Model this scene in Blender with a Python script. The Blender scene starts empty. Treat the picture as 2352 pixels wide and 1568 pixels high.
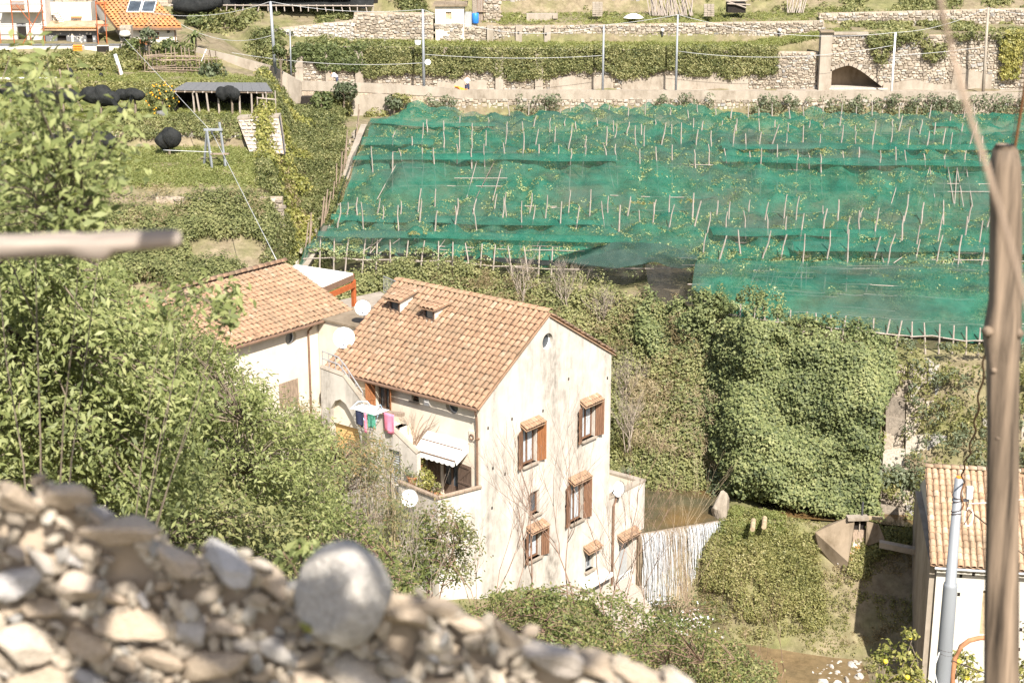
import bpy, math, random
import numpy as np
from mathutils import Vector, Matrix, geometry

random.seed(7)
RNG = np.random.default_rng(11)
SC = bpy.context.scene
COL = SC.collection

# ------------------------------------------------------------------ camera, sky, sun, exposure
CAM_Z, PITCH, FPX = 36.0, math.radians(16.5), 3800.0
cam_data = bpy.data.cameras.new("camera")
cam_data.sensor_width = 36.0
cam_data.lens = 36.0 * FPX / 2352.0
cam_data.clip_start, cam_data.clip_end = 0.1, 2000.0
cam_data.dof.use_dof = True
cam_data.dof.focus_distance = 82.0
cam_data.dof.aperture_fstop = 4.5
cam = bpy.data.objects.new("camera", cam_data)
cam.location = (0, 0, CAM_Z)
cam.rotation_euler = (math.pi / 2 - PITCH, 0, 0)
COL.objects.link(cam)
SC.camera = cam

SUN_AZ, SUN_EL = math.radians(17), math.radians(45)      # to the right of the viewer's back, and up
SUN_DIR = Vector((math.sin(SUN_AZ) * math.cos(SUN_EL), -math.cos(SUN_AZ) * math.cos(SUN_EL), math.sin(SUN_EL)))
world = bpy.data.worlds.new("World")
SC.world = world
world.use_nodes = True
wn = world.node_tree.nodes
wn.clear()
sky = wn.new("ShaderNodeTexSky")
sky.sky_type = 'NISHITA'
sky.sun_disc = False
sky.sun_elevation = SUN_EL
sky.sun_rotation = math.atan2(SUN_DIR.x, SUN_DIR.y)
sky.dust_density = 2.0
bg = wn.new("ShaderNodeBackground")
bg.inputs["Strength"].default_value = 0.09
wo = wn.new("ShaderNodeOutputWorld")
world.node_tree.links.new(sky.outputs[0], bg.inputs[0])
world.node_tree.links.new(bg.outputs[0], wo.inputs[0])
sun_data = bpy.data.lights.new("sun", 'SUN')
sun_data.energy = 5.0
sun_data.angle = math.radians(0.5)
sun_data.color = (1.0, 0.94, 0.86)
sun = bpy.data.objects.new("sun", sun_data)
sun.rotation_euler = SUN_DIR.to_track_quat('Z', 'Y').to_euler()
sun.location = (20, -20, 80)
COL.objects.link(sun)
SC.view_settings.view_transform = 'Standard'
SC.view_settings.look = 'None'
SC.view_settings.exposure = 1.2
SC.view_settings.gamma = 1.0
SC.render.engine = 'CYCLES'
SC.cycles.max_bounces = 6
SC.cycles.transparent_max_bounces = 12
SC.cycles.use_denoising = True

# ------------------------------------------------------------------ geometry helpers
FW = np.array([0, math.cos(PITCH), -math.sin(PITCH)])
UP = np.array([0, math.sin(PITCH), math.cos(PITCH)])
RT = np.array([1.0, 0, 0])
EYE = np.array([0, 0, CAM_Z])


def ray(u, v):
    return FW + (u - 1176) / FPX * RT + (784 - v) / FPX * UP


def at(u, v, y):            # world point on a sight line, at a distance y north of the viewpoint
    r = ray(u, v)
    return Vector(EYE + r * (y / r[1]))


def on(u, v, z):            # world point where a sight line meets a level z
    r = ray(u, v)
    return Vector(EYE + r * ((z - CAM_Z) / r[2]))


def _hash(i, j, k, s):
    n = (i * 374761393 + j * 668265263 + k * 2147483647 + s * 1274126177) & 0xFFFFFFFF
    n = ((n ^ (n >> 13)) * 1274126177) & 0xFFFFFFFF
    return ((n ^ (n >> 16)) & 0xFFFF) / 65535.0


def noise(P, s=0):          # value noise, P (n,3) -> (n,) in 0..1
    P = np.asarray(P, float)
    I = np.floor(P).astype(np.int64)
    f = P - I
    f = f * f * (3 - 2 * f)
    r = 0
    for a in (0, 1):
        for b in (0, 1):
            for c in (0, 1):
                w = (f[:, 0] if a else 1 - f[:, 0]) * (f[:, 1] if b else 1 - f[:, 1]) * (f[:, 2] if c else 1 - f[:, 2])
                r = r + w * _hash(I[:, 0] + a, I[:, 1] + b, I[:, 2] + c, s)
    return r


def fbm(P, s=0, o=3):
    P = np.asarray(P, float)
    t, a, w = 0, 1, 0
    for i in range(o):
        t = t + a * noise(P * 2 ** i, s + i)
        w += a
        a *= .5
    return t / w


def n1(x, y=0., z=0., s=0):
    return float(noise(np.array([[x, y, z]]), s)[0])


class MB:
    """collects shapes and links them as one mesh object"""
    def __init__(self):
        self.v, self.f, self.r, self.c = [], [], [], 0.5

    def add(self, vs, fs, rnd=None):
        o = len(self.v)
        self.v += [tuple(x) for x in vs]
        self.f += [tuple(i + o for i in f) for f in fs]
        self.r += [self.c if rnd is None else rnd] * len(fs)
        return self

    def box(self, c, s, rz=0., rx=0., ry=0., rnd=None):
        M = Matrix.Translation(c) @ Matrix.Rotation(rz, 4, 'Z') @ Matrix.Rotation(ry, 4, 'Y') @ Matrix.Rotation(rx, 4, 'X')
        h = [x / 2 for x in s]
        vs = [M @ Vector((a * h[0], b * h[1], d * h[2])) for a in (-1, 1) for b in (-1, 1) for d in (-1, 1)]
        return self.add(vs, [(0, 1, 3, 2), (4, 6, 7, 5), (0, 4, 5, 1), (2, 3, 7, 6), (0, 2, 6, 4), (1, 5, 7, 3)], rnd)

    def box2(self, a, b, rnd=None):   # axis aligned, from corner a to corner b
        return self.box([(a[i] + b[i]) / 2 for i in range(3)], [abs(b[i] - a[i]) for i in range(3)], rnd=rnd)

    def tube(self, pts, r, n=6, cap=True, rnd=None):
        pts = [Vector(p) for p in pts]
        rs = r if isinstance(r, (list, tuple)) else [r] * len(pts)
        vs, fs = [], []
        up = Vector((.013, .021, 1))
        for i, p in enumerate(pts):
            d = (pts[min(i + 1, len(pts) - 1)] - pts[max(i - 1, 0)])
            d = d.normalized() if d.length > 1e-9 else Vector((0, 0, 1))
            a = d.cross(up if abs(d.z) < .95 else Vector((0, 1, .02))).normalized()
            b = d.cross(a)
            for k in range(n):
                t = 2 * math.pi * k / n
                vs.append(p + (a * math.cos(t) + b * math.sin(t)) * rs[i])
        m = len(pts)
        for i in range(m - 1):
            for k in range(n):
                fs.append((i * n + k, i * n + (k + 1) % n, (i + 1) * n + (k + 1) % n, (i + 1) * n + k))
        if cap:
            fs.append(tuple(range(n))[::-1])
            fs.append(tuple((m - 1) * n + k for k in range(n)))
        return self.add(vs, fs, rnd)

    def prism(self, poly, d, rnd=None):     # polygon of 3-D points swept by vector d
        n = len(poly)
        d = Vector(d)
        vs = [Vector(p) for p in poly] + [Vector(p) + d for p in poly]
        fs = [tuple(range(n))[::-1], tuple(range(n, 2 * n))] + [(i, (i + 1) % n, n + (i + 1) % n, n + i) for i in range(n)]
        return self.add(vs, fs, rnd)

    def lathe(self, prof, M=None, n=16, rnd=None):
        vs, fs = [], []
        for (r, z) in prof:
            for k in range(n):
                t = 2 * math.pi * k / n
                p = Vector((r * math.cos(t), r * math.sin(t), z))
                vs.append(M @ p if M else p)
        for i in range(len(prof) - 1):
            for k in range(n):
                fs.append((i * n + k, i * n + (k + 1) % n, (i + 1) * n + (k + 1) % n, (i + 1) * n + k))
        return self.add(vs, fs, rnd)

    def mesh(self, name, mat, smooth=False):
        me = bpy.data.meshes.new(name)
        me.from_pydata(self.v, [], self.f)
        at_ = me.attributes.new("rnd", 'FLOAT', 'FACE')
        at_.data.foreach_set("value", np.array(self.r, dtype=np.float32))
        if smooth:
            me.polygons.foreach_set("use_smooth", np.ones(len(me.polygons), dtype=bool))
        if mat:
            me.materials.append(mat)
        me.update()
        return me

    def build(self, name, mat, parent=None, smooth=False, kind=None):
        return link(name, self.mesh(name, mat, smooth), parent, kind)


def link(name, me, parent=None, kind=None):
    o = bpy.data.objects.new(name, me)
    COL.objects.link(o)
    if parent:
        o.parent = parent
    if kind:
        o["kind"] = kind
    return o


def tag(o, label, cat, group=None, kind=None):
    o["label"] = label
    o["category"] = cat
    if group:
        o["group"] = group
    if kind:
        o["kind"] = kind
    return o


def thing(name, label, cat, loc=(0, 0, 0), rz=0., group=None):
    o = bpy.data.objects.new(name, None)
    o.empty_display_size = .3
    COL.objects.link(o)
    o.location = loc
    o.rotation_euler = (0, 0, rz)
    return tag(o, label, cat, group)


def np_mesh(name, V, F, mat, rnd=None, parent=None, kind=None, smooth=False):
    V = np.asarray(V, np.float32)
    F = np.asarray(F, np.int32)
    n, k = F.shape
    me = bpy.data.meshes.new(name)
    me.vertices.add(len(V))
    me.vertices.foreach_set("co", V.ravel())
    me.loops.add(n * k)
    me.loops.foreach_set("vertex_index", F.ravel())
    me.polygons.add(n)
    me.polygons.foreach_set("loop_start", np.arange(0, n * k, k, dtype=np.int32))
    if smooth:
        me.polygons.foreach_set("use_smooth", np.ones(n, dtype=bool))
    me.update(calc_edges=True)
    if rnd is not None:
        a = me.attributes.new("rnd", 'FLOAT', 'FACE')
        a.data.foreach_set("value", np.asarray(rnd, np.float32))
    me.materials.append(mat)
    return link(name, me, parent, kind)


def leaf_arrays(P, N, size, asp=.55, tilt=.7, fold=.25, droop=0.):
    """rhombic leaves: points, outward normals, half length"""
    n = len(P)
    N = N + RNG.normal(0, tilt, (n, 3))
    N /= np.linalg.norm(N, axis=1, keepdims=True) + 1e-9
    T = RNG.normal(0, 1, (n, 3))
    T[:, 2] -= droop
    T -= N * (T * N).sum(1, keepdims=True)
    T /= np.linalg.norm(T, axis=1, keepdims=True) + 1e-9
    B = np.cross(N, T)
    s = (np.ones(n) * size)[:, None] if np.ndim(size) == 0 else np.asarray(size)[:, None]
    V = np.empty((n, 4, 3))
    V[:, 0] = P - T * s
    V[:, 1] = P + B * s * asp + N * s * fold
    V[:, 2] = P + T * s
    V[:, 3] = P - B * s * asp + N * s * fold
    F = np.arange(n * 4).reshape(n, 4)
    return V.reshape(-1, 3), F


def tri_arrays(P, N, size, asp=.6, tilt=.7, droop=0.):
    n = len(P)
    N = N + RNG.normal(0, tilt, (n, 3))
    N /= np.linalg.norm(N, axis=1, keepdims=True) + 1e-9
    T = RNG.normal(0, 1, (n, 3))
    T[:, 2] -= droop
    T -= N * (T * N).sum(1, keepdims=True)
    T /= np.linalg.norm(T, axis=1, keepdims=True) + 1e-9
    B = np.cross(N, T)
    s = np.asarray(size)[:, None]
    V = np.empty((n, 3, 3))
    V[:, 0] = P - T * s * .8 - B * s * asp * 1.15
    V[:, 1] = P - T * s * .8 + B * s * asp * 1.15
    V[:, 2] = P + T * s
    return V.reshape(-1, 3), np.arange(n * 3).reshape(n, 3)


def leaves(name, P, N, size, mat, parent=None, kind=None, asp=.55, tilt=.7, droop=0., rnd=None, fold=.25):
    V, F = leaf_arrays(P, N, size, asp, tilt, fold, droop)
    if rnd is None:
        rnd = RNG.random(len(P))
    return np_mesh(name, V, F, mat, rnd, parent, kind)


# ------------------------------------------------------------------ materials
def mat_new(name):
    m = bpy.data.materials.new(name)
    m.use_nodes = True
    nt = m.node_tree
    b = nt.nodes["Principled BSDF"]
    return m, nt, b


def N(nt, t, **kw):
    n = nt.nodes.new(t)
    for k, v in kw.items():
        if k in n.inputs:
            n.inputs[k].default_value = v
        else:
            setattr(n, k, v)
    return n


def ramp(nt, src, stops):
    r = nt.nodes.new("ShaderNodeValToRGB")
    e = r.color_ramp.elements
    while len(e) < len(stops):
        e.new(.5)
    for i, (p, c) in enumerate(stops):
        e[i].position = p
        e[i].color = (c[0], c[1], c[2], 1) if not np.isscalar(c) else (c, c, c, 1)
    nt.links.new(src, r.inputs[0])
    return r.outputs[0]


def mixc(nt, fac, a, b, mode='MIX'):
    m = nt.nodes.new("ShaderNodeMix")
    m.data_type = 'RGBA'
    m.blend_type = mode
    for s, val in ((0, fac), (6, a), (7, b)):
        if hasattr(val, "is_linked") or hasattr(val, "links"):
            nt.links.new(val, m.inputs[s])
        elif s == 0:
            m.inputs[0].default_value = val
        else:
            m.inputs[s].default_value = (val[0], val[1], val[2], 1)
    return m.outputs[2]


def tex(nt, scale=5., detail=4., kind="ShaderNodeTexNoise", stretch=None, rough=.55, coord="Object"):
    tc = nt.nodes.new("ShaderNodeTexCoord")
    src = tc.outputs[coord]
    if stretch:
        mp = nt.nodes.new("ShaderNodeMapping")
        mp.inputs["Scale"].default_value = stretch
        nt.links.new(src, mp.inputs[0])
        src = mp.outputs[0]
    t = nt.nodes.new(kind)
    t.inputs["Scale"].default_value = scale
    if "Detail" in t.inputs:
        t.inputs["Detail"].default_value = detail
    if "Roughness" in t.inputs:
        t.inputs["Roughness"].default_value = rough
    nt.links.new(src, t.inputs["Vector"])
    return t.outputs[0]


def bump(nt, b, src, strength=.3, dist=.05):
    n = nt.nodes.new("ShaderNodeBump")
    n.inputs["Strength"].default_value = strength
    n.inputs["Distance"].default_value = dist
    nt.links.new(src, n.inputs["Height"])
    nt.links.new(n.outputs[0], b.inputs["Normal"])


def rnd_val(nt):
    """per face attribute plus per object random, wrapped to 0..1"""
    a = nt.nodes.new("ShaderNodeAttribute")
    a.attribute_name = "rnd"
    oi = nt.nodes.new("ShaderNodeObjectInfo")
    ad = nt.nodes.new("ShaderNodeMath")
    ad.operation = 'ADD'
    nt.links.new(a.outputs["Fac"], ad.inputs[0])
    nt.links.new(oi.outputs["Random"], ad.inputs[1])
    fr = nt.nodes.new("ShaderNodeMath")
    fr.operation = 'FRACT'
    nt.links.new(ad.outputs[0], fr.inputs[0])
    return fr.outputs[0]


def m_plain(name, c, rough=.8, var=.25, scale=6., metal=0., bmp=.0, stretch=None):
    m, nt, b = mat_new(name)
    t = tex(nt, scale, 5, stretch=stretch)
    lo = [x * (1 - var) for x in c]
    hi = [min(1, x * (1 + var)) for x in c]
    nt.links.new(ramp(nt, t, [(.3, lo), (.7, hi)]), b.inputs["Base Color"])
    b.inputs["Roughness"].default_value = rough
    b.inputs["Metallic"].default_value = metal
    b.inputs["Specular IOR Level"].default_value = .25
    if bmp:
        bump(nt, b, t, bmp, .03)
    return m


def m_leaf(name, stops, trans=.3, rough=.5, scale=.35, spec=.25):
    """leaf colour varies from leaf to leaf and in patches"""
    def warm(c):          # early spring: olive rather than pure green
        l = .3 * c[0] + .6 * c[1] + .1 * c[2]
        return tuple(.80 * a + .20 * l * k for a, k in zip(c, (1.22, 1.0, .60)))
    stops = [(p, warm(c)) for p, c in stops]
    m, nt, b = mat_new(name)
    r = rnd_val(nt)
    t = tex(nt, scale, 3)
    ad = N(nt, "ShaderNodeMath", operation='MULTIPLY_ADD')
    nt.links.new(t, ad.inputs[0])
    ad.inputs[1].default_value = .8
    mu = N(nt, "ShaderNodeMath", operation='MULTIPLY_ADD')
    nt.links.new(r, mu.inputs[0])
    mu.inputs[1].default_value = .6
    mu.inputs[2].default_value = -.2
    nt.links.new(mu.outputs[0], ad.inputs[2])
    c = ramp(nt, ad.outputs[0], stops)
    nt.links.new(c, b.inputs["Base Color"])
    b.inputs["Roughness"].default_value = rough
    b.inputs["Specular IOR Level"].default_value = spec
    tr = N(nt, "ShaderNodeBsdfTranslucent")
    br = mixc(nt, 1., c, (1.3, 1.25, .6), 'MULTIPLY')
    nt.links.new(br, tr.inputs[0])
    mx = N(nt, "ShaderNodeMixShader")
    mx.inputs[0].default_value = trans
    nt.links.new(b.outputs[0], mx.inputs[1])
    nt.links.new(tr.outputs[0], mx.inputs[2])
    nt.links.new(mx.outputs[0], nt.nodes["Material Output"].inputs[0])
    return m


def m_stone(name, stops, scale=9., bmp=.5):
    m, nt, b = mat_new(name)
    r = rnd_val(nt)
    c = ramp(nt, r, stops)
    t = tex(nt, scale, 6)
    k = ramp(nt, t, [(.3, .62), (.62, 1.1)])
    nt.links.new(mixc(nt, 1., c, k, 'MULTIPLY'), b.inputs["Base Color"])
    b.inputs["Roughness"].default_value = .9
    b.inputs["Specular IOR Level"].default_value = .2
    bump(nt, b, t, bmp, .03)
    return m


def m_stucco(name, base, stain, amount=.6, streak=(1.1, 1.1, .22), rust=False):
    m, nt, b = mat_new(name)
    big = tex(nt, .55, 6, stretch=streak, rough=.62)
    fine = tex(nt, 3.2, 6, stretch=(1, 1, .5), rough=.7)
    mo = N(nt, "ShaderNodeMath", operation='MULTIPLY')
    nt.links.new(ramp(nt, big, [(.40, 0.), (.64, 1.)]), mo.inputs[0])
    nt.links.new(ramp(nt, fine, [(.32, .1), (.66, 1.)]), mo.inputs[1])
    mm = N(nt, "ShaderNodeMath", operation='MULTIPLY')
    nt.links.new(mo.outputs[0], mm.inputs[0])
    mm.inputs[1].default_value = amount
    pt = tex(nt, 1.3, 3)
    basec = ramp(nt, pt, [(.35, [x * .9 for x in base]), (.65, [min(1, x * 1.05) for x in base])])
    c = mixc(nt, mm.outputs[0], basec, stain)
    if rust:
        rr = tex(nt, 1.1, 5, stretch=(3.2, 3.2, .18), rough=.5)
        c = mixc(nt, ramp(nt, rr, [(.68, 0.), (.8, .45)]), c, (.5, .3, .13))
    nt.links.new(c, b.inputs["Base Color"])
    b.inputs["Roughness"].default_value = .92
    b.inputs["Specular IOR Level"].default_value = .15
    bump(nt, b, tex(nt, 14, 5), .25, .02)
    return m


def m_wood(name, c, var=.45, scale=3., stretch=(9, 9, .8), rough=.75):
    return m_plain(name, c, rough, var, scale, 0, .35, stretch)


def m_tile(name, stops):
    m, nt, b = mat_new(name)
    r = rnd_val(nt)
    c = ramp(nt, r, stops)
    g = N(nt, "ShaderNodeNewGeometry")
    t = nt.nodes.new("ShaderNodeTexNoise")
    t.inputs["Scale"].default_value = 3.5
    t.inputs["Detail"].default_value = 6
    nt.links.new(g.outputs["Position"], t.inputs["Vector"])
    k = ramp(nt, t.outputs[0], [(.25, .5), (.45, .9), (.75, 1.15)])
    c2 = mixc(nt, 1., c, k, 'MULTIPLY')
    t2 = nt.nodes.new("ShaderNodeTexNoise")
    t2.inputs["Scale"].default_value = .7
    t2.inputs["Detail"].default_value = 8
    t2.inputs["Roughness"].default_value = .7
    nt.links.new(g.outputs["Position"], t2.inputs["Vector"])
    lich = ramp(nt, t2.outputs[0], [(.46, 0.), (.64, .8)])
    c3 = mixc(nt, lich, c2, (.20, .145, .095))
    nt.links.new(c3, b.inputs["Base Color"])
    b.inputs["Roughness"].default_value = .88
    b.inputs["Specular IOR Level"].default_value = .2
    return m


def m_net(name, c1, c2, op_lo, op_hi, scale=.5, grey=None):
    """shade cloth: thin woven sheet, partly open"""
    m, nt, b = mat_new(name)
    t = tex(nt, scale, 5, rough=.6)
    t2 = tex(nt, 1.4, 6, stretch=(1, .35, 1), rough=.7)
    col = ramp(nt, t2, [(.3, c1), (.7, c2)])
    if grey:
        col = mixc(nt, ramp(nt, tex(nt, .16, 4), [(.45, 0.), (.65, .75)]), col, grey)
    nt.links.new(col, b.inputs["Base Color"])
    b.inputs["Roughness"].default_value = .75
    b.inputs["Specular IOR Level"].default_value = .15
    tl = N(nt, "ShaderNodeBsdfTranslucent")
    nt.links.new(col, tl.inputs[0])
    mx = N(nt, "ShaderNodeMixShader")
    mx.inputs[0].default_value = .3
    nt.links.new(b.outputs[0], mx.inputs[1])
    nt.links.new(tl.outputs[0], mx.inputs[2])
    tp = N(nt, "ShaderNodeBsdfTransparent")
    m2 = N(nt, "ShaderNodeMixShader")
    op = ramp(nt, t, [(.35, op_lo), (.65, op_hi)])
    nt.links.new(op, m2.inputs[0])
    nt.links.new(tp.outputs[0], m2.inputs[1])
    nt.links.new(mx.outputs[0], m2.inputs[2])
    nt.links.new(m2.outputs[0], nt.nodes["Material Output"].inputs[0])
    return m


def m_glass(name, c=(.05, .06, .07)):
    m, nt, b = mat_new(name)
    nt.links.new(ramp(nt, tex(nt, 1.5, 2), [(.3, [x * .7 for x in c]), (.7, [x * 1.5 for x in c])]), b.inputs["Base Color"])
    b.inputs["Roughness"].default_value = .08
    b.inputs["Specular IOR Level"].default_value = .6
    return m


M = {}
M['gable'] = m_stucco("weathered_plaster", (.52, .48, .42), (.17, .15, .125), 1.0, rust=True)
M['cream'] = m_stucco("cream_plaster", (.62, .555, .455), (.46, .38, .27), .45)
M['white'] = m_stucco("white_plaster", (.54, .505, .445), (.5, .46, .4), .4)
M['ochre'] = m_stucco("ochre_plaster", (.62, .40, .17), (.4, .24, .1), .5)
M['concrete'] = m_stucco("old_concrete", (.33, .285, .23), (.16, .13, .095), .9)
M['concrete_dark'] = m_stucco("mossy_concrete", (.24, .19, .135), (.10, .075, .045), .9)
M['grey'] = m_plain("grey_render", (.13, .13, .13), .9, .2)
M['tile'] = m_tile("terracotta", [(0, (.29, .180, .112)), (.3, (.305, .190, .119)), (.6, (.318, .200, .126)), (.88, (.33, .214, .137)), (.96, (.37, .265, .185)), (1, (.29, .185, .12))])
M['tile_pale'] = m_tile("pale_terracotta", [(0, (.36, .235, .145)), (.3, (.40, .275, .175)), (.7, (.43, .31, .205)), (1, (.48, .37, .265))])
M['tile_new'] = m_tile("new_terracotta", [(0, (.42, .18, .065)), (1, (.50, .24, .10))])
M['tile_under'] = m_plain("tile_channel", (.20, .11, .065), .9, .3)
M['stone'] = m_stone("limestone", [(0, (.20, .17, .135)), (.3, (.29, .245, .19)), (.6, (.35, .30, .235)), (.85, (.40, .36, .295)), (1, (.26, .25, .235))], 9)
M['near_stone'] = m_stone("near_limestone", [(0, (.36, .29, .215)), (.3, (.46, .37, .275)), (.6, (.53, .43, .325)), (.72, (.42, .41, .41)), (.85, (.57, .49, .39)), (1, (.48, .46, .44))], 14, .6)
M['white_stone'] = m_stone("pale_stone", [(0, (.30, .27, .23)), (.5, (.40, .37, .32)), (1, (.48, .45, .41))], 9)
M['rust_stone'] = m_stone("rust_stained_stone", [(0, (.34, .15, .035)), (.4, (.42, .22, .065)), (.6, (.42, .37, .3)), (1, (.5, .46, .42))], 7)
M['boulder'] = m_plain("grey_boulder", (.36, .335, .30), .9, .25, 9, 0, .6)
M['mortar'] = m_plain("wall_core", (.34, .275, .205), .95, .4, 5, 0, .4)
M['earth'] = m_plain("brown_earth", (.40, .28, .17), .95, .3, 2, 0, .4)
M['wood'] = m_wood("weathered_wood", (.25, .19, .14))
M['wood_pole'] = m_wood("chestnut_pole", (.30, .255, .215), .3)
M['near_wood'] = m_wood("near_chestnut", (.165, .122, .085), .75, 2.4, (7, 7, .5))
M['rail_wood'] = m_wood("grey_chestnut", (.22, .185, .155), .5, 6., (.6, 8, 8))
M['shutter'] = m_wood("brown_shutter", (.16, .085, .05), .4)
M['shutter_warm'] = m_wood("varnished_shutter", (.22, .09, .035), .35)
M['beam_red'] = m_plain("red_brown_beam", (.33, .09, .03), .5, .2)
M['dark_wood'] = m_wood("old_dark_wood", (.11, .075, .055), .4)
M['grey_shutter'] = m_plain("grey_louvre", (.30, .31, .31), .7, .1)
M['frame_white'] = m_plain("pale_metal", (.72, .72, .7), .5, .08)
M['gutter'] = m_plain("brown_gutter", (.20, .125, .085), .45, .2, metal=.2)
M['iron'] = m_plain("dark_iron", (.06, .06, .065), .6, .3)
M['rail'] = m_plain("rail_steel", (.32, .32, .32), .5, .15, metal=.3)
M['steel'] = m_plain("galvanised_steel", (.27, .285, .30), .55, .12, 3., .25, 0, (1, 1, .15))
M['wire'] = m_plain("grey_wire", (.45, .45, .44), .5, .1)
M['wire_dark'] = m_plain("black_cable", (.06, .045, .04), .6, .2)
M['wire_rust'] = m_plain("brown_cable", (.17, .08, .035), .7, .3)
M['dish'] = m_plain("white_dish", (.82, .82, .80), .4, .03)
M['canvas'] = m_plain("white_canvas", (.72, .70, .66), .85, .04)
M['glass'] = m_glass("window_glass")
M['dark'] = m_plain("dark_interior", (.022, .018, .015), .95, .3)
M['curtain'] = m_plain("white_curtain", (.36, .39, .41), .9, .12, 14, 0, 0, (4, 4, .2))
M['green_net'] = m_net("green_shade_net", (.012, .125, .080), (.05, .205, .138), .44, .80, .5, (.075, .125, .10))
M['black_net'] = m_net("black_shade_net", (.012, .013, .013), (.045, .047, .046), .86, .98)
M['black_sheer'] = m_net("sheer_black_net", (.02, .02, .02), (.05, .05, .048), .45, .7)
M['grey_net'] = m_net("grey_green_net", (.03, .065, .055), (.06, .10, .085), .6, .9)
M['bark'] = m_plain("grey_bark", (.17, .135, .10), .9, .35, 8, 0, .4)
M['twig'] = m_plain("red_brown_twig", (.25, .165, .12), .8, .3, 4)
M['twig_pale'] = m_plain("pale_twig", (.30, .25, .20), .85, .3, 4)
M['cane'] = m_plain("dry_cane", (.36, .28, .18), .8, .3, 4)
M['pink'] = m_plain("pink_cloth", (.75, .22, .32), .9, .15)
M['navy'] = m_plain("navy_cloth", (.03, .035, .07), .9, .2)
M['teal'] = m_plain("green_print_cloth", (.07, .25, .17), .9, .6, 18)
M['blue'] = m_plain("blue_plastic", (.03, .18, .55), .4, .1)
M['lightblue'] = m_plain("light_blue_plastic", (.45, .62, .78), .5, .15)
M['orange'] = m_plain("orange_plastic", (.8, .24, .03), .5, .1)
M['terracotta'] = m_plain("flowerpot_clay", (.38, .18, .09), .85, .2)
M['fruit'] = m_plain("orange_fruit", (.85, .36, .02), .5, .15)
M['lemon'] = m_plain("lemon_fruit", (.85, .66, .06), .5, .1)
M['skin'] = m_plain("skin", (.5, .3, .2), .6, .1)
M['cloth_dark'] = m_plain("dark_cloth", (.05, .055, .08), .9, .2)
M['cloth_white'] = m_plain("white_cloth", (.75, .75, .76), .9, .1)
M['hair'] = m_plain("dark_hair", (.04, .03, .025), .7, .2)
M['ivy'] = m_leaf("ivy_leaf", [(.1, (.055, .075, .022)), (.4, (.13, .155, .052)), (.65, (.215, .23, .085)), (.9, (.32, .31, .14))], .28, .5, .35, .2)
M['ivy_dark'] = m_leaf("dark_ivy_leaf", [(.1, (.03, .052, .016)), (.45, (.09, .125, .04)), (.75, (.17, .205, .072)), (1, (.28, .30, .12))], .22, .55, .35, .2)
M['weed'] = m_leaf("weed_leaf", [(.1, (.085, .10, .03)), (.4, (.165, .18, .05)), (.7, (.25, .25, .085)), (.95, (.35, .31, .15))], .3)
M['grass'] = m_leaf("grass_blade", [(.1, (.17, .21, .06)), (.5, (.25, .295, .09)), (.8, (.32, .345, .125)), (1, (.39, .37, .18))], .5)
M['bluegreen'] = m_leaf("grey_green_leaf", [(.1, (.055, .08, .042)), (.5, (.11, .145, .08)), (.9, (.18, .215, .125))], .25)
M['spring'] = m_leaf("spring_leaf", [(.1, (.07, .10, .028)), (.4, (.17, .215, .065)), (.7, (.28, .325, .12)), (1, (.40, .41, .19))], .4)
M['bamboo'] = m_leaf("reed_leaf", [(.05, (.06, .085, .03)), (.45, (.125, .145, .055)), (.7, (.20, .175, .075)), (.95, (.34, .19, .07))], .35)
M['bramble'] = m_leaf("bramble_leaf", [(.05, (.045, .075, .02)), (.4, (.11, .15, .035)), (.7, (.2, .22, .07)), (.97, (.34, .26, .12))], .35)
M['lemon_leaf'] = m_leaf("lemon_leaf", [(.1, (.12, .17, .06)), (.5, (.25, .32, .13)), (.9, (.40, .44, .23))], .3, .4, .8)
M['dry'] = m_leaf("dry_plant", [(.1, (.16, .12, .06)), (.5, (.26, .205, .11)), (.9, (.36, .30, .18))], .3)
M['yellow_bush'] = m_leaf("yellow_green_leaf", [(.1, (.10, .13, .02)), (.5, (.24, .25, .05)), (.9, (.42, .38, .11))], .35)


def m_ground():
    m, nt, b = mat_new("hillside_soil")
    t = tex(nt, .18, 8, rough=.65)
    t2 = tex(nt, 1.6, 6, rough=.7)
    c1 = ramp(nt, t2, [(.3, (.12, .095, .06)), (.5, (.19, .155, .10)), (.7, (.27, .22, .145))])
    c2 = ramp(nt, t2, [(.3, (.10, .105, .04)), (.6, (.16, .16, .065)), (.8, (.23, .205, .10))])
    nt.links.new(mixc(nt, ramp(nt, t, [(.42, 0.), (.6, .85)]), c1, c2), b.inputs["Base Color"])
    b.inputs["Roughness"].default_value = .95
    b.inputs["Specular IOR Level"].default_value = .1
    bump(nt, b, t2, .6, .15)
    return m


def m_water(name, c1, c2, scale=1.2, alpha=.55, bstr=.25):
    m, nt, b = mat_new(name)
    t = tex(nt, scale, 6, rough=.65)
    t2 = tex(nt, .35, 4)
    c = mixc(nt, ramp(nt, t2, [(.4, 0.), (.62, 1.)]), ramp(nt, t, [(.3, [x * .6 for x in c1]), (.65, c1)]), ramp(nt, t, [(.3, [x * .7 for x in c2]), (.65, c2)]))
    nt.links.new(c, b.inputs["Base Color"])
    b.inputs["Roughness"].default_value = .12
    b.inputs["Specular IOR Level"].default_value = .5
    bump(nt, b, tex(nt, 6, 3), bstr, .03)
    return m


M['ground'] = m_ground()
M['pool'] = m_water("shallow_pool_water", (.085, .075, .045), (.15, .095, .04))
M['stream'] = m_water("shallow_stream_water", (.20, .14, .075), (.14, .105, .06), 2.5)
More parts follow.
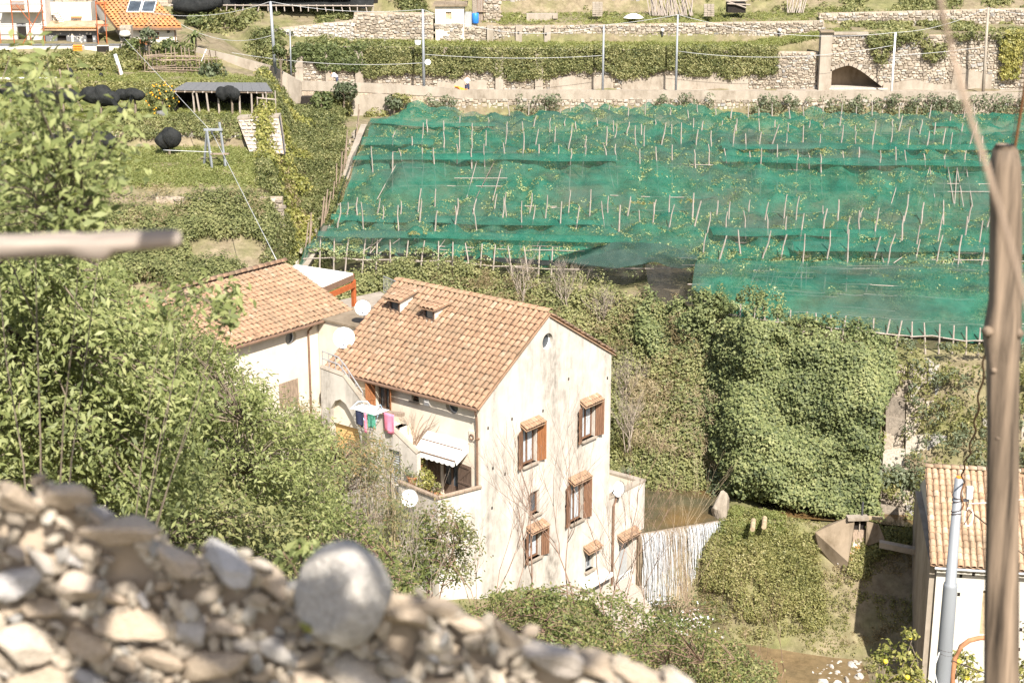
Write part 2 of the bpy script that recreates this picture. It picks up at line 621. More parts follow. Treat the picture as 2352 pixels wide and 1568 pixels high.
# ------------------------------------------------------------------ terrain: profiles of (y, z) keys across the valley
#        0 cam    1 wall    2         3        4        5        6 near bank 7 toe    8 canal   9 foot   10 edge    11 back     12 front    13 back     14         15         16        17        18         19         20        21
KEYS = {
 -.50: [(0,34.4),(5,32.8),(12,28.6),(30,22),(45,15),(60,9),(75,6.5),(82,6.2),(88,6.5),(98,9),(112,14.1),(124,14.5),(126.5,16.2),(138,16.6),(139.5,17.2),(146,17.5),(151,18.6),(152,18.8),(168,19.2),(176,22),(190,27),(192,27.7),(200,30.5),(210,34),(270,55)],
 -.17: [(0,34.4),(5,32.8),(12,28.6),(30,18.6),(45,14),(60,8),(75,6),(82,6),(88,6.2),(98,9),(112,14.1),(124,14.5),(126.5,16.2),(138,16.6),(139.5,17.2),(146,17.4),(151,17.4),(152,18.6),(166,19),(176,22),(190,27),(192,27.7),(200,30.5),(210,34),(270,55)],
 -.142:[(0,34.4),(5,32.8),(12,28.6),(30,18.6),(45,13),(60,7),(72,5.5),(80,5.5),(88,6),(98,8.5),(112,14.0),(124,14.4),(126.5,16.0),(138,16.4),(139.5,16.6),(146,16.7),(150,16.6),(153.4,16.2),(158,16.2),(159,18.6),(170,20.5),(171,20.8),(178,22.5),(182,24),(270,55)],
 -.128:[(0,34.4),(5,32.8),(12,28.6),(30,18.6),(45,11.4),(60,6.5),(70,5),(80,5),(88,5.5),(97,6.8),(106,8.6),(116,9.8),(124,11),(134,12.2),(140,12.7),(146,13),(152.6,13.2),(153.2,14.8),(158,14.8),(159,17.8),(172,20.5),(173,20.8),(178,22.5),(182,24),(270,55)],
 -.112:[(0,34.4),(5,32.8),(12,28.6),(30,18.6),(45,11.2),(60,6),(70,4.5),(80,4.5),(88,5),(97,6.2),(104,8.3),(116,9.6),(124,10.8),(134,12),(140,12.5),(146,12.8),(152.6,13),(153,14.5),(158,14.3),(158.8,17.7),(170,20.2),(171,20.5),(176,21.5),(178,23),(270,55)],
 -.095:[(0,34.4),(5,32.8),(12,28.6),(30,18.6),(45,11),(60,5.5),(68,4),(80,4),(88,4.6),(95,5.6),(103,9.8),(116,10),(119.5,11.9),(140,12.3),(146,12.5),(152.4,12.6),(152.6,12.6),(153,14.2),(158,14.2),(158.6,17.7),(166,18.4),(166.6,19.6),(173,20.2),(175,22.6),(270,52)],
 .0:   [(0,34.4),(5,32.8),(12,28.6),(30,18.6),(45,10.6),(60,5),(67,2.5),(80,2.5),(84,2.6),(92,4.5),(101,9.9),(116,10.1),(119.5,11.9),(140,12.3),(146,12.5),(152.4,12.6),(152.6,12.6),(153,14.2),(158,14.2),(158.6,17.7),(163.4,17.9),(164,19.7),(172,20.2),(174,22.6),(270,50)],
 .055: [(0,34.4),(5,32.8),(12,28.6),(30,18.6),(45,10.4),(60,3.5),(68,-.5),(79,-1),(82,.6),(89,1.6),(97.5,9.9),(116,10.1),(119.5,11.9),(140,12.3),(146,12.5),(152.4,12.6),(152.6,12.6),(153,14.2),(158,14.2),(158.6,17.7),(163.4,17.9),(164,19.7),(172,20.2),(174,22.6),(270,50)],
 .115: [(0,34.4),(5,32.8),(12,28.6),(30,18.5),(45,9.5),(60,2.2),(70,-3.4),(79.3,-3.4),(80.6,.6),(87.5,1.4),(92.3,9.9),(116,10.1),(119.5,11.9),(140,12.3),(146,12.5),(152.4,12.6),(152.6,12.6),(153,14.2),(158,14.2),(158.6,17.7),(163.4,17.9),(164,19.7),(172,20.2),(174,22.6),(270,50)],
 .135: [(0,34.4),(5,32.8),(12,28.6),(30,18),(45,9),(60,1.4),(70,-3.4),(77,-3.2),(81.4,2.3),(84.6,2.1),(89.6,9.9),(116,10.1),(119.5,11.9),(140,12.3),(146,12.5),(152.4,12.6),(152.6,12.6),(153,14.2),(158,14.2),(158.6,17.7),(163.4,17.9),(164,19.7),(172,20.2),(174,22.6),(270,50)],
 .20:  [(0,34.4),(5,32.8),(12,28.6),(30,17),(45,7.5),(58,-.5),(66,-3.4),(75,-3.4),(80.6,1.9),(82.9,1.6),(86.3,9.8),(116,10.1),(119.5,11.9),(140,12.3),(146,12.5),(152.4,12.6),(152.6,12.6),(153,14.2),(161.0,14.2),(161.4,19.3),(163.4,19.5),(166.4,19.6),(170,21.2),(176,22.4),(270,50)],
 .26:  [(0,34.4),(5,32.8),(12,28.6),(30,17),(45,7.5),(58,.5),(66,-1.6),(76,-1.8),(79.8,2.0),(81.8,1.7),(84.6,9.7),(116,10.1),(119.5,11.9),(140,12.3),(146,12.5),(152.4,12.6),(152.6,12.6),(153,14.2),(161.0,14.2),(161.4,19.3),(163.4,19.5),(166.4,19.6),(170,21.2),(176,22.4),(270,50)],
 .50:  [(0,34.4),(5,32.8),(12,28.6),(30,19),(45,10),(58,4),(66,1),(76,0),(79.5,2.2),(81.5,2.2),(83.5,9.6),(116,10.1),(119.5,11.9),(140,12.3),(146,12.5),(152.4,12.6),(152.6,12.6),(153,14.2),(161.0,14.2),(161.4,19.3),(163.4,19.5),(166.4,19.6),(170,21.2),(176,22.4),(270,50)],
}
KA = np.array(sorted(KEYS))
KY = np.array([[p[0] for p in KEYS[a]] for a in KA])
KZ = np.array([[p[1] for p in KEYS[a]] for a in KA])
NK = KY.shape[1]


def key_at(a, k):            # a (n,), k (n,) fractional key index -> y, z
    a = np.clip(a, KA[0], KA[-1])
    i = np.clip(np.searchsorted(KA, a) - 1, 0, len(KA) - 2)
    w = (a - KA[i]) / (KA[i + 1] - KA[i])
    k = np.clip(k, 0, NK - 1.000001)
    j = k.astype(int)
    f = k - j

    def q(T):
        return (1 - w) * ((1 - f) * T[i, j] + f * T[i, j + 1]) + w * ((1 - f) * T[i + 1, j] + f * T[i + 1, j + 1])
    return q(KY), q(KZ)


def ground_z(x, y):
    a = np.array([x / (y + 6.0)])
    ks = np.linspace(0, NK - 1.001, 700)
    yy, zz = key_at(np.full(700, a[0]), ks)
    return float(np.interp(y, yy, zz))


def patch(a0, a1, k0, k1, n):
    """n points spread evenly over a strip of hillside between two profile keys; returns points and slope normals"""
    am = (a0 + a1) / 2
    ks = np.linspace(k0, k1, 60)
    yy, zz = key_at(np.full(60, am), ks)
    L = np.concatenate([[0], np.cumsum(np.hypot(np.diff(yy), np.diff(zz)))])
    k = np.interp(RNG.random(n) * L[-1], L, ks)
    a = a0 + RNG.random(n) * (a1 - a0)
    y, z = key_at(a, k)
    y2, z2 = key_at(a, k + .02)
    P = np.stack([a * (y + 6), y, z], 1)
    d = np.stack([y2 - y, z2 - z], 1)
    d /= np.linalg.norm(d, axis=1, keepdims=True) + 1e-9
    Nn = np.stack([np.zeros(n), -d[:, 1], d[:, 0]], 1)
    return P, Nn


def clumps(P, Nn, r, m, flat=.75, jit=.3):
    """m leaf points on each of the domes sitting at P"""
    n = len(P)
    r = np.broadcast_to(r, (n,)) * (1 - jit + 2 * jit * RNG.random(n))
    D = RNG.normal(0, 1, (n, m, 3))
    D /= np.linalg.norm(D, axis=2, keepdims=True)
    dn = (D * Nn[:, None, :]).sum(2)
    D -= np.where(dn < -.15, 2 * dn, 0)[..., None] * Nn[:, None, :]
    dn = (D * Nn[:, None, :]).sum(2)
    rad = r[:, None] * (.72 + .3 * RNG.random((n, m)))
    Q = P[:, None, :] + D * rad[..., None] - Nn[:, None, :] * (dn * rad * (1 - flat))[..., None]
    rn = (.55 * RNG.random(n)[:, None] + .45 * RNG.random((n, m)))
    return Q.reshape(-1, 3), D.reshape(-1, 3), rn.ravel()


def cover(name, P, Nn, r, m, size, mat, label, cat, flat=.75, asp=.6, tilt=.5, droop=0., parent=None):
    Q, D, rn = clumps(P, Nn, r, m, flat)
    s = size * (.7 + .6 * RNG.random(len(Q)))
    V, F = tri_arrays(Q, D, s, asp, tilt, droop)
    o = np_mesh(name, V, F, mat, rn, parent, None if parent else 'stuff')
    if not parent:
        tag(o, label, cat, kind='stuff')
    return o


def keep(P, Nn, mask):
    return P[mask], Nn[mask]


# the ground, one sheet
av = np.concatenate([np.linspace(-1.6, -.5, 12)[:-1], np.linspace(-.5, .5, 170), np.linspace(.5, 1.6, 12)[1:]])
kv = np.concatenate([np.linspace(i, i + 1, 9)[:-1] for i in range(NK - 1)] + [[NK - 1.0001]])
AA, KK = np.meshgrid(av, kv)
yy, zz = key_at(AA.ravel(), KK.ravel())
GV = np.stack([AA.ravel() * (yy + 6), yy, zz], 1)
rough = (fbm(GV * .45, 3, 4) - .5) * 1.0
rough *= np.clip((GV[:, 1] - 6) / 20, 0, 1)
GV[:, 2] += rough * .8
nx, ny = len(av), len(kv)
ii = (np.arange(ny - 1)[:, None] * nx + np.arange(nx - 1)[None, :]).ravel()
GF = np.stack([ii, ii + 1, ii + nx + 1, ii + nx], 1)
np_mesh("ground", GV, GF, M['ground'], None, None, 'structure', True)
mb = MB()
mb.add([(-8, 0, 34.4), (8, 0, 34.4), (10, -14, 35.2), (-10, -14, 35.2)], [(0, 1, 2, 3)])
mb.build("path", M['earth'], kind='structure')

# road along the terrace wall
mb = MB()
xs = np.linspace(-21, 80, 30)
mb.add([(x, y, 14.28 + max(0, (-x - 6)) * .06) for x in xs for y in (152.8, 158.2)], [(2 * i, 2 * i + 2, 2 * i + 3, 2 * i + 1) for i in range(29)])
mb.build("road", M['concrete'], kind='structure')

# upper pool and lower stream
mb = MB()
mb.add([(5.5, 79.4, 1.95), (11.7, 81.9, 1.95), (12.4, 92, 1.95), (2, 96, 1.95), (1, 84, 1.95)], [(0, 1, 2, 3, 4)])
mb.build("pool_water", M['pool'], kind='structure')
mb = MB()
pts = [(6.0, 80.5), (9.5, 80), (14.6, 77.2), (18.6, 76.6), (19.0, 66), (16, 55), (12, 55), (12.5, 66), (10.5, 70.0), (7, 76)]
mb.add([(x, y, -2.95) for x, y in pts], [tuple(range(len(pts)))])
mb.build("stream_water", M['stream'], kind='structure')
mb = MB()
can = [(13.0, 83.0), (17, 82.2), (21, 81.4), (24, 80.9)]
mb.add([(x, y - .9, 2.03) for x, y in can] + [(x, y + 1.3, 2.03) for x, y in can], [(i, i + 1, i + 5, i + 4) for i in range(3)])
mb.build("canal_water", M['pool'], kind='structure')


# ------------------------------------------------------------------ walls
def stone_block(mb, c, ux, uz, n, w, h, d):
    j = lambda s: random.uniform(-s, s)
    ux, uz, n, c = Vector(ux), Vector(uz), Vector(n), Vector(c)
    P = []
    for (a, b) in ((-.5, -.5), (.5, -.5), (.5, .5), (-.5, .5)):
        P.append(c + ux * w * (a + j(.05)) + uz * h * (b + j(.07)))
    Q = []
    for k, (a, b) in enumerate(((-.5, -.5), (.5, -.5), (.5, .5), (-.5, .5))):
        Q.append(c + n * d * (.8 + j(.35)) + ux * w * a * (.68 + j(.16)) + uz * h * b * (.66 + j(.18)))
    mb.add(P + Q, [(4, 5, 6, 7), (0, 1, 5, 4), (1, 2, 6, 5), (2, 3, 7, 6), (3, 0, 4, 7)], random.random())


def rubble_face(mb, p0, p1, z0, z1, n, sw=.4, sh=.24, d=.14, skip=None):
    """courses of uneven stones on a vertical face from p0 to p1; z0, z1 are functions of t"""
    p0, p1 = Vector(p0), Vector(p1)
    L = (p1 - p0).length
    ux = (p1 - p0) / L
    z = min(z0(0), z0(1), z0(.5))
    zt = max(z1(0), z1(1), z1(.5))
    while z < zt:
        h = sh * random.uniform(.7, 1.35)
        x = -random.uniform(0, sw)
        while x < L:
            w = sw * random.uniform(.5, 1.6)
            t = (x + w / 2) / L
            zc = z + h / 2 + random.uniform(-.3, .3) * h
            if 0 <= t <= 1 and z0(t) <= zc <= z1(t) - h * .3 and not (skip and skip(x + w / 2, zc)):
                stone_block(mb, p0 + ux * (x + w / 2) + Vector((0, 0, zc)), ux, (0, 0, 1), n, w * .97, h * random.uniform(.8, 1.05), d)
            x += w
        z += h * .95


C_ = lambda k: (lambda t: k)
Lz = lambda a, b: (lambda t: a + (b - a) * t)


def fill2d(outer, holes):
    """triangles filling a 2-D outline with holes"""
    vs, es = [], []
    for lp in [outer] + holes:
        o = len(vs)
        vs += [Vector(p) for p in lp]
        es += [(o + i, o + (i + 1) % len(lp)) for i in range(len(lp))]
    r = geometry.delaunay_2d_cdt(vs, es, [], 0, 1e-5)

    def inside(p, lp):
        c = False
        for i in range(len(lp)):
            (x1, y1), (x2, y2) = lp[i], lp[i - 1]
            if (y1 > p[1]) != (y2 > p[1]) and p[0] < (x2 - x1) * (p[1] - y1) / (y2 - y1) + x1:
                c = not c
        return c
    fs = []
    for f in r[2]:
        c = sum((r[0][i] for i in f), Vector((0, 0))) / len(f)
        if inside(c, outer) and not any(inside(c, h) for h in holes):
            fs.append(tuple(f))
    return r[0], fs


def wall_face(mb, o, ux, n, outer, holes, depth=.3):
    """flat wall with openings and their reveals; 2-D coordinates are (along ux, up)"""
    o, ux, n = Vector(o), Vector(ux), Vector(n)
    up = Vector((0, 0, 1))
    T = lambda p, d=0.: o + ux * p[0] + up * p[1] - n * d
    v2, fs = fill2d(outer, holes)
    mb.add([T(p) for p in v2], fs)
    for h in holes:
        m = len(h)
        mb.add([T(p) for p in h] + [T(p, depth) for p in h], [(i, (i + 1) % m, m + (i + 1) % m, m + i) for i in range(m)])


def rect(x0, z0, x1, z1):
    return [(x0, z0), (x1, z0), (x1, z1), (x0, z1)]


def circ(x, z, r, n=24, sx=1.):
    return [(x + r * sx * math.cos(2 * math.pi * i / n), z + r * math.sin(2 * math.pi * i / n)) for i in range(n)]


def stone_wall(name, label, cat, p0, p1, z0, z1, n, mat='stone', sw=.4, sh=.24, core_d=.6, skip=None, d=.14, group=None):
    t = thing(name, label, cat, (0, 0, 0), group=group)
    mb = MB()
    p0, p1, nn = Vector((p0[0], p0[1], 0)), Vector((p1[0], p1[1], 0)), Vector(n)
    K = 12
    for i in range(K):
        a, b = i / K, (i + 1) / K
        q = [p0.lerp(p1, a) + Vector((0, 0, z0(a))), p0.lerp(p1, b) + Vector((0, 0, z0(b))), p0.lerp(p1, b) + Vector((0, 0, z1(b))), p0.lerp(p1, a) + Vector((0, 0, z1(a)))]
        mb.prism(q, -nn * core_d)
    mb.build("wall_core", M['mortar'], t)
    mb = MB()
    rubble_face(mb, p0, p1, z0, z1, nn, sw, sh, d, skip)
    mb.build("stones", M[mat], t, kind='stuff')
    return t


X158 = lambda u: (u - 1176) * 158 * 1.03 / 3800
FN = (0, -1, 0)
# lower road wall with buttresses
w = stone_wall("retaining_wall", "long rubble stone wall behind the road, its upper half hung with creepers", "wall", (X158(690), 157.9), (X158(1852), 157.9), C_(14.2), Lz(18.3, 17.75), FN)
for u in (705, 772, 838, 1148, 1236):
    MB().box((X158(u), 157.75, 16.0), (.75, .5, 3.9)).build("buttress", M['concrete'], w)
# patches of old render on it
for (u0, u1, z0, z1) in ((1260, 1400, 14.25, 15.3), (1420, 1700, 14.25, 15.6), (1010, 1120, 14.25, 15.2), (1560, 1640, 15.5, 16.2)):
    pl = [(X158(u0) + (X158(u1) - X158(u0)) * i / 10, 157.72, z1 + random.uniform(-.3, .25)) for i in range(11)]
    MB().prism([(X158(u0), 157.72, z0), (X158(u1), 157.72, z0)] + pl[::-1], (0, .12, 0)).build("render_patch", M['concrete'], w)
# tall pillar at the stair
MB().box((X158(1866), 157.5, 16.9), (1.05, 1.0, 5.6)).build("pillar", M['concrete'], w)
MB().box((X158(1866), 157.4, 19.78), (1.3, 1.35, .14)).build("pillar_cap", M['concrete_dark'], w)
# wall with the low arch
t = thing("arched_wall", "stone wall with a low dark lopsided arch beside the concrete pillar", "wall")
x0 = X158(1880)
x1 = 82
arch = [(0.02, 14.25), (0.02, 16.0)]
for i in range(13):
    f = i / 12
    arch.append((.05 + 5.0 * f, 16.0 + .75 * math.sin(math.pi * min(1, f * 1.25) * .62) ** .8 * (1 if f < .35 else 1) - max(0, f - .33) ** 1.15 * 3.4))
arch = [p for p in arch if p[1] > 14.26]
arch = [(0.02, 14.25)] + arch + [(5.05, 14.25)]
mb = MB()
wall_face(mb, (x0, 157.9, 0), (1, 0, 0), FN, rect(0, 14.2, x1 - x0, 19.4), [arch], 3.0)
mb.build("wall_core", M['mortar'], t)


def in_arch(x, z):
    if x < 0 or x > 5.2:
        return False
    zs = np.interp(x, [p[0] for p in arch[1:-1]], [p[1] for p in arch[1:-1]])
    return z < zs + .2


mb = MB()
rubble_face(mb, (x0, 157.9, 0), (x1, 157.9, 0), C_(14.2), C_(19.35), Vector(FN), .4, .24, .14, in_arch)
mb.build("stones", M['stone'], t, kind='stuff')
mb = MB()
for i in range(1, len(arch) - 1):
    a, b = arch[i], arch[i - 1]
    mb.box((x0 + (a[0] + b[0]) / 2, 157.8, (a[1] + b[1]) / 2 + .13), (math.hypot(a[0] - b[0], a[1] - b[1]) + .05, .35, .3), ry=-math.atan2(a[1] - b[1], a[0] - b[0]))
mb.build("arch_ring", M['concrete'], t)
MB().box2((x0, 158.2, 18.9), (80, 162.4, 19.33)).build("wall_top", M['ground'], t)
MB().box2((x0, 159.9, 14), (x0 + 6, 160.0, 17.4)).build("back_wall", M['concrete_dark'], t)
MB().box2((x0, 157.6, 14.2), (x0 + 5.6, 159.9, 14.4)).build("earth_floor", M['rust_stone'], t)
pl = [(X158(2000) + i * 1.3, 157.7, 14.9 + random.uniform(-.2, .5)) for i in range(8)]
MB().prism([(X158(2000), 157.7, 14.25), (X158(2000) + 9.1, 157.7, 14.25)] + pl[::-1], (0, .15, 0)).build("render_patch", M['concrete'], t)
pl = [(X158(2150), 157.66, 14.3), (X158(2240), 157.66, 14.3), (X158(2240), 157.66, 15.6), (X158(2190), 157.66, 16.1), (X158(2155), 157.66, 16.6)]
MB().prism(pl, (0, .2, 0)).build("render_patch", M['concrete'], t)
MB().box2((X158(1884), 157.6, 19.4), (X158(1960), 158.3, 19.62)).build("coping", M['concrete'], t)

# road parapet with the rough wall below it
t = thing("road_parapet", "long pale concrete parapet edging the road above the green net", "parapet")
para = [(690, 187), (800, 190), (890, 194), (1020, 202), (1062, 207), (1400, 208), (1900, 210), (2560, 214)]
for (a, b) in zip(para[:-1], para[1:]):
    p, q = at(a[0], a[1], 152.8), at(b[0], b[1], 152.8)
    q2, p2 = q - Vector((0, 0, .85)), p - Vector((0, 0, .85))
    MB().prism([p2, q2, q, p], (0, .35, 0)).build("panel", M['concrete'], t)
mb = MB()
for (a, b) in zip(para[:-1], para[1:]):
    p, q = at(a[0], a[1], 152.86), at(b[0], b[1], 152.86)
    mb.prism([Vector((p.x, p.y, 11)), Vector((q.x, q.y, 11)), q - Vector((0, 0, .8)), p - Vector((0, 0, .8))], (0, .25, 0))
mb.build("wall_core", M['mortar'], t)
mb = MB()
rubble_face(mb, (at(980, 210, 152.86).x, 152.86, 0), (62, 152.86, 0), C_(12.4), C_(14.15), Vector(FN), .4, .26, .13)
mb.build("stones", M['stone'], t, kind='stuff')
pl = [at(u, v, 152.6) for u, v in ((800, 300), (925, 300), (935, 225), (870, 215), (812, 222))]
MB().prism(pl, (0, .2, 0)).build("render_patch", M['concrete'], t)
pl = [at(u, v, 152.55) for u, v in ((2163, 285), (2293, 285), (2290, 231), (2165, 231))]
MB().prism(pl, (0, .3, 0)).build("concrete_panel", M['concrete'], t)

# ramp wall climbing left to the white houses
t = thing("ramp_wall", "plain sloping concrete wall climbing left towards the white houses", "wall")
top = [(436, 106, 152), (540, 130, 151.2), (625, 153, 150.8), (660, 171, 151.2), (692, 189, 152.6)]
for a, b in zip(top[:-1], top[1:]):
    p, q = at(*a), at(*b)
    MB().prism([Vector((p.x, p.y, 11.5)), Vector((q.x, q.y, 11.5)), q, p], (0, .4, 0)).build("panel", M['concrete'], t)
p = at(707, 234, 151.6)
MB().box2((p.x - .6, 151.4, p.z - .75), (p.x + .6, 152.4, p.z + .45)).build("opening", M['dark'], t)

# upper terrace walls
X164 = lambda u: (u - 1176) * 164 * 1.03 / 3800
w = stone_wall("terrace_wall", "dry stone terrace wall with three concrete piers above the grassy strip", "wall", (X164(1062), 163.8), (X164(1862), 163.8), C_(17.8), Lz(19.5, 20.1), FN)
for u, lb in ((1128, None), (1191, None), (1254, None)):
    MB().box((X164(u), 163.6, 18.7), (.62, .5, 2.0)).build("pier", M['concrete'], w)
for u, v in ((1191, 75), (1254, 78)):
    MB().box(at(u, v, 163.3), (.16, .1, .2)).build("drain_hole", M['dark'], w)
stone_wall("terrace_wall", "patchy rubble wall left of the small stone hut", "wall", (X164(830), 163.5), (X164(1003), 163.5), C_(17.4), C_(20.9), FN)
stone_wall("terrace_wall", "pale eroded terrace wall under the black canopy, above a ploughed strip", "wall", (X164(655), 163.2), (X164(828), 163.2), C_(18), Lz(19.4, 20.2), FN, 'white_stone')
stone_wall("terrace_wall", "rubble wall at the top right edge above the bushy bank", "wall", (X164(1860), 166), (X164(2500), 166), C_(19.4), Lz(20.6, 21.3), FN)
stone_wall("terrace_wall", "grey stone wall rising behind the orange roofed house", "wall", (-47, 172), (-29, 172), C_(19), C_(25), FN, sw=.7, sh=.4)
stone_wall("terrace_wall", "ruined rubble terrace along the very top edge of the view", "wall", (X164(1100), 173), (X164(1900), 173), C_(20), Lz(22.5, 22.5), FN)
MB().box2((-28, 168, 22.2), (-16, 174, 24)).build("terrace_slab", M['concrete_dark'], kind='structure')

# weir
t = thing("weir", "concrete weir carrying the stream beside the house corner", "weir")
p0, p1 = Vector((6.6, 79.75, 0)), Vector((11.95, 81.95, 0))
dv = (p1 - p0).normalized()
nv = Vector((dv.y, -dv.x, 0))
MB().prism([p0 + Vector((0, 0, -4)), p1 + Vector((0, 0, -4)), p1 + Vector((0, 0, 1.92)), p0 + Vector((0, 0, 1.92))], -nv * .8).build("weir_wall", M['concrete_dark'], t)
q = p1 + dv * .35
mb = MB()
mb.prism([p1 + nv * .9 + Vector((0, 0, -4)), p1 - nv * .5 + Vector((0, 0, -4)), p1 - nv * .5 + Vector((0, 0, 2.1)), p1 + nv * .3 + Vector((0, 0, 1.4))], dv * .5)
mb.build("side_wall", M['rust_stone'], t)
# pier of old masonry above the weir
t = thing("stone_pier", "leaning stump of pale masonry at the edge of the pool", "pier")
b = on(1655, 1190, 2.0)
mb = MB()
PIER_AT = b
pier_thing = t
# falling water: separate strands over a thin sheet
t = thing("waterfall", "white curtain of water falling over the weir", "waterfall")


def m_fall():
    m, nt, b_ = mat_new("falling_water")
    s = tex(nt, 2.6, 7, stretch=(3.2, 3.2, .16), rough=.75)
    f = tex(nt, 7, 5, stretch=(2, 2, .5), rough=.8)
    mm = N(nt, "ShaderNodeMath", operation='MULTIPLY')
    nt.links.new(s, mm.inputs[0])
    nt.links.new(f, mm.inputs[1])
    b_.inputs["Base Color"].default_value = (.5, .52, .54, 1)
    b_.inputs["Roughness"].default_value = .35
    tp = N(nt, "ShaderNodeBsdfTransparent")
    mx = N(nt, "ShaderNodeMixShader")
    nt.links.new(ramp(nt, mm.outputs[0], [(.24, .0), (.42, .6)]), mx.inputs[0])
    nt.links.new(tp.outputs[0], mx.inputs[1])
    nt.links.new(b_.outputs[0], mx.inputs[2])
    nt.links.new(mx.outputs[0], nt.nodes["Material Output"].inputs[0])
    return m


M['fall'] = m_fall()
M['strand'] = m_plain("white_water", (.48, .50, .52), .3, .12)
wt = (lambda s, f, o=0.: p0 + (p1 - p0) * s + nv * (.10 + o + .62 * f ** .55) + Vector((0, 0, 1.97 - 4.9 * f ** 1.2)))
mb = MB()
nu, nvv = 40, 12
vs = [wt(i / nu, j / nvv) for j in range(nvv + 1) for i in range(nu + 1)]
mb.add(vs, [(j * (nu + 1) + i, j * (nu + 1) + i + 1, (j + 1) * (nu + 1) + i + 1, (j + 1) * (nu + 1) + i) for j in range(nvv) for i in range(nu)])
mb.build("water_sheet", M['fall'], t, True)
mb = MB()
for k in range(1100):
    s_ = random.random()
    if n1(s_ * 7, 2.2) < .36 and random.random() < .8:
        continue
    f0 = random.uniform(-.02, .75) if random.random() < .7 else 0.
    f0 = max(0., f0)
    f1 = min(1., f0 + random.uniform(.12, .5))
    w_ = random.uniform(.003, .015) * (1 if random.random() < .9 else 2)
    o_ = random.uniform(.0, .22)
    m_ = 5
    vs = []
    for q in range(m_ + 1):
        f = f0 + (f1 - f0) * q / m_
        c_ = wt(s_ + random.gauss(0, .0015), f, o_ + random.gauss(0, .012))
        ww = w_ * math.sin(math.pi * (q + .35) / (m_ + .7)) ** .7
        vs += [c_ - dv * ww, c_ + nv * ww * .7, c_ + dv * ww]
    fs = []
    for q in range(m_):
        for r_ in range(2):
            fs.append((q * 3 + r_, q * 3 + r_ + 1, q * 3 + r_ + 4, q * 3 + r_ + 3))
    mb.add(vs, fs)
mb.build("water_strands", M['strand'], t, kind='stuff')
mb = MB()
for i in range(420):
    s = random.random()
    p = p0 + (p1 - p0) * s + nv * (1.1 + random.expovariate(1.6)) + Vector((0, 0, -2.9 + random.expovariate(4)))
    r = random.uniform(.03, .1)
    mb.box(p, (r * 2, r, r), random.random() * 3)
mb.build("foam", M['cloth_white'], t, kind='stuff')
# ------------------------------------------------------------------ parts shared by the houses
def bb(mb, o, ax, c, s, rnd=None):
    """box in the basis ax = (a, b, c) at o"""
    o = Vector(o)
    a, b, d = [Vector(x) for x in ax]
    vs = []
    for i in (-.5, .5):
        for j in (-.5, .5):
            for k in (-.5, .5):
                vs.append(o + a * (c[0] + i * s[0]) + b * (c[1] + j * s[1]) + d * (c[2] + k * s[2]))
    return mb.add(vs, [(0, 1, 3, 2), (4, 6, 7, 5), (0, 4, 5, 1), (2, 3, 7, 6), (0, 2, 6, 4), (1, 5, 7, 3)], rnd)


def tile_geo(mb, Mx, L=.50, r0=.135, r1=.105, n=5, rnd=None):
    vs, fs = [], []
    for (x, r, z) in ((0, r0, .045), (L, r1, .02)):
        for k in range(n + 1):
            t = math.pi * k / n
            vs.append(Mx @ Vector((x, -r * math.cos(t), z + r * .8 * math.sin(t))))
    for (x, r, z) in ((0, r0 - .022, .04),):
        for k in range(n + 1):
            t = math.pi * k / n
            vs.append(Mx @ Vector((x, -r * math.cos(t), z + r * .8 * math.sin(t))))
    m = n + 1
    for k in range(n):
        fs.append((k, k + 1, m + k + 1, m + k))
        fs.append((2 * m + k + 1, 2 * m + k, k, k + 1)[::-1])
    mb.add(vs, fs, rnd)


def tile_mesh(mat, **kw):
    mb = MB()
    mb.c = 0.
    tile_geo(mb, Matrix.Identity(4), rnd=0., **kw)
    return mb.mesh("tile", mat, True)


def tiled_roof(house, origin, X, Y, L, S, mat, pitch=.30, expo=.38, single=300, skip=None, tm=None, thick=.05, jit=1.):
    """slab with channels, then cover tiles; the first `single` from the eave up are objects"""
    o, X, Y = Vector(origin), Vector(X).normalized(), Vector(Y).normalized()
    Z = X.cross(Y)
    B4 = Matrix((X, Y, Z)).transposed().to_4x4()
    mb = MB()
    nc = int(round(L / pitch))
    vs, fs = [], []
    seg = nc * 4
    for i in range(seg + 1):
        y = L * i / seg
        z = -.035 * math.cos(2 * math.pi * (i / 4 + .5)) - .02
        for s in (0, S):
            vs.append(o + X * s + Y * y + Z * z)
    for i in range(seg):
        fs.append((2 * i, 2 * i + 1, 2 * i + 3, 2 * i + 2))
    mb.add(vs, fs)
    bb(mb, o, (X, Y, Z), (S / 2 + .02, L / 2, -.06 - thick / 2), (S - .04, L, thick))
    roof = mb.build("roof", M['tile'], house)
    spots = []
    nr = int(S / expo)
    for j in range(nr):
        for i in range(nc):
            s, y = j * expo + jit * random.uniform(-.02, .02), (i + .5) * pitch + jit * random.uniform(-.012, .012)
            if skip and skip(s, y):
                continue
            spots.append((s, y))
    rest = MB()
    for k, (s, y) in enumerate(spots):
        Mx = Matrix.Translation(o + X * s + Y * y + Z * random.uniform(.018, .038)) @ B4 @ Matrix.Rotation(random.gauss(0, .02) * jit, 4, 'Z') @ Matrix.Rotation(random.gauss(.065, .018) * jit, 4, 'Y')
        if k < single:
            t = link("tile", tm, roof)
            t.matrix_local = Mx
        else:
            tile_geo(rest, Mx, rnd=random.random())
    if rest.v:
        rest.build("tiles", mat, roof, True, 'stuff')
    return roof


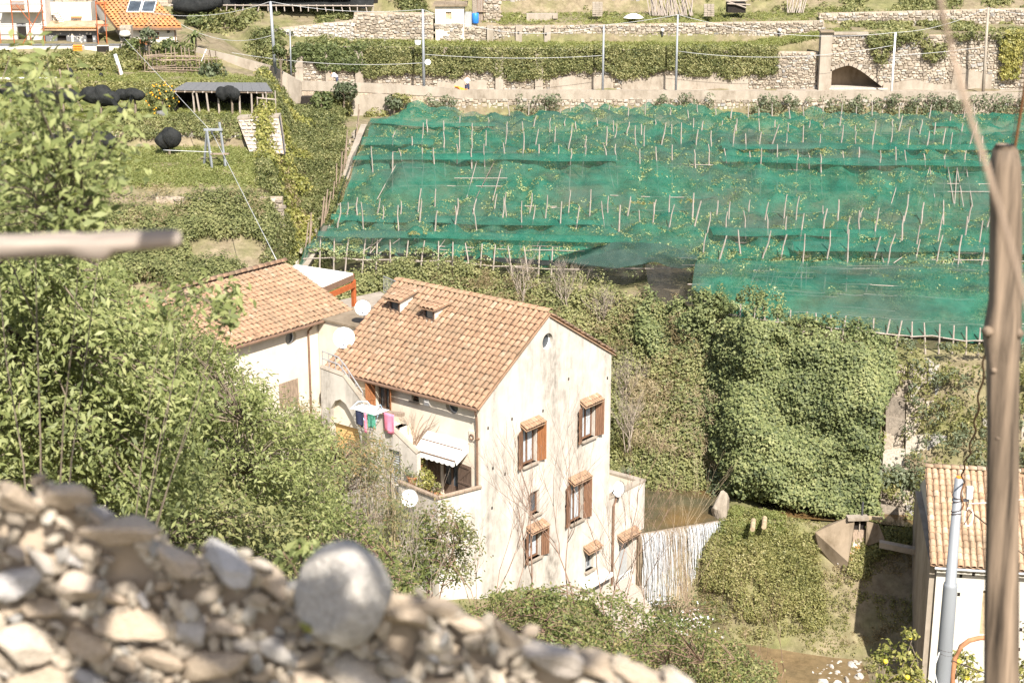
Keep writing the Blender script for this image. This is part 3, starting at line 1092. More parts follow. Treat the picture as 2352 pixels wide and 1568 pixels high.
def ridge_row(roof, a, b, mat_mesh, n):
    a, b = Vector(a), Vector(b)
    X = (b - a).normalized()
    Y = Vector((0, 0, 1)).cross(X).normalized()
    Z = X.cross(Y)
    B4 = Matrix((X, Y, Z)).transposed().to_4x4()
    for i in range(n):
        t = link("ridge_tile", mat_mesh, roof)
        t.matrix_local = Matrix.Translation(a + (b - a) * (i / n) + Z * random.uniform(0, .015)) @ B4 @ Matrix.Rotation(random.gauss(0, .02), 4, 'Z') @ Matrix.Scale((b - a).length / n * 1.22 / .5, 4, (1, 0, 0)) @ Matrix.Scale(1.35, 4, (0, 1, 0)) @ Matrix.Scale(1.3, 4, (0, 0, 1))


def shutter(win, hinge, ux, n, side, w, z0, z1, ang, mat):
    """louvred board leaf hinged at a window edge, swung open by ang from the wall"""
    h = Vector(hinge)
    a = (Vector(ux) * side * math.cos(ang) + Vector(n) * math.sin(ang)).normalized()
    c = Vector((0, 0, 1))
    b = a.cross(c) * (-1 if side > 0 else 1)
    mb = MB()
    ax = (a, b, c)
    H = z1 - z0
    nb = 4
    for i in range(nb):
        bb(mb, h, ax, (w * (i + .5) / nb, 0, z0 + H / 2), (w / nb - .012, .035, H))
    for f in (.06, .5, .94):
        bb(mb, h, ax, (w / 2, .03, z0 + H * f), (w * .98, .03, .09))
    for f0, f1 in ((.08, .46), (.52, .92)):
        p0, p1 = h + a * .04 + b * .032 + c * (z0 + H * f0), h + a * (w - .04) + b * .032 + c * (z0 + H * f1)
        d = (p1 - p0)
        dn = d.normalized()
        bb(mb, (p0 + p1) / 2, (dn, b, dn.cross(b)), (0, 0, 0), (d.length, .03, .07))
    return mb.build("shutter", mat, win)


def hood(win, o, ux, n, x0, x1, z, out=.42, mat=None):
    """little row of roof tiles over an opening"""
    o, ux, n = Vector(o), Vector(ux), Vector(n)
    mb = MB()
    k = max(3, int(round((x1 - x0) / .19)))
    X = (-n * .86 + Vector((0, 0, .5))).normalized()
    Y = ux
    Z = X.cross(Y)
    if Z.z < 0:
        Y = -ux
        Z = X.cross(Y)
    B4 = Matrix((X, Y, Z)).transposed().to_4x4()
    for j in range(2):
        for i in range(k):
            p = o + ux * (x0 + (x1 - x0) * (i + .5) / k) + n * (out - j * .2) + Vector((0, 0, z - .16 + j * .115 + random.uniform(-.01, .01)))
            tile_geo(mb, Matrix.Translation(p) @ B4, .28, .105, .085, 4, random.random())
    for s in (.5,):
        c = o + ux * ((x0 + x1) / 2) + n * (out / 2) + Vector((0, 0, z - .08))
        bb(mb, c, (X, Y, Z), (0, 0, -.05), (out * 1.1, x1 - x0, .05), .3)
    return mb.build("hood", mat or M['tile'], win)


def window(house, o, ux, n, x0, x1, z0, z1, depth=.26, mull=1, curtain=True, shut=None, hood_=None, sill=True, smat='shutter', fmat='shutter', ang=(.3, .3)):
    o, ux, n = Vector(o), Vector(ux), Vector(n)
    c = Vector((0, 0, 1))
    ax = (ux, n, c)
    d = -depth + .05
    mb = MB()
    t = .075
    bb(mb, o, ax, (x0 + t / 2, d, (z0 + z1) / 2), (t, .07, z1 - z0))
    bb(mb, o, ax, (x1 - t / 2, d, (z0 + z1) / 2), (t, .07, z1 - z0))
    bb(mb, o, ax, ((x0 + x1) / 2, d, z0 + t / 2), (x1 - x0 - 2 * t, .07, t))
    bb(mb, o, ax, ((x0 + x1) / 2, d, z1 - t / 2), (x1 - x0 - 2 * t, .07, t))
    for i in range(mull):
        bb(mb, o, ax, (x0 + (x1 - x0) * (i + 1) / (mull + 1), d, (z0 + z1) / 2), (.1, .07, z1 - z0 - 2 * t))
    w = mb.build("window", M[fmat], house)
    mb = MB()
    bb(mb, o, ax, ((x0 + x1) / 2, d - .03, (z0 + z1) / 2), (x1 - x0 - .04, .012, z1 - z0 - .04))
    mb.build("pane", M['glass'], w)
    if curtain:
        for i in range(mull + 1):
            a0 = x0 + (x1 - x0) * i / (mull + 1) + .09
            a1 = x0 + (x1 - x0) * (i + 1) / (mull + 1) - .06
            mb = MB()
            pts = []
            for k in range(13):
                f = k / 12
                pts.append((a0 + (a1 - a0) * f, d - .012 + .008 * math.sin(k * 2.2)))
            vs = []
            for (x, y) in pts:
                vs += [o + ux * x + n * y + c * (z0 + .1), o + ux * x + n * y + c * (z1 - .1 - (.25 if i == 1 else .0))]
            mb.add(vs, [(2 * k, 2 * k + 2, 2 * k + 3, 2 * k + 1) for k in range(12)])
            mb.build("curtain", M['curtain'], w)
    if sill:
        mb = MB()
        bb(mb, o, ax, ((x0 + x1) / 2, -.06, z0 - .04), (x1 - x0 + .14, .42, .08))
        mb.build("sill", M['concrete'], w)
    if shut:
        for side, hx, a in ((-1, x0 - .02, ang[0]), (1, x1 + .02, ang[1])):
            if (side < 0 and 'l' in shut) or (side > 0 and 'r' in shut):
                shutter(w, o + ux * hx + n * .03, ux, n, side, (x1 - x0) / 2, z0, z1, a, M[smat if side < 0 or smat != 'shutter' else 'shutter'])
    if hood_:
        hood(w, o, ux, n, x0 - hood_, x1 + hood_, z1 + .22)
    return w


def round_window(house, o, ux, n, x, z, r, depth=.26):
    o, ux, n = Vector(o), Vector(ux), Vector(n)
    c = Vector((0, 0, 1))
    mb = MB()
    ring = []
    for i in range(24):
        t = 2 * math.pi * i / 24
        ring.append(o + ux * (x + r * .98 * math.cos(t)) + c * (z + r * .98 * math.sin(t)) - n * (depth - .03))
    mb.tube(ring + [ring[0]], .035, 5, False)
    w = mb.build("round_window", M['frame_white'], house)
    MB().add([p - n * .01 for p in ring], [tuple(range(24))]).build("pane", M['glass'], w)
    return w


def gutter(house, a, b, r=.075, mat='gutter', brk=True):
    mb = MB()
    mb.tube([a, b], r, 7)
    return mb.build("gutter", M[mat], house)


# ------------------------------------------------------------------ the mill house in the middle
HB = at(1103, 930, 70.0)
HB.z = HB.z
TH = math.radians(51.5)
E1 = Vector((math.cos(TH), math.sin(TH), 0))
E2 = Vector((-math.sin(TH), math.cos(TH), 0))
ZB = -2.2
EV = HB.z - ZB                     # local height of the eaves


def hp(u, v, p, n):                # sight line met with a plane of the house, in house coordinates (heights from the eaves)
    p = HB + E1 * p[0] + E2 * p[1] + Vector((0, 0, p[2]))
    nw = E1 * n[0] + E2 * n[1] + Vector((0, 0, n[2]))
    r = Vector(ray(u, v))
    e = Vector(EYE)
    q = e + r * ((p - e).dot(nw) / r.dot(nw)) - HB
    return Vector((q.dot(E1), q.dot(E2), q.z))


house = thing("stone_house", "tall cream mill house with brown shutters on its stained gable, right beside the waterfall", "house", (HB.x, HB.y, ZB), TH)
UX, GN = (1, 0, 0), (0, -1, 0)
O = (0, 0, EV)
GW = 10.15
wins = [(3.08, 4.13, -3.87, -1.98), (7.74, 8.8, -3.93, -2.1), (6.86, 7.9, -8.0, -5.85), (3.53, 4.48, -8.81, -7.3), (3.65, 4.39, -6.53, -5.36), (8.19, 8.9, -11.0, -9.9), (11.13, 12.36, -13.3, -10.3)]
holes = [rect(a, c, b, d) for a, b, c, d in wins] + [circ(4.95, 1.81, .40)]
mb = MB()
wall_face(mb, O, UX, GN, [(0, -EV), (GW, -EV), (GW, .08), (5.0, 3.12), (0, .02)], holes[:6] + holes[7:], .26)
mb.build("gable_wall", M['gable'], house)
mb = MB()
AZ = -7.62
wall_face(mb, O, UX, GN, [(GW + .002, -EV), (13.4, -EV), (13.4, AZ - .1), (GW + .002, AZ - .1)], [holes[6]], .4)
mb.add([(13.4, 0, 0), (13.4, 6.5, 0), (13.4, 6.5, EV + AZ - .1), (13.4, 0, EV + AZ - .1)], [(0, 1, 2, 3)])
mb.build("annex_wall", M['gable'], house)
MB().add([(GW, .3, EV - 8.45), (13.2, .3, EV - 8.45), (13.2, 6.4, EV - 8.45), (GW, 6.4, EV - 8.45)], [(0, 1, 2, 3)]).build("roof_terrace", M['cream'], house)
mb = MB()
mb.box2((GW, -.04, EV + AZ - .1), (13.44, .34, EV + AZ))
mb.box2((13.08, .34, EV + AZ - .1), (13.44, 6.5, EV + AZ))
mb.build("coping", M['concrete'], house)
mb = MB()
mb.box2((GW, .22, EV - 8.5), (13.1, .3, EV + AZ - .1))
mb.box2((13.1, .22, EV - 8.5), (13.18, 6.5, EV + AZ - .1))
mb.build("parapet", M['cream'], house)
# eaves side wall, back wall
LN = (-1, 0, 0)
UL = (0, 1, 0)
lw = [(1.33, 2.36, -4.85, -3.02), (5.5, 6.35, -1.9, -.12), (3.67, 4.11, -.62, -.06), (8.05, 8.5, -.6, -.08)]
mb = MB()
wall_face(mb, O, UL, LN, [(0, -EV), (9.3, -EV), (9.3, .02), (0, .02)], [rect(a, c, b, d) for a, b, c, d in lw] + [circ(1.67, -.4, .37)], .26)
mb.build("eaves_wall", M['cream'], house)
mb = MB()
mb.add([(0, 9.3, 0), (GW, 9.3, 0), (GW, 9.3, EV + .08), (5, 9.3, EV + 3.12), (0, 9.3, EV + .02)], [(0, 1, 2, 3, 4)])
mb.add([(GW, 0, 0), (GW, 9.3, 0), (GW, 9.3, EV + .08), (GW, 0, EV + .08)], [(0, 1, 2, 3)])
mb.build("rear_wall", M['cream'], house)
MB().box2((.32, .32, .5), (GW - .3, 9.0, EV - .2)).build("interior", M['dark'], house)
MB().box2((GW + .3, .45, .3), (13, 6.2, EV - 8.6)).build("interior", M['dark'], house)
# windows of the gable
for i, (a, b, c, d) in enumerate(wins[:4]):
    w = window(house, O, UX, GN, a, b, c, d, .26, 1, True, 'lr', .2, True, 'shutter', 'shutter', ((.35, .3), (.4, .35), (.3, .3), (.5, .3))[i])
    if i in (0, 3):
        for ch in w.children:
            if ch.name.startswith("shutter") and i == 0:
                ch.data.materials[0] = M['shutter'] if ch.data.vertices[0].co.x < a else M['shutter_warm']
window(house, O, UX, GN, *wins[4], .26, 0, False, None, None, True, fmat='shutter')
window(house, O, UX, GN, *wins[5], .26, 1, False, None, .22, True, fmat='grey_shutter')
round_window(house, O, UX, GN, 4.95, 1.81, .40)
round_window(house, O, UL, LN, 1.67, -.4, .37)
# annex door with grille
a, b, c, d = wins[6]
mb = MB()
bb(mb, O, (Vector(UX), Vector(GN), Vector((0, 0, 1))), ((a + b) / 2, -.34, (c + d) / 2), (b - a, .04, d - c))
dr = mb.build("door", M['grey_shutter'], house)
mb = MB()
for i in range(9):
    x = a + (b - a) * i / 8
    mb.tube([Vector((x, .12 if 0 else -.05, EV + c)), Vector((x, -.05, EV + c + 1.0))], .014, 4)
for z in (.05, 1.0):
    mb.tube([(a, -.05, EV + c + z), (b, -.05, EV + c + z)], .018, 4)
mb.build("balustrade", M['frame_white'], dr)
hood(dr, O, UX, GN, a - .2, b + .2, d + .25)
mb = MB()
mb.box2((a - .5, -.75, EV + c - .3), (b + .5, 0.0, EV + c - .02))
mb.build("doorstep", M['concrete'], house)
# putlog holes and stains
mb_holes = [(1121, 983), (1176, 962), (1306, 870), (1247, 943), (1160, 1088), (1132, 1075), (1299, 1162), (1130, 1166), (1352, 1123), (1395, 868)]
for (u, v) in mb_holes:
    q = hp(u, v, (0, 0, 0), (0, 1, 0))
    MB().box((q.x, -.002, EV + q.z), (.1, .012, .14)).build("putlog_hole", M['dark'], house)
# window and doors of the eaves side
window(house, O, UL, LN, *lw[2], .26, 0, False, None, None, True, fmat='shutter')
window(house, O, UL, LN, *lw[3], .26, 0, False, None, None, False, fmat='shutter')
for k in (0, 1):
    a, b, c, d = lw[k]
    mb = MB()
    ax = (Vector(UL), Vector(LN), Vector((0, 0, 1)))
    bb(mb, O, ax, ((a + b) / 2, -.24, (c + d) / 2), (b - a, .03, d - c))
    dr = mb.build("door", M['glass'], house)
    mb = MB()
    for x in (a + .05, (a + b) / 2, b - .05):
        bb(mb, O, ax, (x, -.2, (c + d) / 2), (.1, .05, d - c))
    bb(mb, O, ax, ((a + b) / 2, -.2, c + .25), (b - a, .045, .5))
    mb.build("door_frame", M['dark_wood'], dr)
    O_ = Vector(O)
    sm = M['dark_wood'] if k == 0 else M['shutter_warm']
    shutter(dr, O_ + Vector((-.03, a - .02, 0)), UL, LN, -1, .88 if k == 0 else .5, c, d, .12 if k == 0 else .7, sm)
    shutter(dr, O_ + Vector((-.03, b + .02, 0)), UL, LN, 1, .6 if k == 0 else .5, c, d, .5 if k == 0 else 1.0, sm)

# roof
sl = 3.12 / 5.0
XS = Vector((1, 0, sl)).normalized()
tm = tile_mesh(M['tile'])
ov = .32
dorm = [(8.05, 7.45, 3.25), (5.78, 5.3, 3.2)]


def in_dorm(s, y):
    for (yc, y2, xd) in dorm:
        sx = (xd + ov) * math.sqrt(1 + sl * sl)
        if abs(y - 9.42 + 9.5 - (yc)) < 0:
            return True
    return False


r = tiled_roof(house, (-ov, -.1, EV + .1 - ov * sl), XS, (0, 1, 0), 9.6, 6.28, M['tile'], .30, .38, 300, None, tm)
ridge_row(r, (5.02, -.12, EV + 3.22), (5.02, 9.5, EV + 3.22), tm, 24)
bk = Vector((-1, 0, 3.04 / 5.15)).normalized()
tiled_roof(house, (GW + .35, 9.5, EV + .1 - .35 * 3.04 / 5.15), bk, (0, -1, 0), 9.6, 6.28, M['tile'], .30, .38, 0, None, tm)
gutter(house, (-ov - .1, -.12, EV - .1), (-ov - .1, 9.5, EV - .1))
mb = MB()
mb.tube([(-ov - .1, -.05, EV - .14), (-ov - .02, .0, EV - .32), (-.14, .12, EV - .5), (-.1, .12, EV - 1.0), (-.1, .12, EV - 3.7), (-.1, .12, EV - 6.6)], .055, 7)
mb.tube([(-.1, .12, EV - 6.6), (-.16, .3, EV - 7.2), (-.35, .9, EV - 12)], .06, 7)
for z in (1.6, 3.9, 6.1):
    mb.box((-.08, .12, EV - z), (.16, .16, .05))
mb.build("downpipe", M['gutter'], house)
mb = MB()
q = hp(1405, 1160, (0, 0, 0), (0, 1, 0))
mb.tube([(10.75, -.12, EV + AZ - .1), (10.6, -.14, EV + AZ - .2), (10.45, -.1, EV + AZ - .5), (10.42, -.1, .4)], .06, 7)
mb.build("downpipe", M['gutter'], house)
# two shed dormers
for (yc, y2, xd) in dorm:
    zr = lambda x: EV + .12 + x * sl
    hw, hh = .34, .66
    xt = 4.75 if yc > 7 else 4.35
    mb = MB()
    zt = zr(xd) + hh
    ze = zr(xt) + .05
    for s in (-1, 1):
        mb.prism([(xd, yc + s * hw, zr(xd) - .1), (xt, yc + s * hw, zr(xt) - .1), (xt, yc + s * hw, ze), (xd, yc + s * hw, zt)], (0, -s * .06, 0))
    mb.box2((xd - .02, yc - hw + .06, zr(xd) - .1), (xd + .1, yc + hw - .06, zr(xd) + .12))
    dm = mb.build("dormer", M['cream'], house)
    mb = MB()
    X = Vector((xt - xd + .25, 0, ze - zt)).normalized()
    bb(mb, (xd - .25, yc, zt + .03), (X, Vector((0, 1, 0)), X.cross(Vector((0, 1, 0)))), ((xt - xd + .3) / 2, 0, -.02), (xt - xd + .3, hw * 2 + .3, .05), .2)
    B4 = Matrix((X, Vector((0, 1, 0)), X.cross(Vector((0, 1, 0))))).transposed().to_4x4()
    for i in range(4):
        for j in range(max(2, int((xt - xd + .25) / .38))):
            tile_geo(mb, Matrix.Translation(Vector((xd - .25, yc - .39 + i * .26, zt + .02)) + X * (j * .38)) @ B4, rnd=random.random())
    mb.build("dormer_roof", M['tile'], dm)
    mb = MB()
    for y in (yc - hw + .05, yc + hw - .05):
        mb.box((xd + .0, y, zt - .3), (.08, .08, .6))
    mb.box((xd, yc, zt - .03), (.08, .64, .06))
    mb.box((xd, yc, zr(xd) + .15), (.08, .64, .06))
    mb.build("dormer_frame", M['dark_wood'], dm)
    MB().box2((xd + .05, yc - hw + .08, zr(xd) + .1), (xd + .07, yc + hw - .08, zt - .04)).build("pane", M['glass'], dm)

# lower terrace with parapet, landing, stairs and arch on the eaves side
mb = MB()
tp = [(0, -.02), (-2.2, .65), (-1.85, 3.4), (-1.5, 3.4), (0, 3.4)]
mb.prism([(x, y, 0) for x, y in tp], (0, 0, EV - 4.9))
mb.build("lower_terrace", M['gable'], house)
mb = MB()
for (a, b) in (((0, 0), (-2.2, .65)), ((-2.2, .65), (-1.8, 3.4))):
    a, b = Vector((a[0], a[1], EV - 4.9)), Vector((b[0], b[1], EV - 4.9))
    d = (b - a).normalized()
    nrm = Vector((-d.y, d.x, 0)) * -.2
    mb.prism([a, b, b + Vector((0, 0, .98)), a + Vector((0, 0, .98))], nrm)
par = mb.build("parapet", M['gable'], house)
mb = MB()
for (a, b) in (((.0, 0), (-2.2, .65)), ((-2.2, .65), (-1.8, 3.4))):
    a, b = Vector((a[0], a[1], EV - 3.9)), Vector((b[0], b[1], EV - 3.9))
    mb.tube([a, b], .1, 7)
mb.build("coping", M['wood'], par)
# stair wall
SX = -1.5
t_ = lambda y, z: (SX, y, EV + z)
prof = [(2.5, -EV), (2.5, -2.5), (4.2, -1.55), (4.3, -.95), (5.6, -.9), (7.0, .3), (8.5, .42), (8.51, -2.4), (13.3, -2.6), (13.3, -EV)]
archh = [(6.0, -4.6), (6.0, -2.8), (6.15, -2.1), (6.5, -1.5), (6.9, -1.0), (7.25, -.85), (7.6, -1.0), (7.9, -1.45), (8.0, -2.2), (8.0, -4.6)]
lou = rect(3.5, -4.3, 4.25, -2.6)
mb = MB()
wall_face(mb, (SX, 0, EV), UL, LN, prof, [archh, lou], .45)
for (a, b) in zip(prof[1:6], prof[2:7]):
    mb.add([t_(*a), t_(*b), (SX + .25, b[0], EV + b[1]), (SX + .25, a[0], EV + a[1])], [(0, 1, 2, 3)])
mb.add([t_(2.5, -EV), t_(2.5, -2.5), (SX + .25, 2.5, EV - 2.5), (SX + .25, 2.5, 0)], [(0, 1, 2, 3)])
st = mb.build("stair_wall", M['gable'], house)
mb = MB()
for (a, b) in zip(prof[1:6], prof[2:7]):
    mb.tube([(SX + .1, a[0], EV + a[1] + .04), (SX + .1, b[0], EV + b[1] + .04)], .13, 6)
mb.build("coping", M['concrete'], st)
mb = MB()
mb.box2((SX + .4, 5.9, 0), (-.05, 8.5, EV - 2.21))
mb.build("arch_recess", M['ochre'], st)
mb = MB()
for i in range(14):
    mb.box((SX + .2, 3.87, EV - 4.24 + i * .12), (.05, .72, .05), 0, 0, .5)
mb.build("louvre", M['grey_shutter'], st)
for i in range(6):
    mb = MB()
    mb.box2((SX + .25, 2.6 + i * .34, 0), (-.005, 2.94 + i * .34 + (0 if i < 5 else .1), EV - 4.0 + i * .42))
    mb.build("step", M['cream'], house)
mb = MB()
mb.box2((SX + .25, 4.4, EV - 2.6), (-.005, 5.995, EV - 1.9))
mb.build("landing", M['cream'], house)
for i in range(7):
    mb = MB()
    mb.box2((SX + .25, 6.0 + i * .3, EV - 2.2), (-.005, 6.3 + i * .3 + (0 if i < 6 else .45), EV - 1.7 + i * .2))
    mb.build("step", M['cream'], house)
mb = MB()
rl = [(5.9, -.3), (7.0, .8), (7.4, 1.1), (8.45, 1.2)]
for off in (0, -.35):
    mb.tube([(SX + .12, y, EV + z + off + .05) for y, z in rl], .03, 6)
for f in range(7):
    y = 5.9 + f * .425
    z = np.interp(y, [p[0] for p in rl], [p[1] for p in rl])
    mb.tube([(SX + .12, y, EV + z + .05), (SX + .12, y, EV + z - .9)], .025, 5)
mb.build("stair_railing", M['rail'], house)
# timber beam on the landing
MB().box((SX + .05, 4.1, EV - .86), (.22, 1.3, .16), .3).build("beam", M['wood'], house)
# awning
mb = MB()
y0, y1 = .62, 3.05
n = 14
pr_ = [(-.02, -1.95), (-.12, -1.86), (-.55, -2.12), (-1.05, -2.5)]
vs = []
for (x, z) in pr_:
    vs += [(x, y0, EV + z), (x, y1, EV + z)]
mb.add(vs, [(2 * i, 2 * i + 1, 2 * i + 3, 2 * i + 2) for i in range(3)])
mb.add([(-1.05, y0, EV - 2.5), (-.55, y0, EV - 2.12), (-.12, y0, EV - 1.86), (-.1, y0, EV - 2.35), (-.95, y0, EV - 2.75)], [(0, 1, 2, 3, 4)])
aw = mb.build("awning", M['canvas'], house)
mb = MB()
vs = []
for i in range(61):
    f = i / 60
    vs += [(-1.06, y0 + (y1 - y0) * f, EV - 2.5), (-1.07, y0 + (y1 - y0) * f, EV - 2.74 - .07 * abs(math.sin(f * math.pi * 8)))]
mb.add(vs, [(2 * i, 2 * i + 2, 2 * i + 3, 2 * i + 1) for i in range(60)])
mb.build("valance", M['canvas'], aw)
mb = MB()
mb.tube([(-.56, y0 - .02, EV - 2.1), (-.56, y1, EV - 2.1)], .025, 5)
mb.tube([(-1.06, y0 - .02, EV - 2.5), (-1.06, y1, EV - 2.5)], .03, 5)
mb.build("awning_rod", M['gutter'], aw)
# wall box
MB().box((-.06, 3.1, EV - .5), (.12, .3, .3)).build("meter_box", M['canvas'], house)
# timber slope and white ledge at the foot of the gable
o_ = Vector((0, 0, 0))
mb = MB()
f0 = Vector((8.2, -.05, EV - 11.6))
mb.box2((7.8, -.5, EV - 11.72), (10.0, -.02, EV - 11.55))
mb.build("white_ledge", M['canvas'], house)
for i in range(6):
    mb = MB()
    mb.prism([(7.4, -.95 - i * .36, EV - 11.85 - i * .3), (10.6, -.95 - i * .36, EV - 11.85 - i * .3), (10.6, -1.29 - i * .36, EV - 12.13 - i * .3), (7.4, -1.29 - i * .36, EV - 12.13 - i * .3)], (0, 0, -.06))
    mb.build("plank", M['wood_pole'], house)

# ------------------------------------------------------------------ the second tiled house, up left
LY = 13.35
lz = .99 + EV
H2 = thing("tiled_house", "cream house with a broad tiled roof half hidden by the left trees", "house", (HB.x, HB.y, ZB), TH)
mb = MB()
lr = rect(.35, -2.0 - 2.2, 1.7, -2.85)
wall_face(mb, (0, LY, lz), UX, GN, rect(-9.2, -lz, 5.25, .0), [circ(1.31, -.62, .38), lr], .26)
mb.add([(5.25, LY, 0), (5.25, LY + 10, 0), (5.25, LY + 10, lz), (5.25, LY + 4.7, lz + 1.8), (5.25, LY, lz)], [(0, 1, 2, 3, 4)])
mb.add([(-9.2, LY, 0), (-9.2, LY + 10, 0), (-9.2, LY + 10, lz), (-9.2, LY + 4.7, lz + 1.8), (-9.2, LY, lz)], [(0, 1, 2, 3, 4)])
mb.build("wall", M['cream'], H2)
MB().box2((-8.9, LY + .32, .5), (5, LY + 9, lz - .2)).build("interior", M['dark'], H2)
round_window(H2, (0, LY, lz), UX, GN, 1.31, -.62, .38)
s2 = 1.85 / 4.9
X2 = Vector((0, 1, s2)).normalized()
r2 = tiled_roof(H2, (5.4, LY - .42, lz + .02 - .08), X2, (-1, 0, 0), 14.7, 5.3, M['tile'], .30, .38, 300, lambda s, y: (abs(s - 3.3) < .16 and abs(y - 5.0) < .4), tm)
ridge_row(r2, (5.42, LY + 4.5, lz + 1.86), (-9.3, LY + 4.5, lz + 1.86), tm, 36)
tiled_roof(H2, (-9.3, LY + 9.4, lz), Vector((0, -1, s2)).normalized(), (1, 0, 0), 14.7, 5.2, M['tile'], .30, .38, 0, None, tm)
gutter(H2, (5.42, LY - .5, lz - .07), (-9.3, LY - .5, lz - .07))
mb = MB()
mb.tube([(2.45, LY - .48, lz - .1), (2.45, LY - .3, lz - .3), (2.45, LY - .08, lz - .5), (2.45, LY - .08, lz - 1.2), (2.45, LY - .08, lz - 6.5), (2.45, LY - .08, 1)], .055, 7)
mb.build("downpipe", M['gutter'], H2)
# closed grey boards over a window
a = Vector((0, LY, lz))
for i in range(7):
    mb = MB()
    bb(mb, a, (Vector(UX), Vector(GN), Vector((0, 0, 1))), (.35 + 1.35 * (i + .5) / 7, -.02, -3.5), (1.35 / 7 - .015, .05, 1.4))
    mb.build("board", M['wood'], H2)
# rear terrace with the white roofed veranda
mb = MB()
mb.prism([(5.3, 14.2, 0), (14, 13.4, 0), (16, 21, 0), (7, 22.5, 0)], (0, 0, lz - 2.5))
mb.build("rear_terrace", M['concrete'], H2)
mb = MB()
mb.box2((3.2, 10.6, 0), (6.2, 13.3, EV + .95))
mb.build("flat_roofed_link", M['cream'], H2)
MB().box2((3.1, 10.5, EV + .95), (6.3, 13.3, EV + 1.05)).build("link_roof", M['concrete_dark'], H2)

vr = thing("veranda", "veranda with a ribbed white roof and red brown beams behind the tiled house", "veranda", (HB.x, HB.y, ZB), TH)
A, B_, D_ = Vector((6.7, 16.75, EV + 1.25)), Vector((10.16, 17.5, EV + 1.25)), Vector((9.05, 20.8, EV + 1.45))
C4 = A + (D_ - B_)
for i in range(22):
    mb = MB()
    f0, f1 = i / 22, (i + .82) / 22
    p = [A.lerp(B_, f0), A.lerp(B_, f1), C4.lerp(D_, f1), C4.lerp(D_, f0)]
    mb.prism(p, (0, 0, .07))
    mb.build("roof_panel", M['canvas'], vr)
MB().prism([A, B_, D_, C4], (0, 0, -.03)).build("roof_sheet", M['canvas'], vr)
for z, h, m_, ex in ((-.02, .32, 'gutter', .0), (-.42, .3, 'beam_red', -.1)):
    mb = MB()
    mb.prism([A + Vector((0, -.06 + ex, z)), B_ + Vector((0, -.06 + ex, z)), B_ + Vector((0, -.06 + ex, z - h)), A + Vector((0, -.06 + ex, z - h))], (-.02, .1, 0))
    mb.build("beam", M[m_], vr)
mb = MB()
mb.prism([B_ + Vector((.02, 0, 0)), D_ + Vector((.02, 0, 0)), D_ + Vector((.02, 0, -.3)), B_ + Vector((.02, 0, -.3))], (.08, .02, 0))
mb.build("beam", M['beam_red'], vr)
for p in (B_, D_, C4):
    mb = MB()
    mb.box((p.x, p.y, (p.z - .3 + lz - 2.5) / 2), (.2, .2, p.z - .3 - lz + 2.5))
    mb.build("post", M['beam_red'], vr)
rlg = thing("railing", "grey bar railing hung with washing beside the veranda post", "railing", (HB.x, HB.y, ZB), TH)
pts = [(6.6, 15.3), (9.5, 14.6), (13.7, 13.9), (15.8, 20.5)]
for (a, b) in zip(pts[:-1], pts[1:]):
    a, b = Vector((a[0], a[1], lz - 2.5)), Vector((b[0], b[1], lz - 2.5))
    mb = MB()
    for z in (.12, 1.05):
        mb.tube([a + Vector((0, 0, z)), b + Vector((0, 0, z))], .03, 5)
    k = int((b - a).length / .16)
    for i in range(k + 1):
        p = a.lerp(b, i / k)
        mb.tube([p + Vector((0, 0, .1)), p + Vector((0, 0, 1.05))], .014, 4)
    mb.build("rail_panel", M['rail'], rlg)


def hw(x, y, z):               # house coordinates (heights from the eaves) to world
    return HB + E1 * x + E2 * y + Vector((0, 0, z))


def cloth(name, label, cat, p0, p1, drop, mat, group=None, wav=.04, n=8):
    """a piece of washing hanging from the line p0-p1"""
    p0, p1 = Vector(p0), Vector(p1)
    d = (p1 - p0).normalized()
    nr = Vector((d.y, -d.x, 0))
    vs = []
    m = 6
    s = random.random() * 9
    for i in range(n + 1):
        for j in range(m + 1):
            f, g = i / n, j / m
            vs.append(p0.lerp(p1, f) + Vector((0, 0, -drop * g * (1 + .06 * math.sin(f * 7 + s)))) + nr * (wav * g * math.sin(f * 9 + s) + .02))
    fs = [(i * (m + 1) + j, i * (m + 1) + j + 1, (i + 1) * (m + 1) + j + 1, (i + 1) * (m + 1) + j) for i in range(n) for j in range(m)]
    o = MB().add(vs, fs).build(name, M[mat], None, True)
    sm_ = o.modifiers.new("thickness", 'SOLIDIFY')
    sm_.thickness = .012
    return tag(o, label, cat, group)


zt = lz - EV - 2.5 + 1.02
for i, (x, w_, m_, lb) in enumerate(((9.9, .7, 'cloth_white', "white sheet on the rear railing nearest the veranda post"), (10.75, .55, 'orange', "orange cloth on the rear railing between white and dark washing"), (11.5, .8, 'navy', "dark blue cloth on the rear railing right of the orange one"), (7.0, .9, 'cloth_white', "white sheet on the rear railing under the brown beam"))):
    f = lambda x: np.interp(x, [p[0] for p in pts[:3]], [p[1] for p in pts[:3]])
    cloth("washing", lb, "laundry", hw(x, f(x) - .05, zt), hw(x + w_, f(x + w_) - .05, zt), .7, m_)

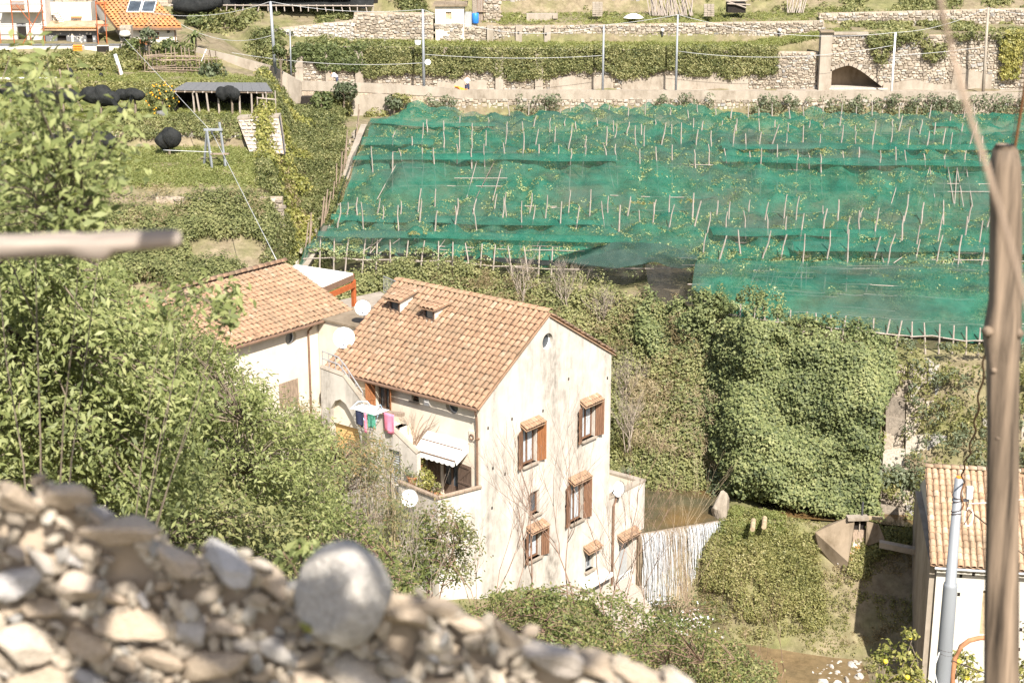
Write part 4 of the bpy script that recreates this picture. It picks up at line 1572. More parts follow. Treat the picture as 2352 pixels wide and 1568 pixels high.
# drying rack with clothes on the landing
dr = thing("drying_rack", "white and blue drying rack standing out over the stair landing", "drying rack")
c0 = hw(-1.9, 5.0, -.75)
mb = MB()
a_, b_ = E2, E1
for k in range(-5, 6):
    mb.tube([c0 + a_ * -.75 + b_ * (k * .09), c0 + a_ * .75 + b_ * (k * .09)], .012, 4)
for s in (-.75, 0, .75):
    mb.tube([c0 + a_ * s + b_ * -.5, c0 + a_ * s + b_ * .5], .018, 4)
mb.build("frame", M['frame_white'], dr)
mb = MB()
for s in (-.75, .75):
    mb.tube([c0 + a_ * s + b_ * -.45, c0 + a_ * (s * .8) + b_ * -.1 + Vector((0, 0, .28)), c0 + a_ * (s * .55) + b_ * .3 + Vector((0, 0, .22)), c0 + a_ * (s * .5) + b_ * .45], .022, 5)
    mb.tube([c0 + a_ * s * .8, c0 + a_ * s * .3 + Vector((0, 0, -.9))], .018, 4)
mb.build("arm", M['lightblue'], dr)
for (s0, s1, k, dp, m_, lb) in ((-.7, -.25, -.4, .7, 'teal', "green printed shirt hanging on the drying rack"), (-.2, -.08, -.45, .95, 'pink', "narrow pink strip of washing on the drying rack"), (0, .5, -.42, .75, 'navy', "black t-shirt hanging on the drying rack"), (.1, .6, .1, .25, 'lightblue', "pale blue towel folded over the drying rack")):
    cloth("washing", lb, "laundry", c0 + a_ * s0 + b_ * k, c0 + a_ * s1 + b_ * k, dp, m_)
cloth("towel", "bright pink towel draped over the landing parapet beside the rack", "towel", hw(-1.68, 3.7, -.8), hw(-1.68, 4.35, -.8), .95, 'pink', None, .06)


# ------------------------------------------------------------------ dishes
def sat_dish(label, c, r, face, foot, mat='dish'):
    t = thing("satellite_dish", label, "satellite dish", foot)
    c, foot = Vector(c) - Vector(foot), Vector((0, 0, 0))
    q = Vector(face).normalized().to_track_quat('Z', 'Y').to_matrix().to_4x4()
    Mx = Matrix.Translation(c) @ q
    prof = [(.001, 0)] + [(r * i / 6, .16 * r * (i / 6) ** 2) for i in range(1, 7)] + [(r * 1.01, .16 * r + .015), (r * .98, .16 * r - .03), (.001, -.04)]
    MB().lathe(prof, Mx, 24).build("reflector", M[mat], t, True)
    mb = MB()
    dn = (Vector((0, 0, -1)) - Vector(face).normalized() * Vector((0, 0, -1)).dot(Vector(face).normalized())).normalized()
    tip = c + Vector(face).normalized() * r * .9 + dn * r * .35
    mb.tube([c + dn * r * .95, tip], .016, 5)
    mb.box(tip, (.07, .1, .07))
    mb.build("feed_arm", M['iron'], t)
    mb = MB()
    mb.tube([foot, Vector((0, 0, c.z * .6)), c - Vector(face).normalized() * .1], .03, 6)
    mb.build("mast", M['rail'], t)
    return t


fc = (.1, -.88, .42)
c = at(790, 776, 76.6)
sat_dish("largest white satellite dish, by the lower roof corner of the mill house", c, .52, fc, c + Vector((.08, .1, -.85)))
c = at(833, 707, 79.4)
sat_dish("white satellite dish on the flat link roof behind the mill house roof", c, .39, fc, c + Vector((.05, .1, -.75)))
c = hw(10.75, -.25, AZ + .35)
sat_dish("white satellite dish on the parapet corner of the annex", c, .42, (-.75, -.55, .35), c + Vector((.2, .25, -.4)))
c = at(942, 1143, 69.2)
sat_dish("round white dish low on the outer wall of the lower terrace", c, .40, (-.2, -.9, .3), c + Vector((.1, .3, -.5)))

# wreath plaque near the corner
t = thing("wall_wreath", "small framed wreath hung on the cream wall beside the brown downpipe", "wreath", hw(-.03, .45, -1.55), TH)
MB().box((0, 0, 0), (.05, .36, .46)).build("board", M['cream'], t)
mb = MB()
rg = [Vector((-.05, .11 * math.cos(a), .12 * math.sin(a) - .04)) for a in np.linspace(0, 2 * math.pi, 14)]
mb.tube(rg, .035, 5)
mb.build("wreath", M['gutter'], t)

# ------------------------------------------------------------------ the house at the right edge
RB = at(2137, 1298, 70.0)
ph = math.radians(-9)
H3 = thing("roadside_house", "pale house at the right edge under a roof of pale ribbed tiles", "house", (RB.x, RB.y, -3.2), ph)
ez = RB.z + 3.2
mb = MB()
wall_face(mb, (.35, .4, ez), UX, GN, rect(0, -ez, 12, -.12), [rect(2.15, -3.55, 3.6, -1.25)], .25)
mb.add([(.35, .4, 0), (.35, 10.5, 0), (.35, 10.5, ez), (.35, 5.45, ez + 2.6), (.35, .4, ez - .1)], [(0, 1, 2, 3, 4)])
mb.build("wall", M['white'], H3)
mb = MB()
mb.box2((.05, .55, 0), (.345, 9.9, ez - .2))
mb.build("side_buttress", M['concrete'], H3)
MB().box2((2.3, .6, ez - 3.6), (4.2, .62, ez - 1.2)).build("window_board", M['cane'], H3)
MB().box((4.0, .3, ez - 2.4), (.09, .18, 2.4)).build("shutter", M['shutter_warm'], H3)
tmp_ = tile_mesh(M['tile_pale'], n=6)
s3 = 2.75 / 5.45
r3 = tiled_roof(H3, (12.3, 0, ez), Vector((0, 1, s3)).normalized(), (-1, 0, 0), 12.3, 6.1, M['tile_pale'], .30, .38, 0, lambda s, y: y > 12.3 - 5.6, tmp_)
X3 = Vector((0, 1, s3)).normalized()
Y3 = Vector((-1, 0, 0))
B4 = Matrix((X3, Y3, X3.cross(Y3))).transposed().to_4x4()
k = 0
for j in range(16):
    for i in range(19):
        if k < 300:
            t_o = link("tile", tmp_, r3)
            t_o.matrix_local = Matrix.Translation(Vector((.15 + i * .3 + random.uniform(-.012, .012), 0, ez + random.uniform(-.005, .01))) + X3 * (j * .38 + random.uniform(-.02, .02))) @ B4 @ Matrix.Rotation(random.gauss(0, .02), 4, 'Z')
            k += 1
ridge_row(r3, (-.02, 5.42, ez + 2.8), (12.3, 5.42, ez + 2.8), tmp_, 30)
mb = MB()
mb.tube([(.2, -.05, ez - .1), (12.2, -.05, ez - .1)], .07, 6)
mb.build("gutter", M['rail'], H3)
for (u, v) in ((2207, 1322), (2202, 1364), (2176, 1412), (2170, 1458), (2345, 1445), (2340, 1490), (2236, 1318)):
    r_ = Vector(ray(u, v))
    rot = Matrix.Rotation(-ph, 3, 'Z')
    e_ = rot @ (Vector(EYE) - Vector((RB.x, RB.y, -3.2)))
    d_ = rot @ r_
    q = e_ + d_ * ((.4 - e_.y) / d_.y)
    MB().box((q.x, .398, q.z), (.13, .012, .17)).build("putlog_hole", M['dark'], H3)
# ------------------------------------------------------------------ lemon grove under green shade net
ROWS = [
 ([(705,573),(1000,581),(1200,594),(1350,598),(1480,596),(1600,590),(1900,596),(2260,602),(2640,608)], [11.6,11.6,11.6,11.7,11.9,12.15,12.15,12.15,12.15]),
 ([(732,540),(1000,543),(1200,550),(1350,553),(1480,556),(1600,562),(1900,570),(2260,575),(2640,580)], [12.45]*9),
 ([(762,503),(1000,510),(1200,512),(1350,514),(1480,520),(1600,532),(1900,540),(2260,545),(2640,550)], [12.2]*9),
 ([(785,452),(1000,455),(1200,456),(1350,458),(1480,462),(1600,465),(1900,468),(2260,470),(2640,475)], [12.45]*9),
 ([(812,366),(1000,366),(1200,365),(1350,366),(1480,367),(1600,366),(1900,374),(2260,380),(2640,384)], [14.2]*9),
 ([(833,328),(1000,331),(1200,330),(1350,329),(1480,331),(1600,338),(1900,342),(2260,342),(2640,344)], [14.3]*9),
 ([(852,280),(1000,290),(1200,288),(1350,290),(1480,292),(1600,292),(1900,290),(2260,290),(2640,290)], [14.6]*9),
 ([(925,262),(1000,261),(1200,262),(1350,262),(1480,261),(1600,262),(1900,270),(2260,266),(2640,266)], [14.8]*9),
 ([(942,238),(1000,248),(1200,262),(1350,248),(1480,243),(1600,242),(1900,258),(2260,262),(2640,258)], [15.1,14.9,14.3,14.8,14.95,14.95,14.5,14.3,14.3]),
]


def row_pts(row, m):
    pts = [on(u, v, z) for (u, v), z in zip(*row)]
    P = np.array([tuple(p) for p in pts])
    s = np.concatenate([[0], np.cumsum(np.linalg.norm(np.diff(P, axis=0), axis=1))])
    t = np.linspace(0, s[-1], m)
    return np.stack([np.interp(t, s, P[:, i]) for i in range(3)], 1)


def sheet(rows, m=170, sub=7, amp=.75, seed=5, hang=.0):
    R = [row_pts(r, m) for r in rows]
    out = []
    for k in range(len(R) - 1):
        for j in range(sub):
            f = j / sub
            P = R[k] * (1 - f) + R[k + 1] * f
            P = P.copy()
            P[:, 2] += math.sin(math.pi * f) * hang
            out.append(P)
    out.append(R[-1])
    G = np.array(out)
    n_ = G.reshape(-1, 3)
    d = (fbm(n_ * np.array([.28, .22, .3]), seed, 4) - .5) * 2 * amp + (fbm(n_ * np.array([1.1, .7, .5]), seed + 9, 3) - .5) * amp * .8
    d += (np.abs(np.sin(n_[:, 0] * 1.25 + fbm(n_ * .15, 6) * 6)) * np.abs(np.sin(n_[:, 1] * .9 + fbm(n_ * .15, 7) * 6)) - .4) * amp * .75
    d += -np.abs(np.sin(n_[:, 0] * 1.55 + n_[:, 1] * .25 + fbm(n_ * .2, 2) * 5)) * amp * .32
    n_[:, 2] += d
    G = n_.reshape(G.shape)
    nr, nc = G.shape[:2]
    ii = (np.arange(nr - 1)[:, None] * nc + np.arange(nc - 1)[None, :]).ravel()
    F = np.stack([ii, ii + 1, ii + nc + 1, ii + nc], 1)
    return G, F


net = thing("shade_net", "wide green shade net spread over the terraced lemon grove", "net")
G, F = sheet(ROWS)
np_mesh("net_sheet", G.reshape(-1, 3), F, M['green_net'], None, net, None, True)
FR = [
 ([(1590,694),(1700,729),(1900,753),(2270,786),(2640,812)], [10.75,10.7,10.65,10.6,10.6]),
 ([(1588,668),(1700,690),(1900,706),(2270,730),(2640,750)], [11.5]*5),
 ([(1592,636),(1700,645),(1900,655),(2270,672),(2640,690)], [12.2]*5),
 ([(1600,594),(1700,594),(1900,600),(2270,606),(2640,612)], [12.1]*5),
]
G2, F2 = sheet(FR, 110, 8, .2, 31)
np_mesh("net_sheet", G2.reshape(-1, 3), F2, M['green_net'], None, net, None, True)
lv_ = []
for rr_ in ROWS:
    q = row_pts(rr_, 2)[0]
    lv_.append(q)
lv_ = np.array(lv_)
ls = np.array([np.interp(np.linspace(0, 8, 70), np.arange(9), lv_[:, i]) for i in range(3)]).T
V = []
for j in range(7):
    f = j / 6
    w_ = (fbm(ls * .9 + j * .3, 3) - .4) * .5
    V.append(ls + np.stack([-.15 - .55 * f + w_ * f, -.25 * f + 0 * w_, .05 - 1.5 * f + w_], 1))
V = np.array(V)
ii = (np.arange(6)[:, None] * 70 + np.arange(69)[None, :]).ravel()
np_mesh("net_side", V.reshape(-1, 3), np.stack([ii, ii + 1, ii + 71, ii + 70], 1), M['green_net'], None, net, None, True)
# loose ridges of doubled cloth along the rows
for (k, v_) in ((1, 0), (2, 0), (4, 0), (5, 0), (6, 0)):
    P = row_pts(ROWS[k], 120)
    n_ = len(P)
    vs, fs = [], []
    for i in range(n_):
        w0 = .3 + 1.3 * n1(i * .13, k * 3.3)
        zz_ = .12 + .25 * n1(i * .21, k, 4)
        for (dy, dz) in ((-w0, -.02), (-.1, zz_), (w0 * .7, .04)):
            vs.append((P[i, 0], P[i, 1] + dy, P[i, 2] + dz + .12))
    for i in range(n_ - 1):
        if n1(i * .08, k * 7.7, 2) > .42:
            for j in range(2):
                fs.append((i * 3 + j, (i + 1) * 3 + j, (i + 1) * 3 + j + 1, i * 3 + j + 1))
    MB().add(vs, fs).build("net_fold", M['green_net'], net, True)
bn = thing("shade_net", "dark grey net bulging over the step at the front of the green grove", "net")
BR = [
 ([(1262,598),(1350,607),(1430,616),(1480,604),(1560,616),(1600,616)], [11.6,11.5,11.4,11.7,11.7,11.8]),
 ([(1285,588),(1360,578),(1450,574),(1500,580),(1560,590),(1601,597)], [12.0,12.2,12.3,12.35,12.4,12.4]),
 ([(1330,574),(1400,557),(1470,556),(1520,562),(1570,576),(1602,588)], [12.5,12.75,12.85,12.8,12.7,12.5]),
]
G3, F3 = sheet(BR, 60, 8, .22, 77)
np_mesh("net_sheet", G3.reshape(-1, 3), F3, M['grey_net'], None, bn, None, True)


def curtain(tops, bots, mat, m=40, amp=.22):
    T, Bm = row_pts(tops, m), row_pts(bots, m)
    V = []
    for j in range(9):
        f = j / 8
        P = T * (1 - f) + Bm * f
        P = P.copy()
        P[:, 1] += (fbm(P * 1.3, 8) - .5) * amp * 2 * math.sin(math.pi * (f * .8 + .1))
        V.append(P)
    V = np.array(V)
    ii = (np.arange(8)[:, None] * m + np.arange(m - 1)[None, :]).ravel()
    return np_mesh("net_curtain", V.reshape(-1, 3), np.stack([ii, ii + 1, ii + m + 1, ii + m], 1), M[mat], None, bn, None, True)


curtain(([(1290,600),(1350,608),(1430,617),(1482,606)], [11.6,11.5,11.4,11.7]), ([(1290,614),(1350,632),(1430,655),(1484,642)], [11.0,10.8,10.3,10.5]), 'black_sheer')
curtain(([(1482,606),(1540,612),(1592,622)], [11.7,11.7,11.9]), ([(1494,688),(1540,700),(1584,712)], [10.2,10.0,9.95]), 'black_sheer')
curtain(([(708,576),(1000,583),(1300,600)], [11.5,11.5,11.6]), ([(712,583),(1000,591),(1300,612)], [11.3,11.3,11.3]), 'black_net', 60)
curtain(([(1592,696),(1700,730),(1900,754),(2270,787)], [10.7,10.65,10.6,10.55]), ([(1592,700),(1700,736),(1900,760),(2270,794)], [10.5,10.45,10.4,10.35]), 'black_net', 60, .1)

# the pole frame that carries the nets
pg = thing("pole_pergola", "chestnut pole frame standing up through the green shade net", "pergola")
PROWS = [
 (lambda u: 583 + (u - 1610) * .03, 1612, 2270, 50, 60, 12.15, .10),
 (lambda u: 513 + max(0, u - 1500) * .055, 778, 2270, 44, 46, 12.3, .03),
 (lambda u: 487 + max(0, u - 1500) * .03, 792, 2270, 46, 42, 12.3, .06),
 (lambda u: 363 + max(0, u - 1500) * .02, 856, 2270, 39, 27, 14.3, -.08),
 (lambda u: 331, 906, 2270, 37, 37, 14.3, .08),
 (lambda u: 293, 985, 2270, 37, 19, 14.6, .05),
 (lambda u: 259, 1172, 2270, 34, 16, 14.8, .0),
]
for (vf, u0, u1, st_, hpx, z, lean) in PROWS:
    u = u0
    while u < u1:
        uu = u + random.uniform(-10, 10)
        b = on(uu, vf(uu) + random.uniform(-7, 7), z)
        h = hpx * random.uniform(.6, 1.25) * b.y * 1.04 / 3800
        l = random.gauss(lean, .09)
        l2 = random.gauss(0, .07)
        top = b + Vector((l * h, l2 * h, h))
        base = b - Vector((l * 2.4, 0, 2.5))
        mid = b.lerp(top, .5) + Vector((random.gauss(0, .04), 0, 0))
        r = random.uniform(.042, .06)
        MB().tube([base, b, mid, top], [r * 1.15, r, r * .9, r * .75], 5).build("pole", M['wood_pole'], pg)
        u += st_ * random.uniform(.8, 1.2)
for (row, u0, u1, st_) in ((ROWS[0], 735, 1300, 34), (FR[0], 1600, 2290, 31)):
    us = [p[0] for p in row[0]]
    vs_ = [p[1] for p in row[0]]
    u = u0
    while u < u1:
        z = float(np.interp(u, us, row[1]))
        b = on(u, float(np.interp(u, us, vs_)), z)
        g = ground_z(b.x, b.y) - .3
        dx = random.gauss(.05, .12)
        MB().tube([(b.x - dx, b.y - .1, max(g, z - 1.5)), (b.x, b.y, z - .1), (b.x + dx * .8, b.y + .15, z + .75)], [.06, .05, .04], 5).build("pole", M['wood_pole'], pg)
        u += st_ * random.uniform(.85, 1.15)
RL = []
for k, dz in ((0, -.12), (1, -.2), (2, -.2), (3, -.2), (4, -.2), (5, -.25), (6, -.25)):
    RL.append((ROWS[k], dz - .42))
for k, dz in ((0, .02), (1, -.16), (2, -.2), (3, -.15)):
    RL.append((FR[k], dz - (.0 if k == 0 else .28)))
for (row, dz) in RL:
    P = row_pts(row, 16)
    for i in range(15):
        a, b = Vector(P[i]), Vector(P[i + 1])
        MB().tube([a + Vector((-.3, 0, dz + random.uniform(-.08, .08))), a.lerp(b, .5) + Vector((0, 0, dz + random.uniform(-.1, .1))), b + Vector((.3, 0, dz + random.uniform(-.08, .08)))], [.045, .04, .035], 5).build("rail", M['wood_pole'], pg)
# upright and crossing sticks behind the sloping net faces, too many to pick apart
mb = MB()
for (A_, B_r, n_) in ((ROWS[3], ROWS[4], 46), (FR[1], FR[2], 40), (FR[2], FR[3], 40), (FR[0], FR[1], 44), (ROWS[0], ROWS[1], 50)):
    PA, PB = row_pts(A_, 90), row_pts(B_r, 90)
    for f in (.15, .35, .55, .75, .92):
        Q = PA * (1 - f) + PB * f
        for i in range(0, 84, 6):
            if n1(i * .09, f * 5, A_[1][0]) > .6:
                mb.tube([Vector(Q[i]) - Vector((0, -.1, .12 + random.uniform(0, .1))), Vector(Q[i + 6]) - Vector((0, -.1, .1 + random.uniform(0, .1)))], .028, 4)
    for i in range(n_):
        q = random.uniform(0, 88)
        a = Vector(PA[int(q)])
        b = Vector(PB[min(89, int(q) + random.randint(-1, 1))])
        if n1(q * .09, 2, A_[1][0]) > .55:
            mb.tube([a - Vector((0, 0, .15)), b - Vector((0, 0, .18))], .03, 4)
mb.build("sticks", M['wood_pole'], pg, kind='stuff')
# lemon foliage pressing up against the cloth
Pc = G[:, :, :].reshape(-1, 3)
sel = RNG.integers(0, G.shape[0] - 1, 9000), RNG.integers(0, G.shape[1] - 1, 9000)
fr = RNG.random((9000, 1))
P = G[sel] * fr + G[sel[0] + 1, sel[1] + 1] * (1 - fr)
P[:, 2] -= .1 + RNG.random(9000) * .35
m_ = fbm(P * .3, 40) > .38
steep = (sel[0] >= 21) & (sel[0] < 28)
m_ &= ~(steep & (fbm(P * .16, 51) < .5))
P = P[m_]
sel2 = RNG.integers(0, G2.shape[0] - 1, 2600), RNG.integers(0, G2.shape[1] - 1, 2600)
P2 = G2[sel2].copy()
P2[:, 2] -= .16 + RNG.random(2600) * .4
P2 = P2[fbm(P2 * .3, 60) > .5]
P = np.concatenate([P, P2])
Nn = np.tile([[0, -.3, .95]], (len(P), 1))
cover("lemon_foliage", P, Nn, .4, 26, .07, M['lemon_leaf'], "lemon tree foliage pressing against the underside of the green net", "foliage", .6, .5)
# yellow green sprigs poking through gaps of the net
P = []
for (u0, u1, v, z) in ((920, 1000, 352, 14.4), (1160, 1230, 349, 14.4), (2120, 2260, 352, 14.5), (1690, 1760, 350, 14.4), (940, 980, 540, 12.7), (1870, 1920, 347, 14.4), (1450, 1500, 470, 12.9), (1560, 1600, 465, 12.9)):
    for i in range(13):
        q = on(random.uniform(u0, u1), v + random.uniform(-3, 3), z)
        P.append((q.x, q.y, q.z + .1))
P = np.array(P)
cover("net_gap_sprigs", P, np.tile([[0, -.3, .95]], (len(P), 1)), .13, 9, .06, M['weed'], "yellow green sprigs poking through slits of the green net", "foliage")

# ------------------------------------------------------------------ ivy, weeds and grass on the slopes
def lumps(P, Nn, amp, sc, s):
    f = fbm(P * sc, s, 2)
    return P + Nn * ((f - .3) * amp)[:, None]


# big dark ivy mass on the right bank
P, Nn = patch(.075, .235, 9.0, 10.0, 6800)
a_ = P[:, 0] / (P[:, 1] + 6)
hgt = np.clip((P[:, 2] - 2) / 8, 0, 1)
edge = (fbm(P * .3, 91, 3) - .5) * .05
m_ = (a_ < .214 + edge) & (a_ > .072 + (1 - hgt) * .05 + edge * .8)
P, Nn = keep(P, Nn, m_)
hgt = np.clip((P[:, 2] - 2) / 8, 0, 1)
fall = np.clip((P[:, 0] / (P[:, 1] + 6) - .072 - (1 - hgt) * .05) / .035, .15, 1)
big = (fbm(P * .16, 4, 2) - .38) * 4.6 * fall + (fbm(P * .55, 5, 2) - .4) * 3.2
P = P + (Nn + np.array([0, -.2, .1])) * big[:, None]
m_ = fbm(P * .6, 14, 2) > .30
P, Nn = keep(P, Nn, m_)
cover("ivy", P, Nn + np.array([0, -.25, .35]), .40, 42, .085, M['ivy_dark'], "deep glossy ivy mass tumbling down the right bank below the net", "ivy", .8, .75, .45)
# yellower fringe of it under the net
P, Nn = patch(.10, .215, 9.72, 10.0, 700)
P = lumps(P, Nn, .9, .5, 6)
cover("ivy", P, Nn, .36, 40, .08, M['ivy'], "paler ivy fringe along the top of the right bank", "ivy", .8, .7)
# mixed scrub behind the mill house
P, Nn = patch(-.12, .118, 8.7, 10.0, 4300)
P = lumps(P, Nn, 2.2, .3, 9)
P, Nn = keep(P, Nn, (P[:, 2] > 6.2) | (P[:, 0] > 3.5) | (P[:, 0] < -9))
cover("ivy", P, Nn + np.array([0, -.2, .3]), .42, 42, .08, M['ivy'], "sunlit ivy and scrub on the bank behind the mill house roof", "ivy", .85, .65)
P, Nn = patch(.03, .13, 8.9, 9.75, 700)
P = lumps(P, Nn, 2.2, .3, 10)
cover("scrub", P, Nn, .42, 40, .09, M['weed'], "dry olive scrub low on the bank right of the mill house", "scrub", .9, .35, .7)
P, Nn = patch(.07, .125, 9.15, 9.55, 260)
P = lumps(P, Nn, 1.4, .35, 10)
cover("dry_reeds", P, Nn + np.array([0, -.6, .2]), .5, 60, .2, M['dry'], "straw coloured dry reeds drooping over the pool", "reeds", .9, .06, .5, .9)
P, Nn = patch(.07, .13, 8.35, 8.95, 170)
P[:, 2] = np.maximum(P[:, 2], 2.2)
P = P[P[:, 1] > 87.2]
cover("bank_bushes", P, np.tile([[0, -.5, .7]], (len(P), 1)), .5, 60, .085, M['ivy_dark'], "dark bushes overhanging the far edge of the pool", "bushes", .9)
# left banks
P, Nn = patch(-.34, -.140, 8.9, 9.93, 5200)
P = lumps(P, Nn, 1.7, .3, 19)
P[:, 2] -= np.clip((P[:, 1] - 106) / 6, 0, 1) * .9
bare = fbm(P * np.array([.25, .25, .35]), 23, 3)
P, Nn = keep(P, Nn, bare > .40)
cover("ivy", P, Nn + np.array([0, -.2, .3]), .42, 38, .085, M['ivy'], "yellow green ivy covering the bank below the left grass terrace", "ivy", .85, .65)
P, Nn = patch(-.34, -.12, 7.6, 9.0, 1900)
P = lumps(P, Nn, 2.4, .3, 25)
cover("scrub", P, Nn, .5, 40, .1, M['weed'], "tangled scrub at the foot of the left bank behind the tiled house", "scrub", .9, .5)
P, Nn = patch(-.34, -.145, 9.0, 9.9, 700)
P, Nn = keep(P, Nn, fbm(P * .3, 123, 3) > .5)
cover("dry_stems", P + Nn * .7, Nn, .4, 26, .12, M['dry'], "dead brown stems and leaves among the ivy of the left bank", "dry plants", .8, .16, .6)
P, Nn = patch(-.05, .13, 9.2, 10.0, 700)
P, Nn = keep(P, Nn, fbm(P * .3, 133, 3) > .5)
cover("dry_stems", P + Nn * 1.0, Nn, .4, 26, .12, M['dry'], "dead stems and dry leaves among the scrub behind the mill house", "dry plants", .8, .16, .6)
# gully
P, Nn = patch(-.146, -.098, 8.5, 15.9, 3900)
P = lumps(P, Nn, 2.0, .3, 29)
P, Nn = keep(P, Nn, (P[:, 0] / (P[:, 1] + 6) < -.112 + np.clip((P[:, 1] - 103) / 45, 0, 1) * .03) | (P[:, 1] < 101))
cover("ivy", P, Nn, .45, 40, .085, M['ivy'], "leafy growth filling the gully left of the green net", "ivy", .9, .6)
P, Nn = patch(-.146, -.118, 10.3, 14.6, 300)
P, Nn = keep(P, Nn, fbm(P * .2, 33) > .52)
cover("gully_bushes", P + Nn * .6, Nn, .8, 60, .13, M['yellow_bush'], "yellowish bushes in the upper gully below the road", "bushes", 1.)
P, Nn = patch(-.14, -.122, 10.6, 11.6, 60)
cover("dry_shrub", P + Nn * .5, Nn, .7, 50, .14, M['dry'], "russet dry shrub patch in the gully", "shrubs", .9, .3)
# bank between canal and lower stream
P, Nn = patch(.118, .262, 7.12, 8.05, 3000)
P = lumps(P, Nn, .9, .5, 39)
m_ = fbm(P * .28, 43, 3)
P1, N1 = keep(P, Nn, (m_ > .53) & ~((np.abs(P[:, 0] - 16.6) < .7) & (P[:, 2] > -1.5)))
cover("weeds", P1, N1, .28, 26, .07, M['weed'], "low weeds on the bank between the canal and the stream", "weeds", .8, .5, .7)
P, Nn = patch(.118, .262, 7.1, 8.0, 1300)
P, Nn = keep(P, Nn, fbm(P * .35, 143, 3) > .56)
cover("dry_grass", P, Nn, .24, 22, .10, M['dry'], "patches of straw coloured dry grass on the stream bank", "dry grass", .8, .14, .6)
P, Nn = patch(.112, .28, 6.8, 8.2, 3800)
P, Nn = keep(P, Nn, (fbm(P * .5, 151, 3) > .40) & (P[:, 2] > -2.9))
cover("ground_cover", P + Nn * .05, Nn, .15, 9, .055, M['weed'], "thin low plants dotted over the earthy stream bank", "ground cover", .7, .5)
P, Nn = patch(.02, .14, 5.0, 7.0, 1500)
P, Nn = keep(P, Nn, fbm(P * .4, 153, 3) > .42)
cover("ground_cover", P + Nn * .05, Nn, .22, 12, .07, M['bramble'], "low green plants on the slope in front of the mill house foot", "ground cover", .8, .5)
P, Nn = patch(.12, .165, 7.75, 8.3, 300)
cover("ground_cover", P + Nn * .1, Nn, .3, 30, .08, M['grass'], "grassy mound top beside the weir", "ground cover", .6, .4)
P, Nn = patch(.118, .29, 8.3, 9.3, 1700)
P = lumps(P, Nn, 1.0, .5, 47)
P, Nn = keep(P, Nn, P[:, 1] > 84.4 - (P[:, 0] - 13) * .2)
cover("bank_bushes", P, Nn + np.array([0, -.2, .4]), .4, 34, .10, M['bluegreen'], "grey green plants along the far edge of the canal", "bushes", 1., .45)
# stepped stony bank at the far right
P, Nn = patch(.218, .36, 9.0, 10.02, 520)
P, Nn = keep(P, Nn, fbm(P * np.array([.4, .4, .9]), 53, 3) > .47)
P = P + Nn * .75
cover("weeds", P, Nn, .36, 24, .11, M['weed'], "sparse weeds on the pale stepped bank at the far right", "weeds", .8, .4, .7)
P, Nn = patch(.222, .36, 9.0, 10.02, 170)
P = P + Nn * .8
cover("weeds", P, Nn, .34, 26, .11, M['bluegreen'], "grey green tufts on the pale stepped bank at the far right", "weeds", .9, .4)


def face_pts(x0_, x1_, z0_, z1_, y, n, dens=None):
    P = np.stack([RNG.uniform(x0_, x1_, n), np.full(n, y), RNG.uniform(z0_, z1_, n)], 1)
    if dens is not None:
        P = P[dens(P)]
    return P, np.tile([[0., -.9, .45]], (len(P), 1))


# creepers on the road wall
ragged = lambda P: P[:, 2] > 15.75 + (fbm(P * np.array([.35, 1, .4]), 61, 3) - .5) * 2.6 + np.where(P[:, 0] < X158(840), .5, 0)
P, Nn = face_pts(X158(845), X158(1760), 15.3, 18.2, 157.7, 2300, ragged)
cover("creepers", P, Nn, .40, 34, .095, M['ivy'], "creepers hanging over the upper half of the road wall", "creepers", .8, .6)
P, Nn = face_pts(X158(690), X158(850), 16.2, 18.4, 157.7, 260, lambda P: fbm(P * .6, 62) > .42)
cover("creepers", P, Nn, .42, 30, .14, M['ivy_dark'], "thin creepers over the buttressed left end of the road wall", "creepers", .8, .6)
P, Nn = face_pts(X158(1955), X158(2560), 16.6, 19.6, 157.6, 520, lambda P: (fbm(P * .4, 63, 3) + (P[:, 2] - 18.2) * .16) > .54)
cover("creepers", P, Nn, .42, 30, .14, M['ivy'], "green plants rooted along the top of the arched wall", "creepers", .8, .5)
P, Nn = face_pts(X158(2255), X158(2300), 15.5, 19.6, 157.5, 60)
cover("creepers", P, Nn, .42, 36, .13, M['yellow_bush'], "bright creeper column near the right utility pole on the arched wall", "creepers", .8, .6)
# grass strip above the road wall
P, Nn = patch(-.112, .19, 19.0, 20.0, 2600)
cover("grass", P + Nn * .05, Nn, .3, 16, .17, M['grass'], "bright grass on the strip above the road wall", "grass", 1., .18, .5)
P, Nn = patch(-.07, .19, 21.0, 21.8, 1300)
cover("grass", P + Nn * .05, Nn, .3, 12, .15, M['grass'], "short grass along the top of the pier terrace", "grass", .8, .2, .5)
P, Nn = patch(-.03, .2, 21.3, 23.4, 1900)
P, Nn = keep(P, Nn, fbm(P * .25, 71, 3) > .47)
cover("weeds", P, Nn, .4, 24, .14, M['ivy'], "green weeds over the highest terraces along the top of the view", "weeds", .8, .5)
P, Nn = patch(-.13, -.05, 19.2, 22.8, 1100)
P_, N_ = patch(-.2, -.132, 18.2, 20.4, 700)
P, Nn = np.concatenate([P, P_]), np.concatenate([Nn, N_])
P, Nn = keep(P, Nn, fbm(P * .22, 72, 3) > .47)
cover("scrub", P, Nn, .6, 30, .16, M['ivy'], "scrub over the slope between the orange roofed house and the stone hut", "scrub", .9, .5)
P, Nn = patch(.19, .36, 19.1, 22.8, 2300)
P, Nn = keep(P, Nn, fbm(P * .3, 73, 3) > .44)
cover("scrub", P, Nn, .45, 28, .15, M['ivy'], "bushy rows on the terraces above the arched wall", "scrub", .9, .5)
